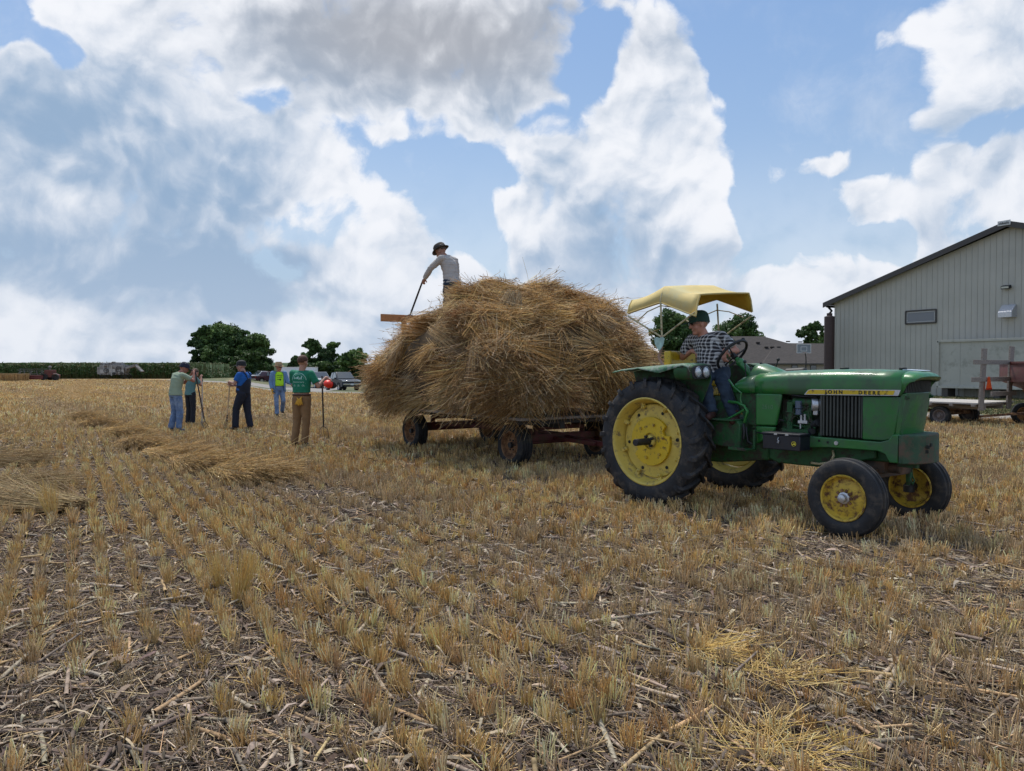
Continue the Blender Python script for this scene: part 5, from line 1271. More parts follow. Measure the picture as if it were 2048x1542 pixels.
# red plastic helmet-like cap he holds
c = at(657, 768, ft.y - .1); mb = MB(); mb.loft([[V3(.105 * math.cos(a) * math.cos(b * PI / 16), .09 * math.cos(b * PI / 16) * math.sin(a), .12 * math.sin(b * PI / 16)) for a in np.linspace(0, 2 * PI, 20, endpoint=False)] for b in range(0, 8)])
rc = mb.build('cap', mat('orange_red_plastic', (.85, .035, .015), rough=.45), None); rc.location = c; rc.rotation_euler = (R(95), R(18), 0); tag(rc, 'bright orange red cap held in the hand of the man in green', 'cap')
b = MB(); b.loft([[V3(.10 * math.cos(a), .09 * math.sin(a), 0) for a in np.linspace(-1.1, 1.1, 12)], [V3(.17 * math.cos(a) + .01, .09 * math.sin(a), -.012) for a in np.linspace(-1.1, 1.1, 12)]], closed=False, cap=False); b.build('peak', M_black, rc, thick=.005)

# --- man on top of the load
p = Vector((at(902, 640, 14.55).x, 14.55, 2.27)); A6 = R(152)
J6 = dict(pel=V3(-.02, 0, .93), wst=V3(.0, 0, 1.04), chs=V3(.05, 0, 1.26), nek=V3(.12, 0, 1.41), hed=V3(.225, .0, 1.535), shL=V3(.10, .17, 1.35), shR=V3(.04, -.20, 1.35), elL=V3(.32, .22, 1.16), wrL=V3(.50, .14, 1.00), elR=V3(.03, -.25, 1.08), wrR=V3(.12, -.19, .87))
M_shirt6 = mat('pale_linen', (.44, .40, .365), rough=.9, var=.10, vscale=5)
root6, j6 = person('load', 'man in a pale long-sleeved shirt and brown hat standing on the straw load', p, A6, J6, M_shirt6, M_djean, S=1.0, head=(0, .50, 0), sleeve='long', hat=brim_hat((.055, .042, .032), .150, .02, .085, 'hat'), skinc=(.36, .18, .12),
       hands=dict(L=((.3, -.05, -.6), (.2, -.6, 0), .9), R=((.1, .1, -.9), (0, 1, 0), .5)), wid=1.0, wr=.020, hair=(.10, .07, .05))
pitchfork(L2W(p, A6, 1, (.54, .13, .985)) + V3(0, 0, 2.27), at(811, 655, 15.1), 'black-handled pitchfork pushed into the straw by the man on the load', wood=(.014, .012, .012), fwd=(0, 0, 1))

# --- driver, in tractor coordinates
def plaid():
    m = bpy.data.materials.new('plaid_cotton'); m.use_nodes = True; t = m.node_tree; b = t.nodes['Principled BSDF']; b.inputs['Roughness'].default_value = .9
    N = t.nodes.new; L = t.links.new; tcn = N('ShaderNodeTexCoord'); sp = N('ShaderNodeSeparateXYZ')
    nz = N('ShaderNodeTexNoise'); nz.inputs['Scale'].default_value = 5; L(tcn.outputs['Object'], nz.inputs['Vector'])
    w = N('ShaderNodeVectorMath'); w.operation = 'MULTIPLY_ADD'; w.inputs[1].default_value = (.05, .05, .05); L(nz.outputs['Color'], w.inputs[0]); L(tcn.outputs['Object'], w.inputs[2]); L(w.outputs[0], sp.inputs[0])
    def mth(op, a, b_=None):
        n = N('ShaderNodeMath'); n.operation = op
        for i, s in enumerate((a, b_)):
            if s is None: continue
            if isinstance(s, (int, float)): n.inputs[i].default_value = s
            else: L(s, n.inputs[i])
        return n.outputs[0]
    def band(c, f, th):
        return mth('GREATER_THAN', mth('SINE', mth('MULTIPLY', c, f)), th)
    h = mth('ADD', sp.outputs[0], mth('MULTIPLY', sp.outputs[1], .8)); v = sp.outputs[2]; F = 150
    dk = mth('ADD', band(h, F, -.42), band(v, F, -.42)); r2 = N('ShaderNodeMapRange'); L(dk, r2.inputs[0]); r2.inputs[2].default_value = 2
    cr = N('ShaderNodeMix'); cr.data_type = 'RGBA'; L(r2.outputs[0], cr.inputs[0]); cr.inputs[6].default_value = (.62, .61, .60, 1); cr.inputs[7].default_value = (.022, .020, .024, 1)
    L(cr.outputs[2], b.inputs['Base Color']); return m
def drv_extra(root, j):
    MB().lathe([(0, .036), (.012, .037), (.024, .036)], j['wrL'] + (j['elL'] - j['wrL']).normalized() * .03, (j['elL'] - j['wrL']).normalized(), 16).build('wristwatch', M_alu, root)
    glasses(root, j, True)
AD = R(-68)                                     # he faces out to the right side of the tractor
JD = dict(pel=V3(0, 0, .14), wst=V3(.01, -.02, .25), chs=V3(.02, -.07, .42), nek=V3(.045, -.115, .565), hed=V3(.09, -.155, .715),
          shL=V3(.03, .09, .535), shR=V3(-.03, -.275, .50), elL=V3(.0, .26, .36), wrL=V3(.17, .16, .37), elR=V3(-.10, -.40, .30), wrR=V3(.03, -.25, .375),
          hpL=V3(.03, .10, .12), hpR=V3(.03, -.09, .12), knL=V3(.29, .17, -.02), anL=V3(.42, .34, -.36), knR=V3(.34, -.02, .0), anR=V3(.44, .08, -.32))
dr, jd = person('driver', 'driver in plaid shirt and green cap on the tractor, looking back at the wagon', (0, 0, 0), 0, JD, plaid(), M_djean, S=1.0, head=(-1.05, .12, 0), hat=cap_hat((.012, .045, .028)), seated=True, belly=.030, wid=.92,
       skinc=(.52, .24, .165), hands=dict(L=((.25, .0, -.85), (-.5, .3, .0), .6), R=((.35, .55, -.25), (.1, 0, -1), .5)), hair=(.34, .31, .29), shoe=(.055, .018, .012), extras=drv_extra, wr=.018, vox=.0065)
dw = Matrix.Translation(TO) @ Matrix.Rotation(-TA, 4, 'Z') @ Matrix.Translation((.35, .0, 1.405)) @ Matrix.Rotation(AD, 4, 'Z')
dr.matrix_world = dw
# ------------------------------------------------------------------ background: lawn, drive, corn, trees, buildings, vehicles
def sheet(name, pts, z, m, label=None):
    bm = bmesh.new(); bm.faces.new([bm.verts.new((x, y, 0)) for x, y in pts])
    for k in range(-60, 400, 3): bmesh.ops.bisect_plane(bm, geom=bm.verts[:] + bm.edges[:] + bm.faces[:], plane_co=(k, 0, 0), plane_no=(1, 0, 0))
    for k in range(12, 130, 2): bmesh.ops.bisect_plane(bm, geom=bm.verts[:] + bm.edges[:] + bm.faces[:], plane_co=(0, k, 0), plane_no=(0, 1, 0))
    bmesh.ops.triangulate(bm, faces=[f for f in bm.faces if len(f.verts) > 4])
    for v in bm.verts: v.co.z = float(dip(v.co.x, v.co.y)) + z + (.03 if v.co.y > 40 else 0)
    me = bpy.data.meshes.new(name); bm.to_mesh(me); bm.free(); o = finish(me, name, m, smooth=True); tag(o, kind='structure'); return o
M_grass = mat('mown_grass', (.085, .105, .038), rough=.95, var=.35, vscale=1.5, c2=(.17, .145, .07), c2amt=.45, c2scale=.7, bump=.5, bscale=20)
M_gravel = mat('pale_gravel', (.27, .25, .225), rough=.95, var=.3, vscale=8, bump=.6, bscale=40)
sheet('lawn', [(60, 15), (15.2, 25.4), (-12.3, 60), (-43, 98), (-43, 160), (400, 400), (400, 15)], .006, M_grass)
sheet('gravel_drive', [(60, 12), (60, 14.4), (15.4, 25.6), (-12, 60.3), (-43, 98.5), (-45, 97), (-14, 58.2), (13.9, 23.3)], .010, M_gravel)
o = sheet('farm_yard', [(-30, 84), (-16, 66), (-20, 92), (-33, 98)], .014, M_gravel)
n = 26000; yy = rng.uniform(24, 52, n); xx = yy * rng.uniform(.50, .72, n); edge = 25.6 + (15.4 - xx) * 1.25 * (xx < 15.4)
k = yy > np.where(xx < 15.4, 25.6 + (15.4 - xx) * 1.25, 25.6 - (xx - 15.4) * .25) + .2; xx, yy = xx[k], yy[k]; n = len(xx)
d = np.stack([rng.normal(0, .5, n), rng.normal(0, .5, n), np.ones(n)], 1) * rng.uniform(.03, .11, n)[:, None]
v, f, t = stalks(np.stack([xx, yy, np.zeros(n)], 1), d, np.full(n, .012), pal(n, [(.08, .11, .035), (.06, .085, .03), (.12, .12, .05), (.20, .17, .09)], .15), sides=2, taper=.3)
tag(fromnp('grass', v, f, M_straw, tint=t), 'short mown grass with dry patches in front of the barn', 'grass', kind='stuff')

def leaf_mat(name, c):
    m = bpy.data.materials.new(name); m.use_nodes = True; t = m.node_tree; b = t.nodes['Principled BSDF']; b.inputs['Roughness'].default_value = .6; b.inputs['Specular IOR Level'].default_value = .3
    a = t.nodes.new('ShaderNodeAttribute'); a.attribute_name = 'tint'; t.links.new(a.outputs['Color'], b.inputs['Base Color'])
    tr_ = t.nodes.new('ShaderNodeBsdfTranslucent'); t.links.new(a.outputs['Color'], tr_.inputs[0]); mx = t.nodes.new('ShaderNodeMixShader'); mx.inputs[0].default_value = .22
    t.links.new(b.outputs[0], mx.inputs[1]); t.links.new(tr_.outputs[0], mx.inputs[2]); t.links.new(mx.outputs[0], t.nodes['Material Output'].inputs[0]); return m
M_leaf = leaf_mat('tree_leaves', None); M_bark = mat('bark', (.085, .065, .05), rough=.95, var=.4, vscale=3, bump=.6, bscale=12)
def quads(c, nrm, size, tint, asp=.6):
    n = len(c); r = rng.normal(size=(n, 3)); s = np.cross(nrm, r); s /= np.linalg.norm(s, axis=1, keepdims=True) + 1e-9; u = np.cross(nrm, s); u /= np.linalg.norm(u, axis=1, keepdims=True) + 1e-9
    a = size[:, None]; b = a * asp
    V = np.stack([c - s * a, c + u * b, c + s * a, c - u * b], 1)
    return V.reshape(-1, 3), np.arange(n * 4).reshape(n, 4), np.repeat(tint[:, None], 4, 1).reshape(-1, 3)
GREENS = [(.085, .150, .038), (.062, .115, .032), (.115, .185, .05), (.048, .09, .028)]
def tree(loc, h, w, label, seed=0, nb=26, leaf=.17, nleaf=22000, low=.12, cols=GREENS, name='tree', group=None, gap=.0, d=None):
    r0 = random.Random(seed); d = d or w
    root = empty(name, loc, 0, label, 'tree', group)
    cs = []; 
    for i in range(nb):
        t = (i + .5) / nb; z = h * (low + (1 - low) * t) ; prof = math.sin(PI * min(.98, (.10 + .90 * t) ** .85)) ** .55 * (1 - gap * .0)
        a = r0.uniform(0, 2 * PI); q = math.sqrt(r0.random()) * .95
        br = r0.uniform(.17, .28) * min(w, h * 1.3) * (.72 if gap else 1)
        x = math.cos(a) * q * max(0, w / 2 * prof - br * .45); y = math.sin(a) * q * max(0, d / 2 * prof - br * .45)
        zz = max(br * .5 + h * low * .6, min(h - br * .8, z + r0.uniform(-.06, .06) * h)); cs.append((x, y, zz, br, r0.uniform(.75, 1.2), r0.randrange(len(cols))))
    cs.append((r0.uniform(-.1, .1) * w, 0, h - .13 * w, .13 * w, 1.0, 0))
    sub = []
    for (x, y, z, br, l, ci) in cs:                      # each bough carries smaller sprays
        for k in range(9):
            v = Vector((r0.gauss(0, 1), r0.gauss(0, 1), r0.gauss(0, .8))).normalized() * br * r0.uniform(.55, 1.15)
            sub.append((x + v.x, y + v.y, max(.4, z + v.z * .8), br * r0.uniform(.22, .42), l * r0.uniform(.8, 1.2), ci))
        sub.append((x, y, z, br * .7, l * .9, ci))
    A = np.array([s[:4] for s in sub]); wts = A[:, 3] ** 2; wts /= wts.sum(); idx = rng.choice(len(sub), nleaf, p=wts)
    v = rng.normal(size=(nleaf, 3)); v /= np.linalg.norm(v, axis=1, keepdims=True); rad = rng.uniform(.35, 1.08, nleaf) ** .7
    C = A[idx, :3] + v * (A[idx, 3] * rad)[:, None] * np.array([1, 1, .8]); C[:, 2] = np.maximum(C[:, 2], .2)
    nr = v + rng.normal(0, .7, (nleaf, 3)); nr /= np.linalg.norm(nr, axis=1, keepdims=True)
    base = np.array(cols)[np.array([s[5] for s in sub])[idx]] * np.array([s[4] for s in sub])[idx][:, None] * (1 + rng.normal(0, .15, (nleaf, 1)))
    V, F, T = quads(C, nr, leaf * 1.25 * rng.uniform(.6, 1.3, nleaf), np.clip(base, .005, .6)); fromnp('crown', V, F, M_leaf, root, tint=T)
    tk = MB(); tr0 = max(.12, w * .028); top = h * .62
    tk.tube([(0, 0, -.1), (.02 * w, 0, h * .2), (-.01 * w, .01 * w, h * .42), (0, 0, top)], [tr0 * 1.25, tr0, tr0 * .7, tr0 * .25], 10)
    for k, (x, y, z, br, l, ci) in enumerate(cs[::2]):
        z0 = min(top * .95, max(h * .15, z - br - r0.uniform(.05, .2) * h)); tk.tube([(0, 0, z0), (x * .5, y * .5, z0 + (z - z0) * .55), (x, y, z)], [tr0 * .42, tr0 * .25, tr0 * .08], 6)
    tk.build('trunk', M_bark, root); return root
def tp(u0, u1, vtop, Y, label, **k):
    w = (u1 - u0) / FPX * Y; x = ((u0 + u1) / 2 - 1024) / FPX * Y; h = EYE + (VH - vtop) / FPX * Y
    z = float(dip(x, Y)); return tree((x, Y, z), h - z, w, label, **k)
G1 = 'trees behind the corn field'; G2 = 'trees behind the parked cars'; G3 = 'trees behind the house'
tp(376, 440, 653, 132, 'leftmost tree of the big clump, its open crown showing sky', seed=3, nb=16, gap=.3, nleaf=15000, low=.15, group=G1)
tp(392, 500, 646, 136, 'tallest broad dark tree in the middle of the big clump', seed=5, nb=34, nleaf=34000, low=.05, group=G1)
tp(425, 500, 656, 138, 'dark tree closing the gap in the middle of the big clump', seed=33, nb=26, nleaf=24000, low=.1, group=G1)
tp(395, 470, 690, 128, 'round dark tree low in the big clump above the corn', seed=25, nb=22, nleaf=20000, low=.0, group=G1)
tp(470, 549, 668, 134, 'right-hand tree of the big clump with a pointed top', seed=8, nb=24, nleaf=24000, low=.04, group=G1)
tp(458, 545, 702, 124, 'lighter green bushy tree at the foot of the big clump', seed=9, nb=24, nleaf=24000, low=.0, cols=[(.055, .10, .025), (.045, .085, .022), (.07, .12, .03)], group=G1)
tp(592, 660, 677, 132, 'open-crowned tree behind the man in the green T-shirt', seed=12, nb=17, nleaf=13500, low=.22, gap=.4, group=G2)
tp(640, 695, 684, 134, 'tree with thin branches right of the open-crowned tree', seed=13, nb=15, nleaf=11500, low=.2, gap=.4, group=G2)
tp(570, 622, 712, 128, 'low round green tree above the white trailer', seed=14, nb=16, nleaf=12000, low=.0, cols=[(.06, .105, .03), (.045, .085, .024)], group=G2)
tp(676, 745, 700, 122, 'dark dense tree beside the left edge of the straw load', seed=15, nb=22, nleaf=22000, low=.0, group=G2)
tp(590, 700, 722, 126, 'dark hedge of undergrowth behind the parked pickups', seed=16, nb=26, nleaf=20000, low=.0, name='hedge', group=G2)
tp(735, 800, 712, 128, 'dark tree mostly hidden behind the straw load', seed=17, nb=16, nleaf=8000, low=.0, group=G2)
tp(1290, 1400, 622, 96, 'big dark tree behind the driver and the canopy poles', seed=21, nb=30, nleaf=34000, leaf=.14, low=.04, group=G3)
tp(1262, 1330, 700, 92, 'low dark tree between the straw load and the heart-shaped tag', seed=22, nb=16, nleaf=12000, leaf=.14, low=.0, group=G3)
tp(1425, 1528, 632, 135, 'rounded tree behind the peak of the house roof', seed=23, nb=24, nleaf=24000, low=.2, group=G3)
tp(1592, 1662, 644, 135, 'ragged tree between the house roof and the barn', seed=24, nb=15, nleaf=11000, low=.4, gap=.4, group=G3)
tp(1440, 1474, 676, 84, 'small yellow green bush in front of the house roof', seed=27, nb=8, nleaf=3500, leaf=.10, low=.0, cols=[(.10, .13, .05), (.08, .11, .04)], group=G3)

# corn: blades on stalks, thousands of them
def corn():
    parts = []
    n = 90000; q = rng.random(n); Y = 108 + 26 * q ** 1.7; X = rng.uniform(-125, -42.5, n)
    keep = X < -43 - (Y - 108) * .05 + 2 * np.sin(Y); X, Y = X[keep], Y[keep]; n = len(X)
    hmax = 2.0 + .10 * np.sin(X * .35) + rng.normal(0, .07, n) + .2 * np.clip((Y - 112) / 8, 0, 1); hmax *= np.clip((-X - 42) / 3.5, .35, 1)
    z = hmax * rng.uniform(.15, 1, n) ** .7
    front = Y < 109.5; 
    nr = np.stack([rng.normal(0, .6, n), -np.abs(rng.normal(.5, .4, n)), rng.normal(.5, .4, n)], 1); nr /= np.linalg.norm(nr, axis=1, keepdims=True)
    c = pal(n, [(.035, .085, .018), (.045, .10, .024), (.028, .070, .016), (.06, .12, .03)], .12); c[(z > hmax * .93) & (rng.random(n) < .4)] = (.16, .15, .06)
    parts.append(quads(np.stack([X, Y, z], 1), nr, rng.uniform(.14, .34, n), c, .28))
    m = 9000; X = rng.uniform(-125, -43, m); Y = 108 + 20 * rng.random(m) ** 2
    parts.append(stalks(np.stack([X, Y, np.zeros(m)], 1), np.stack([rng.normal(0, .05, m), rng.normal(0, .05, m), np.full(m, 2.2)], 1), np.full(m, .02), pal(m, [(.07, .11, .03), (.13, .13, .05)], .1)))
    return joinnp(parts)
V, F, T = corn(); tag(fromnp('corn_field', V, F, M_leaf, tint=T), 'tall green corn standing along the far edge of the stubble', 'corn field', kind='stuff')
# the mass of the field behind the first rows
xs_ = np.linspace(-330, -44, 260); ys_ = np.concatenate([[110], np.geomspace(111, 420, 40)]); gx, gy = np.meshgrid(xs_, ys_)
zz = 2.0 + rng.normal(0, .10, gx.shape) + .5 * np.clip((gy - 112) / 60, 0, 1.2); zz[0] = 0.0; zz[:, -1] = 0
i, j = np.meshgrid(np.arange(259), np.arange(len(ys_) - 1)); a = (j * 260 + i).ravel()
tag(fromnp('corn_mass', np.stack([gx, gy, zz], -1).reshape(-1, 3), np.stack([a, a + 1, a + 261, a + 260], 1), mat('corn_green', (.032, .072, .018), rough=.9, var=.5, vscale=1.2, bump=1, bscale=3)), 'the rest of the corn field stretching back to the horizon', 'corn field', kind='stuff')
# standing wheat at the far left
n = 16000; X = rng.uniform(-75, -56.5, n); Y = rng.uniform(88, 95, n); k = X < -Y * .628
X, Y = X[k], Y[k]; n = len(X); v, f, t = stalks(np.stack([X, Y, np.zeros(n)], 1), np.stack([rng.normal(0, .08, n), rng.normal(0, .08, n), rng.uniform(.7, .9, n)], 1), np.full(n, .02), pal(n, [(.40, .28, .14), (.34, .24, .12), (.46, .33, .17)], .1), sides=3, taper=1.3)
tag(fromnp('standing_wheat', v, f, M_straw, tint=t), 'strip of uncut ripe wheat at the far left edge', 'wheat', kind='stuff')
# a windrow of cut straw running away on the left
n = 9000; s = rng.random(n) ** .8; Yc = 36 + s * 50; Xc = (-.60 + .04 * s) * Yc + 1.0; X = Xc + rng.normal(0, .32, n); Y = Yc + rng.normal(0, .6, n); z = .09 * np.exp(-((X - Xc) / .38) ** 2)
a = rng.uniform(0, 2 * PI, n); d = np.stack([np.cos(a), np.sin(a), rng.normal(.1, .25, n)], 1) * rng.uniform(.2, .5, n)[:, None]
v, f, t = stalks(np.stack([X, Y, z * rng.random(n)], 1), d, np.full(n, .008), pal(n, [(.56, .41, .19), (.50, .36, .17), (.44, .32, .17)], .12)); tag(fromnp('windrow', v, f, M_straw, tint=t), 'low windrow of cut golden straw running away on the left', 'windrow', kind='stuff')

# ---- thresher and binder far away on the left
M_galv = mat('galvanised', (.22, .225, .23), rough=.6, var=.35, vscale=1.2, c2=(.10, .08, .065), c2amt=.4, c2scale=1.5)
c = at(236, 757, 106); th = empty('threshing_machine', (c.x, c.y, 0), 0, 'long grey galvanised threshing machine standing before the corn', 'threshing machine')
MB().box((-.5, 0, 1.25), (3.3, 1.5, 1.35)).box((-2.3, 0, 1.15), (.5, 1.2, 1.0)).box((-.5, 0, 2.0), (2.6, 1.0, .22)).build('body', M_galv, th, bevel=.03)
q = MB()
for k in range(7): q.box((-2.05 + k * .52, -.77, 1.25), (.05, .04, 1.35))
for k in range(3): q.box((-1.6 + k * 1.2, -.79, 1.05 + .1 * (k % 2)), (.8, .04, .5))
q.box((-.45, -.82, 1.2), (.12, .1, 1.5)); q.build('ribs', mat('pale_galvanised', (.33, .34, .34), rough=.6), th)
for x, z, r in ((-1.2, 1.15, .32), (.5, 1.35, .38), (.9, .8, .22), (-.1, .75, .18)): MB().lathe([(-.03, r), (.03, r), (.03, r - .05), (-.03, r - .05)], (x, -.86, z), (0, 1, 0), 24, closed=True).beam((x - r * .9, -.86, z), (x + r * .9, -.86, z), .03, .03).beam((x, -.86, z - r * .9), (x, -.86, z + r * .9), .03, .03).build('pulley', M_black, th)
MB().beam((1.1, 0, 1.45), (2.6, 0, 1.9), 1.0, .30).beam((2.4, 0, 1.95), (3.4, 0, 1.0), .9, .16).cyl((1.15, -.5, 1.2), (1.15, .5, 1.2), .28, 14).build('feeder', M_galv, th, bevel=.02)
MB().cyl((-2.4, 0, 2.1), (.7, 0, 2.15), .16, 12).ball((-.55, 0, 2.25), (.3, .3, .18)).build('blower_pipe', M_galv, th)
for x in (-1.7, 1.15):
    for y in (-.7, .7): MB().lathe([(-.07, .36), (.07, .36), (.07, .31), (-.07, .31)], (x, y, .36), (0, 1, 0), 24, closed=True).cyl((x, y - .09, .36), (x, y + .09, .36), .07, 10).beam((x - .33, y, .36), (x + .33, y, .36), .04, .04).beam((x, y, .04), (x, y, .68), .04, .04).build('wheel', M_black, th)
c = at(84, 759, 92); bi = empty('grain_binder', (c.x, c.y, 0), 0, 'old red harvesting machine with a long low header at the far left', 'harvester')
MB().box((-.95, -.3, .42), (2.9, .8, .50)).box((-.95, -.72, .30), (2.9, .1, .22)).build('header', mat('dull_red', (.14, .035, .03), rough=.7, var=.3), bi, bevel=.03)
rl = MB()
for k in range(6):
    a = k * PI / 3 + .3; rl.beam((-2.4, -.5 + .42 * math.cos(a), 1.0 + .42 * math.sin(a)), (.45, -.5 + .42 * math.cos(a), 1.0 + .42 * math.sin(a)), .05, .03)
    for x in (-2.3, -1, .35): rl.beam((x, -.5, 1.0), (x, -.5 + .42 * math.cos(a), 1.0 + .42 * math.sin(a)), .03, .03)
for x in (-1.9, -.4): rl.beam((x, -.2, .6), (x, -.4, 1.25), .05, .05)
rl.build('reel', M_galv, bi)
MB().box((1.0, 0, .85), (.9, 1.0, .9)).box((1.55, 0, .62), (.9, .8, .45), rot=(0, .35, 0)).build('body', M_redp, bi, bevel=.04)
MB().box((.6, 0, 1.2), (.3, .8, .5)).cyl((.75, 0, 1.3), (.75, 0, 1.7), .05, 8).build('engine', M_greend, bi, bevel=.02)
MB().ball((.98, 0, 1.62), (.20, .20, .17)).cyl((.98, 0, 1.3), (.98, 0, 1.5), .06, 8).build('air_cleaner', M_galv, bi)
for x, y in ((.6, -.6), (1.9, -.45), (.6, .6)): MB().lathe([(-.09, .30), (-.1, .40), (0, .43), (.1, .40), (.09, .30), (.03, .28), (.03, 0)], (x, y, .42), (0, 1, 0), 20).build('wheel', M_rubber, bi)

# ---- cars
M_glassc = mat('car_glass', (.03, .04, .045), rough=.06, spec=.8, coat=1.0)
M_chrome = mat('chrome', (.6, .6, .62), rough=.15, metal=.9)
def pickup(loc, rz, label, colr, bed=True, S=1.0):
    """x forward"""
    r = empty('pickup_truck' if bed else 'parked_car', loc, rz, label, 'pickup truck' if bed else 'car', 'vehicles parked behind the field'); r.scale = (S, S, S)
    pm = mat('car_paint', colr, rough=.38, coat=.12, spec=.25)
    low = [(-2.75, .55), (-2.80, .75), (-2.78, 1.12), (-.95, 1.14), (-.95, 1.18), (1.15, 1.18), (1.45, 1.17), (2.60, 1.08), (2.78, .98), (2.80, .55), (2.70, .42), (2.25, .42), (2.10, .78), (1.75, .86), (1.40, .78), (1.25, .42), (-1.25, .42), (-1.40, .78), (-1.75, .86), (-2.10, .78), (-2.25, .42), (-2.65, .45)]
    MB().prism([(x, 0, z) for x, z in low], (0, -.97, 0), (0, .97, 0)).build('body', pm, r, bevel=.06, seg=3)
    xr = -.95 if bed else -2.4
    cab = MB(); a0 = [(xr - .02, 1.15), (xr + .22, 1.80), (.35, 1.86), (1.25, 1.16)]; 
    cab.loft([[Vector((x, y * .90, z)) for x, z in a0[:1]] + [] for y in ()] or [[Vector((x, -.92 + (z - 1.15) * .22, z)) for x, z in a0], [Vector((x, .92 - (z - 1.15) * .22, z)) for x, z in a0]]).build('cab', pm, r, bevel=.05, seg=3)
    g = MB(); g.add([(.43, -.70, 1.80), (1.19, -.82, 1.20), (1.19, .82, 1.20), (.43, .70, 1.80)], [(0, 1, 2, 3)]); ws = g.build('windscreen', M_glassc, r, smooth=False, thick=.02); ws.location = (.035, 0, .03)
    for s in (-1, 1):
        for (x0, x1) in ((xr + .12, (xr + .35) / 2 + .0), ((xr + .35) / 2 + .07, .98)):
            mb = MB(); xs0 = [x0 + .12, x1 - (.02 if x1 < .9 else .62)]
            mb.add([(x0, s * .925, 1.20), (x1, s * .925, 1.20), (xs0[1], s * .80, 1.77), (xs0[0], s * .80, 1.77)], [(0, 1, 2, 3)]); mb.build('window', M_glassc, r, smooth=False, thick=.015)
        MB().box((1.02, s * 1.06, 1.24), (.12, .20, .16)).build('mirror', M_black, r, bevel=.03)
        MB().box((2.76, s * .76, .98), (.10, .34, .12)).build('headlight', M_glass, r, bevel=.02)
        MB().box((-2.79, s * .85, .98), (.05, .16, .30)).build('tail_light', mat('tail_red', (.30, .01, .01), rough=.2), r, bevel=.01)
        for x in (-1.75, 1.75):
            wl_ = empty('wheel', (x, s * .86, .39), parent=r)
            MB().lathe([(-.13, .25), (-.14, .36), (-.10, .39), (.10, .39), (.14, .36), (.13, .25)], (0, 0, 0), (0, s, 0), 28).build('tyre', M_rubber, wl_)
            q = MB().lathe([(.12, .255), (.10, .24), (.06, .22), (.06, 0)], (0, 0, 0), (0, s, 0), 28)
            for k in range(6): a = k * PI / 3; q.beam((.04 * math.cos(a), s * .10, .04 * math.sin(a)), (.24 * math.cos(a), s * .11, .24 * math.sin(a)), .05, .03, up=(0, 1, 0))
            q.build('rim', M_chrome, wl_)
    MB().box((2.79, 0, .84), (.05, 1.50, .20)).build('grille', M_black, r, bevel=.01); MB().box((2.81, 0, .96), (.03, 1.1, .05)).box((2.83, 0, .68), (.10, 1.75, .14)).build('bumper', M_chrome, r, bevel=.02)
    MB().box((2.81, 0, .52), (.06, 1.5, .16)).build('lower_grille', M_black, r); MB().box((2.885, 0, .66), (.01, .32, .14)).build('number_plate', mat('plate', (.6, .62, .62), rough=.4), r)
    if bed: MB().box((-1.85, 0, 1.125), (1.65, 1.6, .04)).build('bed', M_black, r); MB().box((-2.80, 0, .62), (.12, 1.8, .16)).build('bumper', M_chrome, r, bevel=.02)
    return r
pickup(((684 - 1024) / FPX * 77, 77, float(dip(-17, 77))), R(-90 + 32), 'dark blue grey pickup truck facing the camera beside the straw load', (.022, .030, .042))
pickup(((638 - 1024) / FPX * 88, 88, float(dip(-22, 88))), R(-90 + 30), 'silver car just behind the dark pickup, half hidden by the man in green', (.35, .37, .38), bed=False)
pickup(((536 - 1024) / FPX * 116, 116, float(dip(-36, 116))), R(50), 'dark maroon pickup seen from behind under the big clump of trees', (.05, .012, .022), S=.92)
pickup(((523 - 1024) / FPX * 119, 119, float(dip(-38, 119))), R(230), 'white pickup partly hidden behind the dark maroon one', (.55, .56, .57), S=.9)
tl = empty('box_trailer', ((598 - 1024) / FPX * 92, 92, float(dip(-25, 92))), R(4), 'white box trailer parked between the straw-hatted man and the green T-shirt', 'trailer')
MB().box((0, 0, 1.38), (4.1, 2.0, 2.0)).build('box', mat('white_panel', (.62, .64, .66), rough=.4), tl, bevel=.03)
MB().box((0, 0, 2.39), (4.15, 2.05, .05)).box((0, -1.005, .43), (4.1, .02, .06)).build('trim', M_chrome, tl)
for x in (-.4, .45): MB().lathe([(-.1, .2), (-.1, .33), (.1, .33), (.1, .2), (.04, .18), (.04, 0)], (x, -.95, .33), (0, -1, 0), 20).build('wheel', M_rubber, tl)

# ---- barn
bd = Vector((.496, -.868, 0)).normalized(); bn = Vector((.868, .496, 0)).normalized()       # along the wall towards us; away from us
B0 = Vector((19.95, 47.7, 0))
def wall_s(u, off=0.0):
    k = (u - 1024) / FPX; o_ = B0 - bn * off; return (k * o_.y - o_.x) / (bd.x - k * bd.y)
def wz(u, v, off=0.0):
    s = wall_s(u, off); y = (B0 - bn * off).y + bd.y * s; return s, EYE + (VH - v) / FPX * y
s_pk, z_pk = wz(2017, 449); s_pk2 = s_pk; z_ev = wz(1668, 604)[1]; Wd = s_pk * 2; DEP = 24
M_wall = mat('ribbed_steel_wall', (.41, .40, .355), rough=.6, var=.10, vscale=.6)
M_trim = mat('dark_trim', (.055, .050, .048), rough=.6); M_rooft = mat('dark_roof', (.075, .068, .065), rough=.6)
bt = math.atan2(bd.y, bd.x)
barn = empty('barn', B0, bt, 'big grey green ribbed steel barn with a low-pitched dark roof on the right', 'barn')
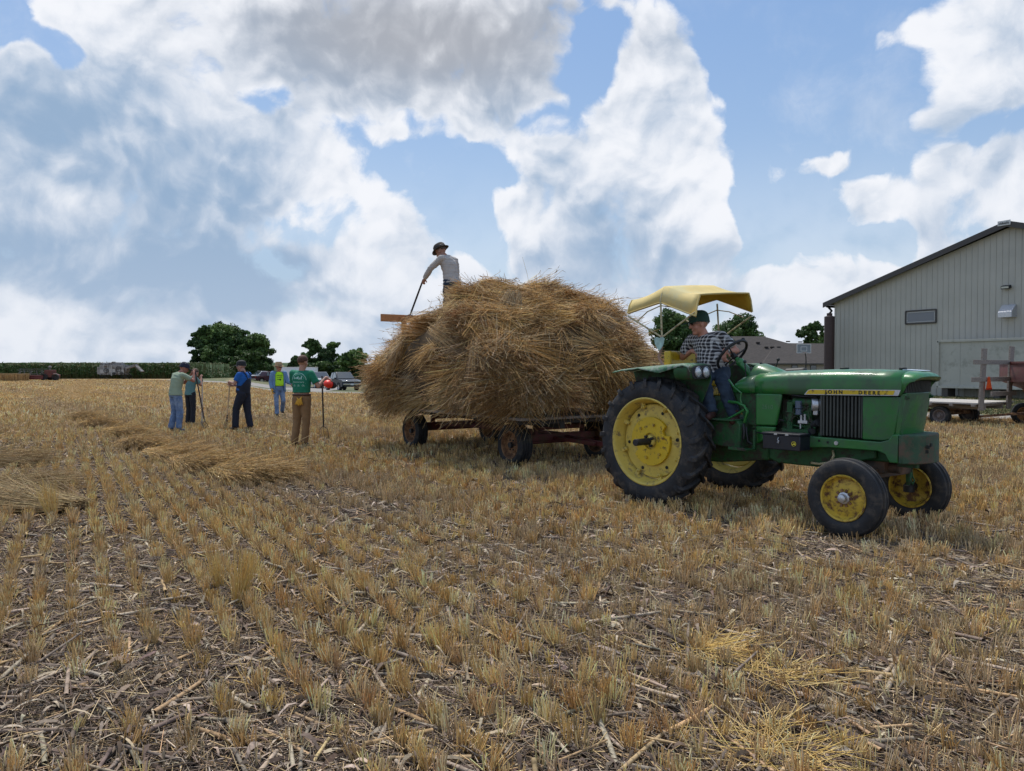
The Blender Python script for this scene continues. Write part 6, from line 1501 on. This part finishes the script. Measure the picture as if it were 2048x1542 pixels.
# local: x along the gable wall, y away from us (left normal of bd is bn? ) 
sgn = 1 if (Vector((-math.sin(bt), math.cos(bt), 0)) - bn).length < .1 else -1
gp_ = [(0, 0), (Wd, 0), (Wd, z_ev), (s_pk, z_pk - .15), (0, z_ev)]
MB().prism([(x, 0, z) for x, z in gp_], (0, 0, 0), (0, sgn * DEP, 0)).build('wall', M_wall, barn, smooth=False)
rb = MB(); x = .10; k = 0
while x < Wd:
    zt = z_ev + (z_pk - .15 - z_ev) * (x / s_pk if x < s_pk else (Wd - x) / s_pk) - .02
    rb.box((x, -sgn * .012, zt / 2), (.045, .028, zt)); x += .305; k += 1
rb.build('ribs', M_wall, barn, smooth=False)
dz = .18
for (x0, z0, x1, z1) in ((-.55, z_ev - .17, s_pk, z_pk), (Wd + .55, z_ev - .17, s_pk, z_pk)):
    MB().prism([(x0, 0, z0), (x1, 0, z1), (x1, 0, z1 + .10), (x0, 0, z0 + .10)], (0, -sgn * .35, 0), (0, sgn * (DEP + .3), 0)).build('roof', M_rooft, barn, smooth=False)
    MB().prism([(x0, 0, z0 - .17), (x1, 0, z1 - .17), (x1, 0, z1 + .13), (x0, 0, z0 + .13)], (0, -sgn * .355, 0), (0, -sgn * .40, 0)).build('fascia', M_trim, barn, smooth=False)
# sign at the peak
sgx = MB().box((s_pk - .10, -sgn * .43, z_pk + .02), (.62, .03, .26)).build('sign', mat('sign_white', (.55, .56, .56), rough=.5), barn, bevel=.03)
vs_, fs_ = marks(.50, 1, 4, .14); vs_ = [V3(v.x, v.y - .07, .002) for v in vs_]; m_ = MB(); m_.add([Vector((s_pk - .10 + v.x, -sgn * (.447 + v.z), z_pk + .02 + v.y)) for v in vs_], fs_); m_.build('lettering', M_black, sgx, smooth=False)
s0, z0 = wz(1811, 645); s1, z1 = wz(1872, 621)
w0, wz0 = wz(1811, 645)[1], wz(1811, 625)[1]; cx_, cz_ = (s0 + s1) / 2, (wz(1841, 634)[1]); ww, hh = s1 - s0, 0.72
fr_ = MB()
for (dx, dz_, a, b_) in ((0, hh / 2, ww, .07), (0, -hh / 2, ww, .07), (-ww / 2, 0, .07, hh), (ww / 2, 0, .07, hh)): fr_.box((cx_ + dx, -sgn * .055, cz_ + dz_), (a, .06, b_))
wf = fr_.build('window', M_trim, barn, bevel=.006)
f2 = MB()
for (dx, dz_, a, b_) in ((0, hh / 2 - .09, ww - .16, .05), (0, -hh / 2 + .09, ww - .16, .05), (-ww / 2 + .09, 0, .05, hh - .14), (ww / 2 - .09, 0, .05, hh - .14)): f2.box((cx_ + dx, -sgn * .048, cz_ + dz_), (a, .03, b_))
f2.build('frame', mat('pale_frame', (.34, .35, .35), rough=.5), wf)
MB().box((cx_, -sgn * .03, cz_), (ww - .14, .02, hh - .14)).build('pane', mat('window_glass', (.10, .115, .14), rough=.12, spec=.8), wf)
s2, z2 = wz(2013, 575); lf = MB().box((s2, -sgn * .16, z2), (.42, .22, .16), rot=(sgn * .3, 0, 0)).box((s2, -sgn * .05, z2 + .03), (.10, .10, .10)).build('wall_lamp', M_black, barn, bevel=.02)
MB().box((s2, -sgn * .275, z2 - .02), (.34, .01, .09), rot=(sgn * .3, 0, 0)).build('lens', M_glass, lf)
s3, z3 = wz(2018, 621)
MB().prism([(0, 0, .28), (0, -sgn * .12, .28), (0, -sgn * .50, -.10), (0, -sgn * .50, -.36), (0, 0, -.36)], (s3 - .33, 0, z3), (s3 + .33, 0, z3)).build('vent_hood', M_alu, barn, smooth=False, bevel=.01)
# gutter, downpipe and the brown tank at the corner
g_ = MB().tube([(-.50, -sgn * .1, z_ev - .25), (-.50, sgn * 3, z_ev - .25)], .07, 8).tube([(-.45, -sgn * .0, z_ev - .28), (-.20, 0, z_ev - .55), (-.42, 0, z_ev - .75), (-.40, 0, z_ev - .95), (-.62, 0, z_ev - 1.15)], .075, 10)
g_.build('downpipe', M_black, barn)
tk = at(1658, 745, 46.6); tnk = MB().cyl((0, 0, 0), (0, 0, 4.62), .30, 28).lathe([(4.62, .30), (4.66, .29), (4.70, .16), (4.86, .16), (4.88, 0)], (0, 0, 0), (0, 0, 1), 28).build('rain_tank', mat('brown_tank', (.042, .022, .020), rough=.55, var=.2), None)
tnk.location = (tk.x, tk.y, 0); tag(tnk, 'tall narrow dark brown tank under the downpipe at the barn corner', 'tank')
# container before the barn
CO = 1.2; c0 = wall_s(1874, CO); zb = wz(1874, 776, CO)[1]; zt = wz(1874, 681, CO)[1]; ct = empty('shipping_container', B0 - bn * CO + bd * c0, bt, 'plain grey green shipping container on blocks in front of the barn', 'container')
zb, zt = max(.18, zb), zt; Lc = 6.06
M_cont = mat('container_paint', (.40, .395, .35), rough=.55, var=.12, vscale=.8, c2=(.30, .30, .26), c2amt=.3, c2scale=1.5)
CD = -sgn                                                    # container body sits between the wall and its face
MB().box((Lc / 2, sgn * .45, (zb + zt) / 2), (Lc - .12, .84, zt - zb - .12)).build('panel', M_cont, ct, bevel=.01)
cf = MB()
for z in (zb + .07, zt - .05): cf.box((Lc / 2, .0, z), (Lc, .10, .12))
for x in (.05, Lc - .05): cf.box((x, 0, (zb + zt) / 2), (.13, .12, zt - zb))
for k in range(1, 5): cf.box((k * 1.2, sgn * .024, (zb + zt) / 2), (.010, .02, zt - zb - .2))
cf.build('container_frame', M_cont, ct, bevel=.008)
MB().box((.05, -sgn * .062, zt - .07), (.05, .01, .08)).build('corner_casting', M_black, ct); MB().box((.05, -sgn * .062, zb + .07), (.05, .01, .08)).build('corner_casting', M_black, ct)
for x in (.4, 3.0, 5.6): MB().box((x, sgn * .4, zb / 2), (.3, .7, zb)).build('block', M_trim, ct)
q = at(1975, 787, 43.0); o = MB().box((0, 0, .17), (2.3, .25, .32)).build('timber', M_wood, bevel=.02); o.location = (q.x, q.y, 0); o.rotation_euler = (0, 0, R(-6)); tag(o, 'grey squared timber lying on the grass before the container', 'timber')
q = at(1880, 778, 44.5); o = MB().box((0, 0, .08), (1.6, 1.4, .16)).build('concrete_slab', M_gravel, bevel=.03); o.location = (q.x, q.y, 0); tag(o, 'pale concrete slab on the ground left of the container', 'slab')

# ---- house
HY = 100
ho = empty('house', ((1500 - 1024) / FPX * HY, HY, 0), 0, 'low brick-toned house with a broad grey shingle roof behind the tractor', 'house')
def hx(u, v, Y=HY): return ((u - 1500) / FPX * Y, EYE + (VH - v) / FPX * Y)
ze = hx(1500, 727)[1]; zr = hx(1500, 669)[1]; M_shing = mat('grey_shingles', (.050, .042, .038), rough=.9, var=.35, vscale=2.5, stretch=(1, 1, 3))
xl, xr_ = hx(1320, 0)[0], hx(1720, 0)[0]; rl_, rr_ = hx(1462, 0)[0], hx(1556, 0)[0]; D_ = 13
mb = MB(); mb.add([(xl, -.5, ze), (xr_, -.5, ze), (xr_, D_, ze), (xl, D_, ze), (rl_, 6, zr), (rr_, 6, zr)], [(0, 1, 5, 4), (1, 2, 5), (2, 3, 4, 5), (3, 0, 4)]); mb.add([(xl, -.5, ze - .16), (xr_, -.5, ze - .16), (xr_, D_, ze - .16), (xl, D_, ze - .16)], [(3, 2, 1, 0)])
rf = mb.build('roof', M_shing, ho, smooth=False)
x2l, x2r = hx(1520, 0)[0], hx(1780, 0)[0]; zr2 = hx(1600, 684)[1]
mb = MB(); mb.add([(x2l, -1.2, ze), (x2r, -1.2, ze), (x2r, 9, ze), (x2l, 9, ze), (hx(1574, 0)[0], 4.2, zr2), (hx(1720, 0)[0], 4.2, zr2 - .1)], [(0, 1, 5, 4), (1, 2, 5), (2, 3, 4, 5), (3, 0, 4), (0, 3, 2, 1)]); mb.build('roof', M_shing, ho, smooth=False)
MB().box(((x2l + x2r) / 2, -1.22, ze - .06), (x2r - x2l, .06, .16)).box(((xl + x2l) / 2, -.52, ze - .06), (x2l - xl, .06, .16)).build('fascia', M_trim, ho)
MB().box(((xl + xr_) / 2, D_ / 2, ze / 2 - .1), (xr_ - xl - 1.0, D_ - 1.2, ze)).box(((x2l + x2r) / 2, 3.9, ze / 2 - .1), (x2r - x2l - 1, 9.2, ze - .02)).build('wall', mat('beige_siding', (.36, .31, .26), rough=.8, var=.15, vscale=.5), ho, smooth=False)
for u in (1585, 1622, 1540): 
    w_ = MB().box((hx(u, 0)[0], -.73, 1.35), (.8, .04, 1.1)).build('window', M_trim, ho); MB().box((hx(u, 0)[0], -.76, 1.35), (.66, .03, .96)).build('pane', M_glassc, w_)
for (u, v) in ((1495, 684), (1536, 684), (1548, 694), (1560, 694), (1573, 694), (1600, 682), (1625, 683), (1470, 678)):
    X_, Z_ = hx(u, v); t = (Z_ - ze) / (zr - ze); MB().box((X_, -.5 + 6.5 * t - .1, Z_ + .08), (.5, .3, .16)).build('roof_vent', M_shing, rf, bevel=.03)
# basketball hoop
q = at(1607, 766, 76); bh = empty('basketball_hoop', (q.x, 76, 0), 0, 'basketball hoop with a clear white-framed backboard on a black pole', 'basketball hoop')
MB().cyl((.35, .55, 0), (.35, .30, 2.2), .06, 10).tube([(.35, .30, 2.2), (.30, .25, 2.7), (.1, .08, 3.2)], .05, 8).build('pole', M_black, bh)
bb = MB().box((0, 0, 3.45), (1.36, .03, .86)).build('backboard', mat('clear_board', (.20, .23, .27), rough=.15, spec=.7), bh)
f_ = MB()
for (x, z, a, b_) in ((0, 3.88, 1.38, .045), (0, 3.02, 1.38, .045), (-.68, 3.45, .045, .9), (.68, 3.45, .045, .9), (0, 3.20, .6, .04), (0, 3.62, .6, .04), (-.29, 3.41, .04, .45), (.29, 3.41, .04, .45)): f_.box((x, -.025, z), (a, .02, b_))
f_.build('frame', mat('white_frame', (.7, .7, .7), rough=.4), bb)
MB().tube([(.22 * math.cos(a), -.28 + .22 * math.sin(a), 3.05) for a in np.linspace(0, 2 * PI, 20)], .012, 6).build('rim', mat('hoop_rim', (.25, .06, .03), rough=.5), bh)

# ---- second hay wagon with its ladder rack
a_ = R(55); f2_ = Vector((math.cos(a_), -math.sin(a_), 0)); l2_ = Vector((math.sin(a_), math.cos(a_), 0)); E = Vector((13.0, 20.65, 0)); WO = E - f2_ * 2.3
w2 = empty('hay_rack_wagon', WO, -a_, 'empty grey flat wagon with an upright board rack and an orange triangle', 'wagon')
dk = MB()
for k in range(11): dk.box((0, -1.0 + k * .2, .635), (4.6, .19, .04))
dk.build('deck', mat('bleached_boards', (.46, .43, .39), rough=.9, var=.2, vscale=3), w2)
u_ = MB()
for x in np.linspace(-2.2, 2.2, 9): u_.box((x, 0, .585), (.09, 2.2, .06))
for y in (-.5, .5): u_.box((0, y, .51), (4.5, .09, .10))
u_.build('deck_frame', M_wood, w2)
MB().beam((-1.6, 0, .36), (1.5, 0, .36), .08, .08).box((-1.6, 0, .32), (.1, 1.6, .1)).box((1.25, 0, .32), (.1, 1.6, .1)).box((1.25, 0, .45), (.2, .9, .1)).box((-1.6, 0, .45), (.2, .9, .1)).build('running_gear', M_rust, w2)
M_greyrim = mat('grey_rim', (.17, .14, .13), rough=.8, var=.3)
for x in (-1.6, 1.25):
    for y in (-.82, .82): road_wheel(w2, (x, y, .265), .265, .19, rim=M_greyrim, ax=(0, 1 if y > 0 else -1, 0), rr=.16, grooves=2)
for y, zt_ in ((-.86, 2.08), (.75, 2.16)): MB().box((2.33, y, (.45 + zt_) / 2), (.05, .24, zt_ - .45), rot=(-.03 if y < 0 else -.02, .03, 0)).build('rack_post', M_wood, w2, bevel=.006)
for z, y0, y1 in ((1.72, -1.75, 1.05), (1.27, -1.85, 1.0), (.88, -.6, 1.2)): MB().box((2.375, (y0 + y1) / 2 * .9, z), (.035, (y1 - y0) * .82, .12)).build('rack_board', M_wood, w2, bevel=.005)
tri = MB().prism([(0, -.16, 0), (0, .16, 0), (0, .16, .04), (0, .035, .34), (0, -.035, .34), (0, -.16, .04)], (2.42, -.72, 1.0), (2.43, -.72, 1.0)).build('warning_triangle', mat('orange_reflector', (.80, .10, .015), rough=.5), w2, smooth=False)
MB().prism([(0, -.16, 0), (0, .16, 0), (0, .16, .035), (0, -.16, .035)], (2.431, -.72, 1.0), (2.435, -.72, 1.0)).build('triangle_border', mat('red_border', (.45, .02, .01), rough=.4), tri, smooth=False)
# ---- red gravity wagon at the right edge
gw = empty('grain_wagon', (14.9, 20.3, 0), R(-14), 'dark red gravity grain wagon cut off by the right edge of the photo', 'wagon')
M_hop = mat('hopper_red', (.085, .018, .018), rough=.6, var=.25, c2=(.09, .05, .035), c2amt=.3, c2scale=4)
MB().loft([[Vector((x, y, z)) for x, y in ((-1.45, -1.1), (1.5, -1.1), (1.5, 1.1), (-1.45, 1.1))] for z in (1.20, 1.72)], cap=False).build('hopper', M_hop, gw, bevel=.02, thick=.02)
MB().loft([[Vector(p_) for p_ in ((-.6, -.6, .80), (.6, -.6, .75), (.6, .6, .75), (-.6, .6, .80))], [Vector(p_) for p_ in ((-1.44, -1.09, 1.20), (1.49, -1.09, 1.20), (1.49, 1.09, 1.20), (-1.44, 1.09, 1.20))]]).build('chute', M_hop, gw, bevel=.02)
MB().box((0, -1.11, 1.715), (3.0, .06, .05)).box((0, 1.11, 1.715), (3.0, .06, .05)).box((-1.46, 0, 1.715), (.06, 2.2, .05)).build('hopper_rim', M_hop, gw)
q = MB()
for x in (-.95, .95):
    for y in (-.5, .5): q.beam((x * .9, y, .38), (x * 1.1, y * 1.4, 1.22), .06, .06)
    q.box((x, 0, .36), (.1, 1.5, .1))
q.beam((-.95, 0, .40), (.95, 0, .40), .09, .09).beam((-.95, 0, .38), (-2.35, -.15, .26), .06, .06); q.build('running_gear', M_rust, gw)
for x in (-.95, .95):
    for y in (-.80, .80): road_wheel(gw, (x, y, .30), .30, .20, rim=mat('orange_rust', (.36, .17, .06), rough=.75, var=.3, vscale=8), ax=(0, 1 if y > 0 else -1, 0), rr=.18, grooves=2)

# ---- another tractor of the same kind stands behind the load: copies of the parts
t2 = copy_tree(tr); t2.location = ((741 - 1024) / FPX * 47 + 1.1, 47.6, -.15); t2.rotation_euler = (0, 0, R(-30)); t2['label'] = 'second old tractor behind the load, only its yellow rear wheel showing'
CLEAR += [(2.153 + x * math.cos(TA) + y * math.sin(TA), 9.334 - x * math.sin(TA) + y * math.cos(TA), r) for x, y, r in ((0, -.65, .24), (.14, -.65, .20), (-.14, -.65, .20), (0, .98, .24), (2.285, -.64, .13), (2.285, .80, .13))]
# ------------------------------------------------------------------ stubble and litter (after everything that stands on it)
parts = [stubble(2.4, 7.0, 19, 13, .112, .0024, .019), stubble(7.0, 13, 18, 11, .128, .0031, .019)]
V, F, T = joinnp(parts); o = fromnp('stubble', V, F, M_straw, tint=T); tag(o, 'golden cut wheat stubble standing in rows across the near field', 'stubble', kind='stuff')
parts = [stubble(13, 24, 13, 6, .135, .0050, .022), stubble(24, 52, 5, 3, .14, .012, .05), stubble(52, 100, 1.4, 3, .13, .022, .10)]
V, F, T = joinnp(parts); o = fromnp('far_stubble', V, F, M_straw, tint=T); tag(o, 'cut wheat stubble in thin rows across the far field', 'stubble', kind='stuff')
STRAWC = [(.56, .42, .22), (.46, .34, .19), (.62, .49, .29), (.36, .26, .15), (.28, .21, .14)]
GREYC = [(.17, .13, .105), (.25, .20, .155), (.10, .078, .06), (.13, .10, .08), (.40, .34, .27)]
parts = [litter(2.3, 7, 30000, .03, .18, .0017, STRAWC, .10), litter(2.3, 7, 90000, .02, .12, .0024, GREYC, .12), litter(7, 14, 26000, .05, .20, .0026, STRAWC, .10), litter(7, 14, 70000, .03, .16, .0036, GREYC, .12),
         litter(14, 40, 40000, .10, .35, .0065, STRAWC, .12)]
V, F, T = joinnp(parts); o = fromnp('straw_litter', V, F, M_straw, tint=T); tag(o, 'loose chopped straw and chaff lying between the stubble rows', 'straw litter', kind='stuff')
# husks and leaf scraps: curled strips
def husks(y0, y1, n, sc_=1.0):
    yy = np.sqrt(rng.random(n) * (y1 ** 2 - y0 ** 2) + y0 ** 2); xx = rng.uniform(-1, 1, n) * (yy + .6) * .75
    a = rng.uniform(0, 2 * PI, n); L = rng.uniform(.06, .26, n) * sc_; w = rng.uniform(.004, .014, n) * sc_
    d = np.stack([np.cos(a), np.sin(a), np.zeros(n)], 1); s = np.stack([-np.sin(a), np.cos(a), rng.normal(0, .5, n)], 1)
    c = np.stack([xx, yy, hgt(xx, yy) + .006 + np.abs(rng.normal(0, .008, n))], 1)
    rings = []; cv = rng.normal(0, .25, n); up = np.abs(rng.normal(0, .05, n)) + .004
    for i in range(5):
        t = i / 4 - .5
        p = c + d * (L * t)[:, None] + s * np.array([1, 1, 0]) * (cv * L * (t * t))[:, None]; p[:, 2] += up * (.25 - t * t) * 2 * sc_ + rng.normal(0, .003, n)
        ww = w * (1.05 - abs(t) * 1.4)
        rings.append(np.stack([p - s * ww[:, None], p + s * ww[:, None]], 1))
    V = np.stack(rings, 1).reshape(n, -1, 3); F = np.array([(2 * i, 2 * i + 1, 2 * i + 3, 2 * i + 2) for i in range(4)])[None] + (np.arange(n) * 10)[:, None, None]
    return V.reshape(-1, 3), F.reshape(-1, 4), np.repeat(pal(n, GREYC + [(.42, .36, .27)], .2)[:, None], 10, 1).reshape(-1, 3)
V, F, T = joinnp([husks(2.3, 8, 6500, .8), husks(8, 18, 6000, 1.0)])
o = fromnp('corn_husks', V, F, M_dry, tint=T); tag(o, 'grey weathered corn leaves and husks scattered over the soil', 'corn husks', kind='stuff')
# old corn stalks: jointed canes
def canes(y0, y1, n):
    yy = np.sqrt(rng.random(n) * (y1 ** 2 - y0 ** 2) + y0 ** 2); xx = rng.uniform(-1, 1, n) * (yy + .6) * .75
    k = clearance(xx, yy); xx, yy = xx[k], yy[k]; n = len(xx)
    a = PI / 2 - ROW_A + rng.normal(0, .75, n); fl = rng.random(n) < .25; a[fl] = rng.uniform(0, PI, int(fl.sum()))
    L = rng.uniform(.08, .50, n); r = rng.uniform(.0055, .0145, n); tz = rng.normal(0, .06, n)
    d = np.stack([np.cos(a), np.sin(a), tz], 1)
    c = np.stack([xx, yy, hgt(xx, yy) + r * .8 + .004 + np.abs(tz) * L * .45], 1)
    s = np.stack([-np.sin(a), np.cos(a), np.zeros(n)], 1); u = np.cross(d, s)
    bow = rng.normal(0, .05, n) * L
    st = [(-.5, 1.0), (-.21, .88), (-.20, 1.16), (-.185, .92), (.10, .88), (.11, 1.13), (.125, .86), (.40, .8), (.41, 1.0), (.5, .80)]
    rings = []; S = 7
    for (t, q) in st:
        p = c + d * (L * t)[:, None] + s * (bow * (t * t))[:, None]; rr = (r * q)[:, None]
        rings.append(np.stack([p + (s * math.cos(2 * PI * j / S) + u * math.sin(2 * PI * j / S) * .8) * rr for j in range(S)], 1))
    V = np.stack(rings, 1).reshape(n, -1, 3); per = V.shape[1]
    F = np.array([(i * S + j, i * S + (j + 1) % S, (i + 1) * S + (j + 1) % S, (i + 1) * S + j) for i in range(len(st) - 1) for j in range(S)])[None] + (np.arange(n) * per)[:, None, None]
    base = pal(n, [(.34, .29, .22), (.27, .235, .19), (.44, .38, .29), (.46, .33, .19), (.22, .18, .145)], .15)
    T = np.repeat(base[:, None], per, 1).reshape(n, len(st), S, 3)
    for i in (2, 5, 8): T[:, i] *= .45
    return V.reshape(-1, 3), F.reshape(-1, 4), T.reshape(-1, 3)
V, F, T = joinnp([canes(2.4, 8, 1500), canes(8, 18, 1600)])
o = fromnp('corn_stalks', V, F, M_dry, tint=T, smooth=True); tag(o, 'broken jointed corn stalks lying over the stubble from last year', 'corn stalks', kind='stuff')
# a clod here and there, and small stones
mb = MB()
for i in range(260):
    y = math.sqrt(random.random() * (64 - 6) + 6); x = random.uniform(-1, 1) * y * .72; r = random.uniform(.006, .028)
    mb.ball((x, y, float(hgt(x, y)) + r * .3), (r, r * random.uniform(.6, 1), r * .6), 7, 5, (random.random(), random.random(), random.random() * 3))
o = mb.build('clods', mat('clod', (.13, .105, .085), rough=.95, var=.4, vscale=40, bump=.8, bscale=90), smooth=True, fix=False); tag(o, 'small clods of dark soil and pebbles between the rows', 'clods', kind='stuff')
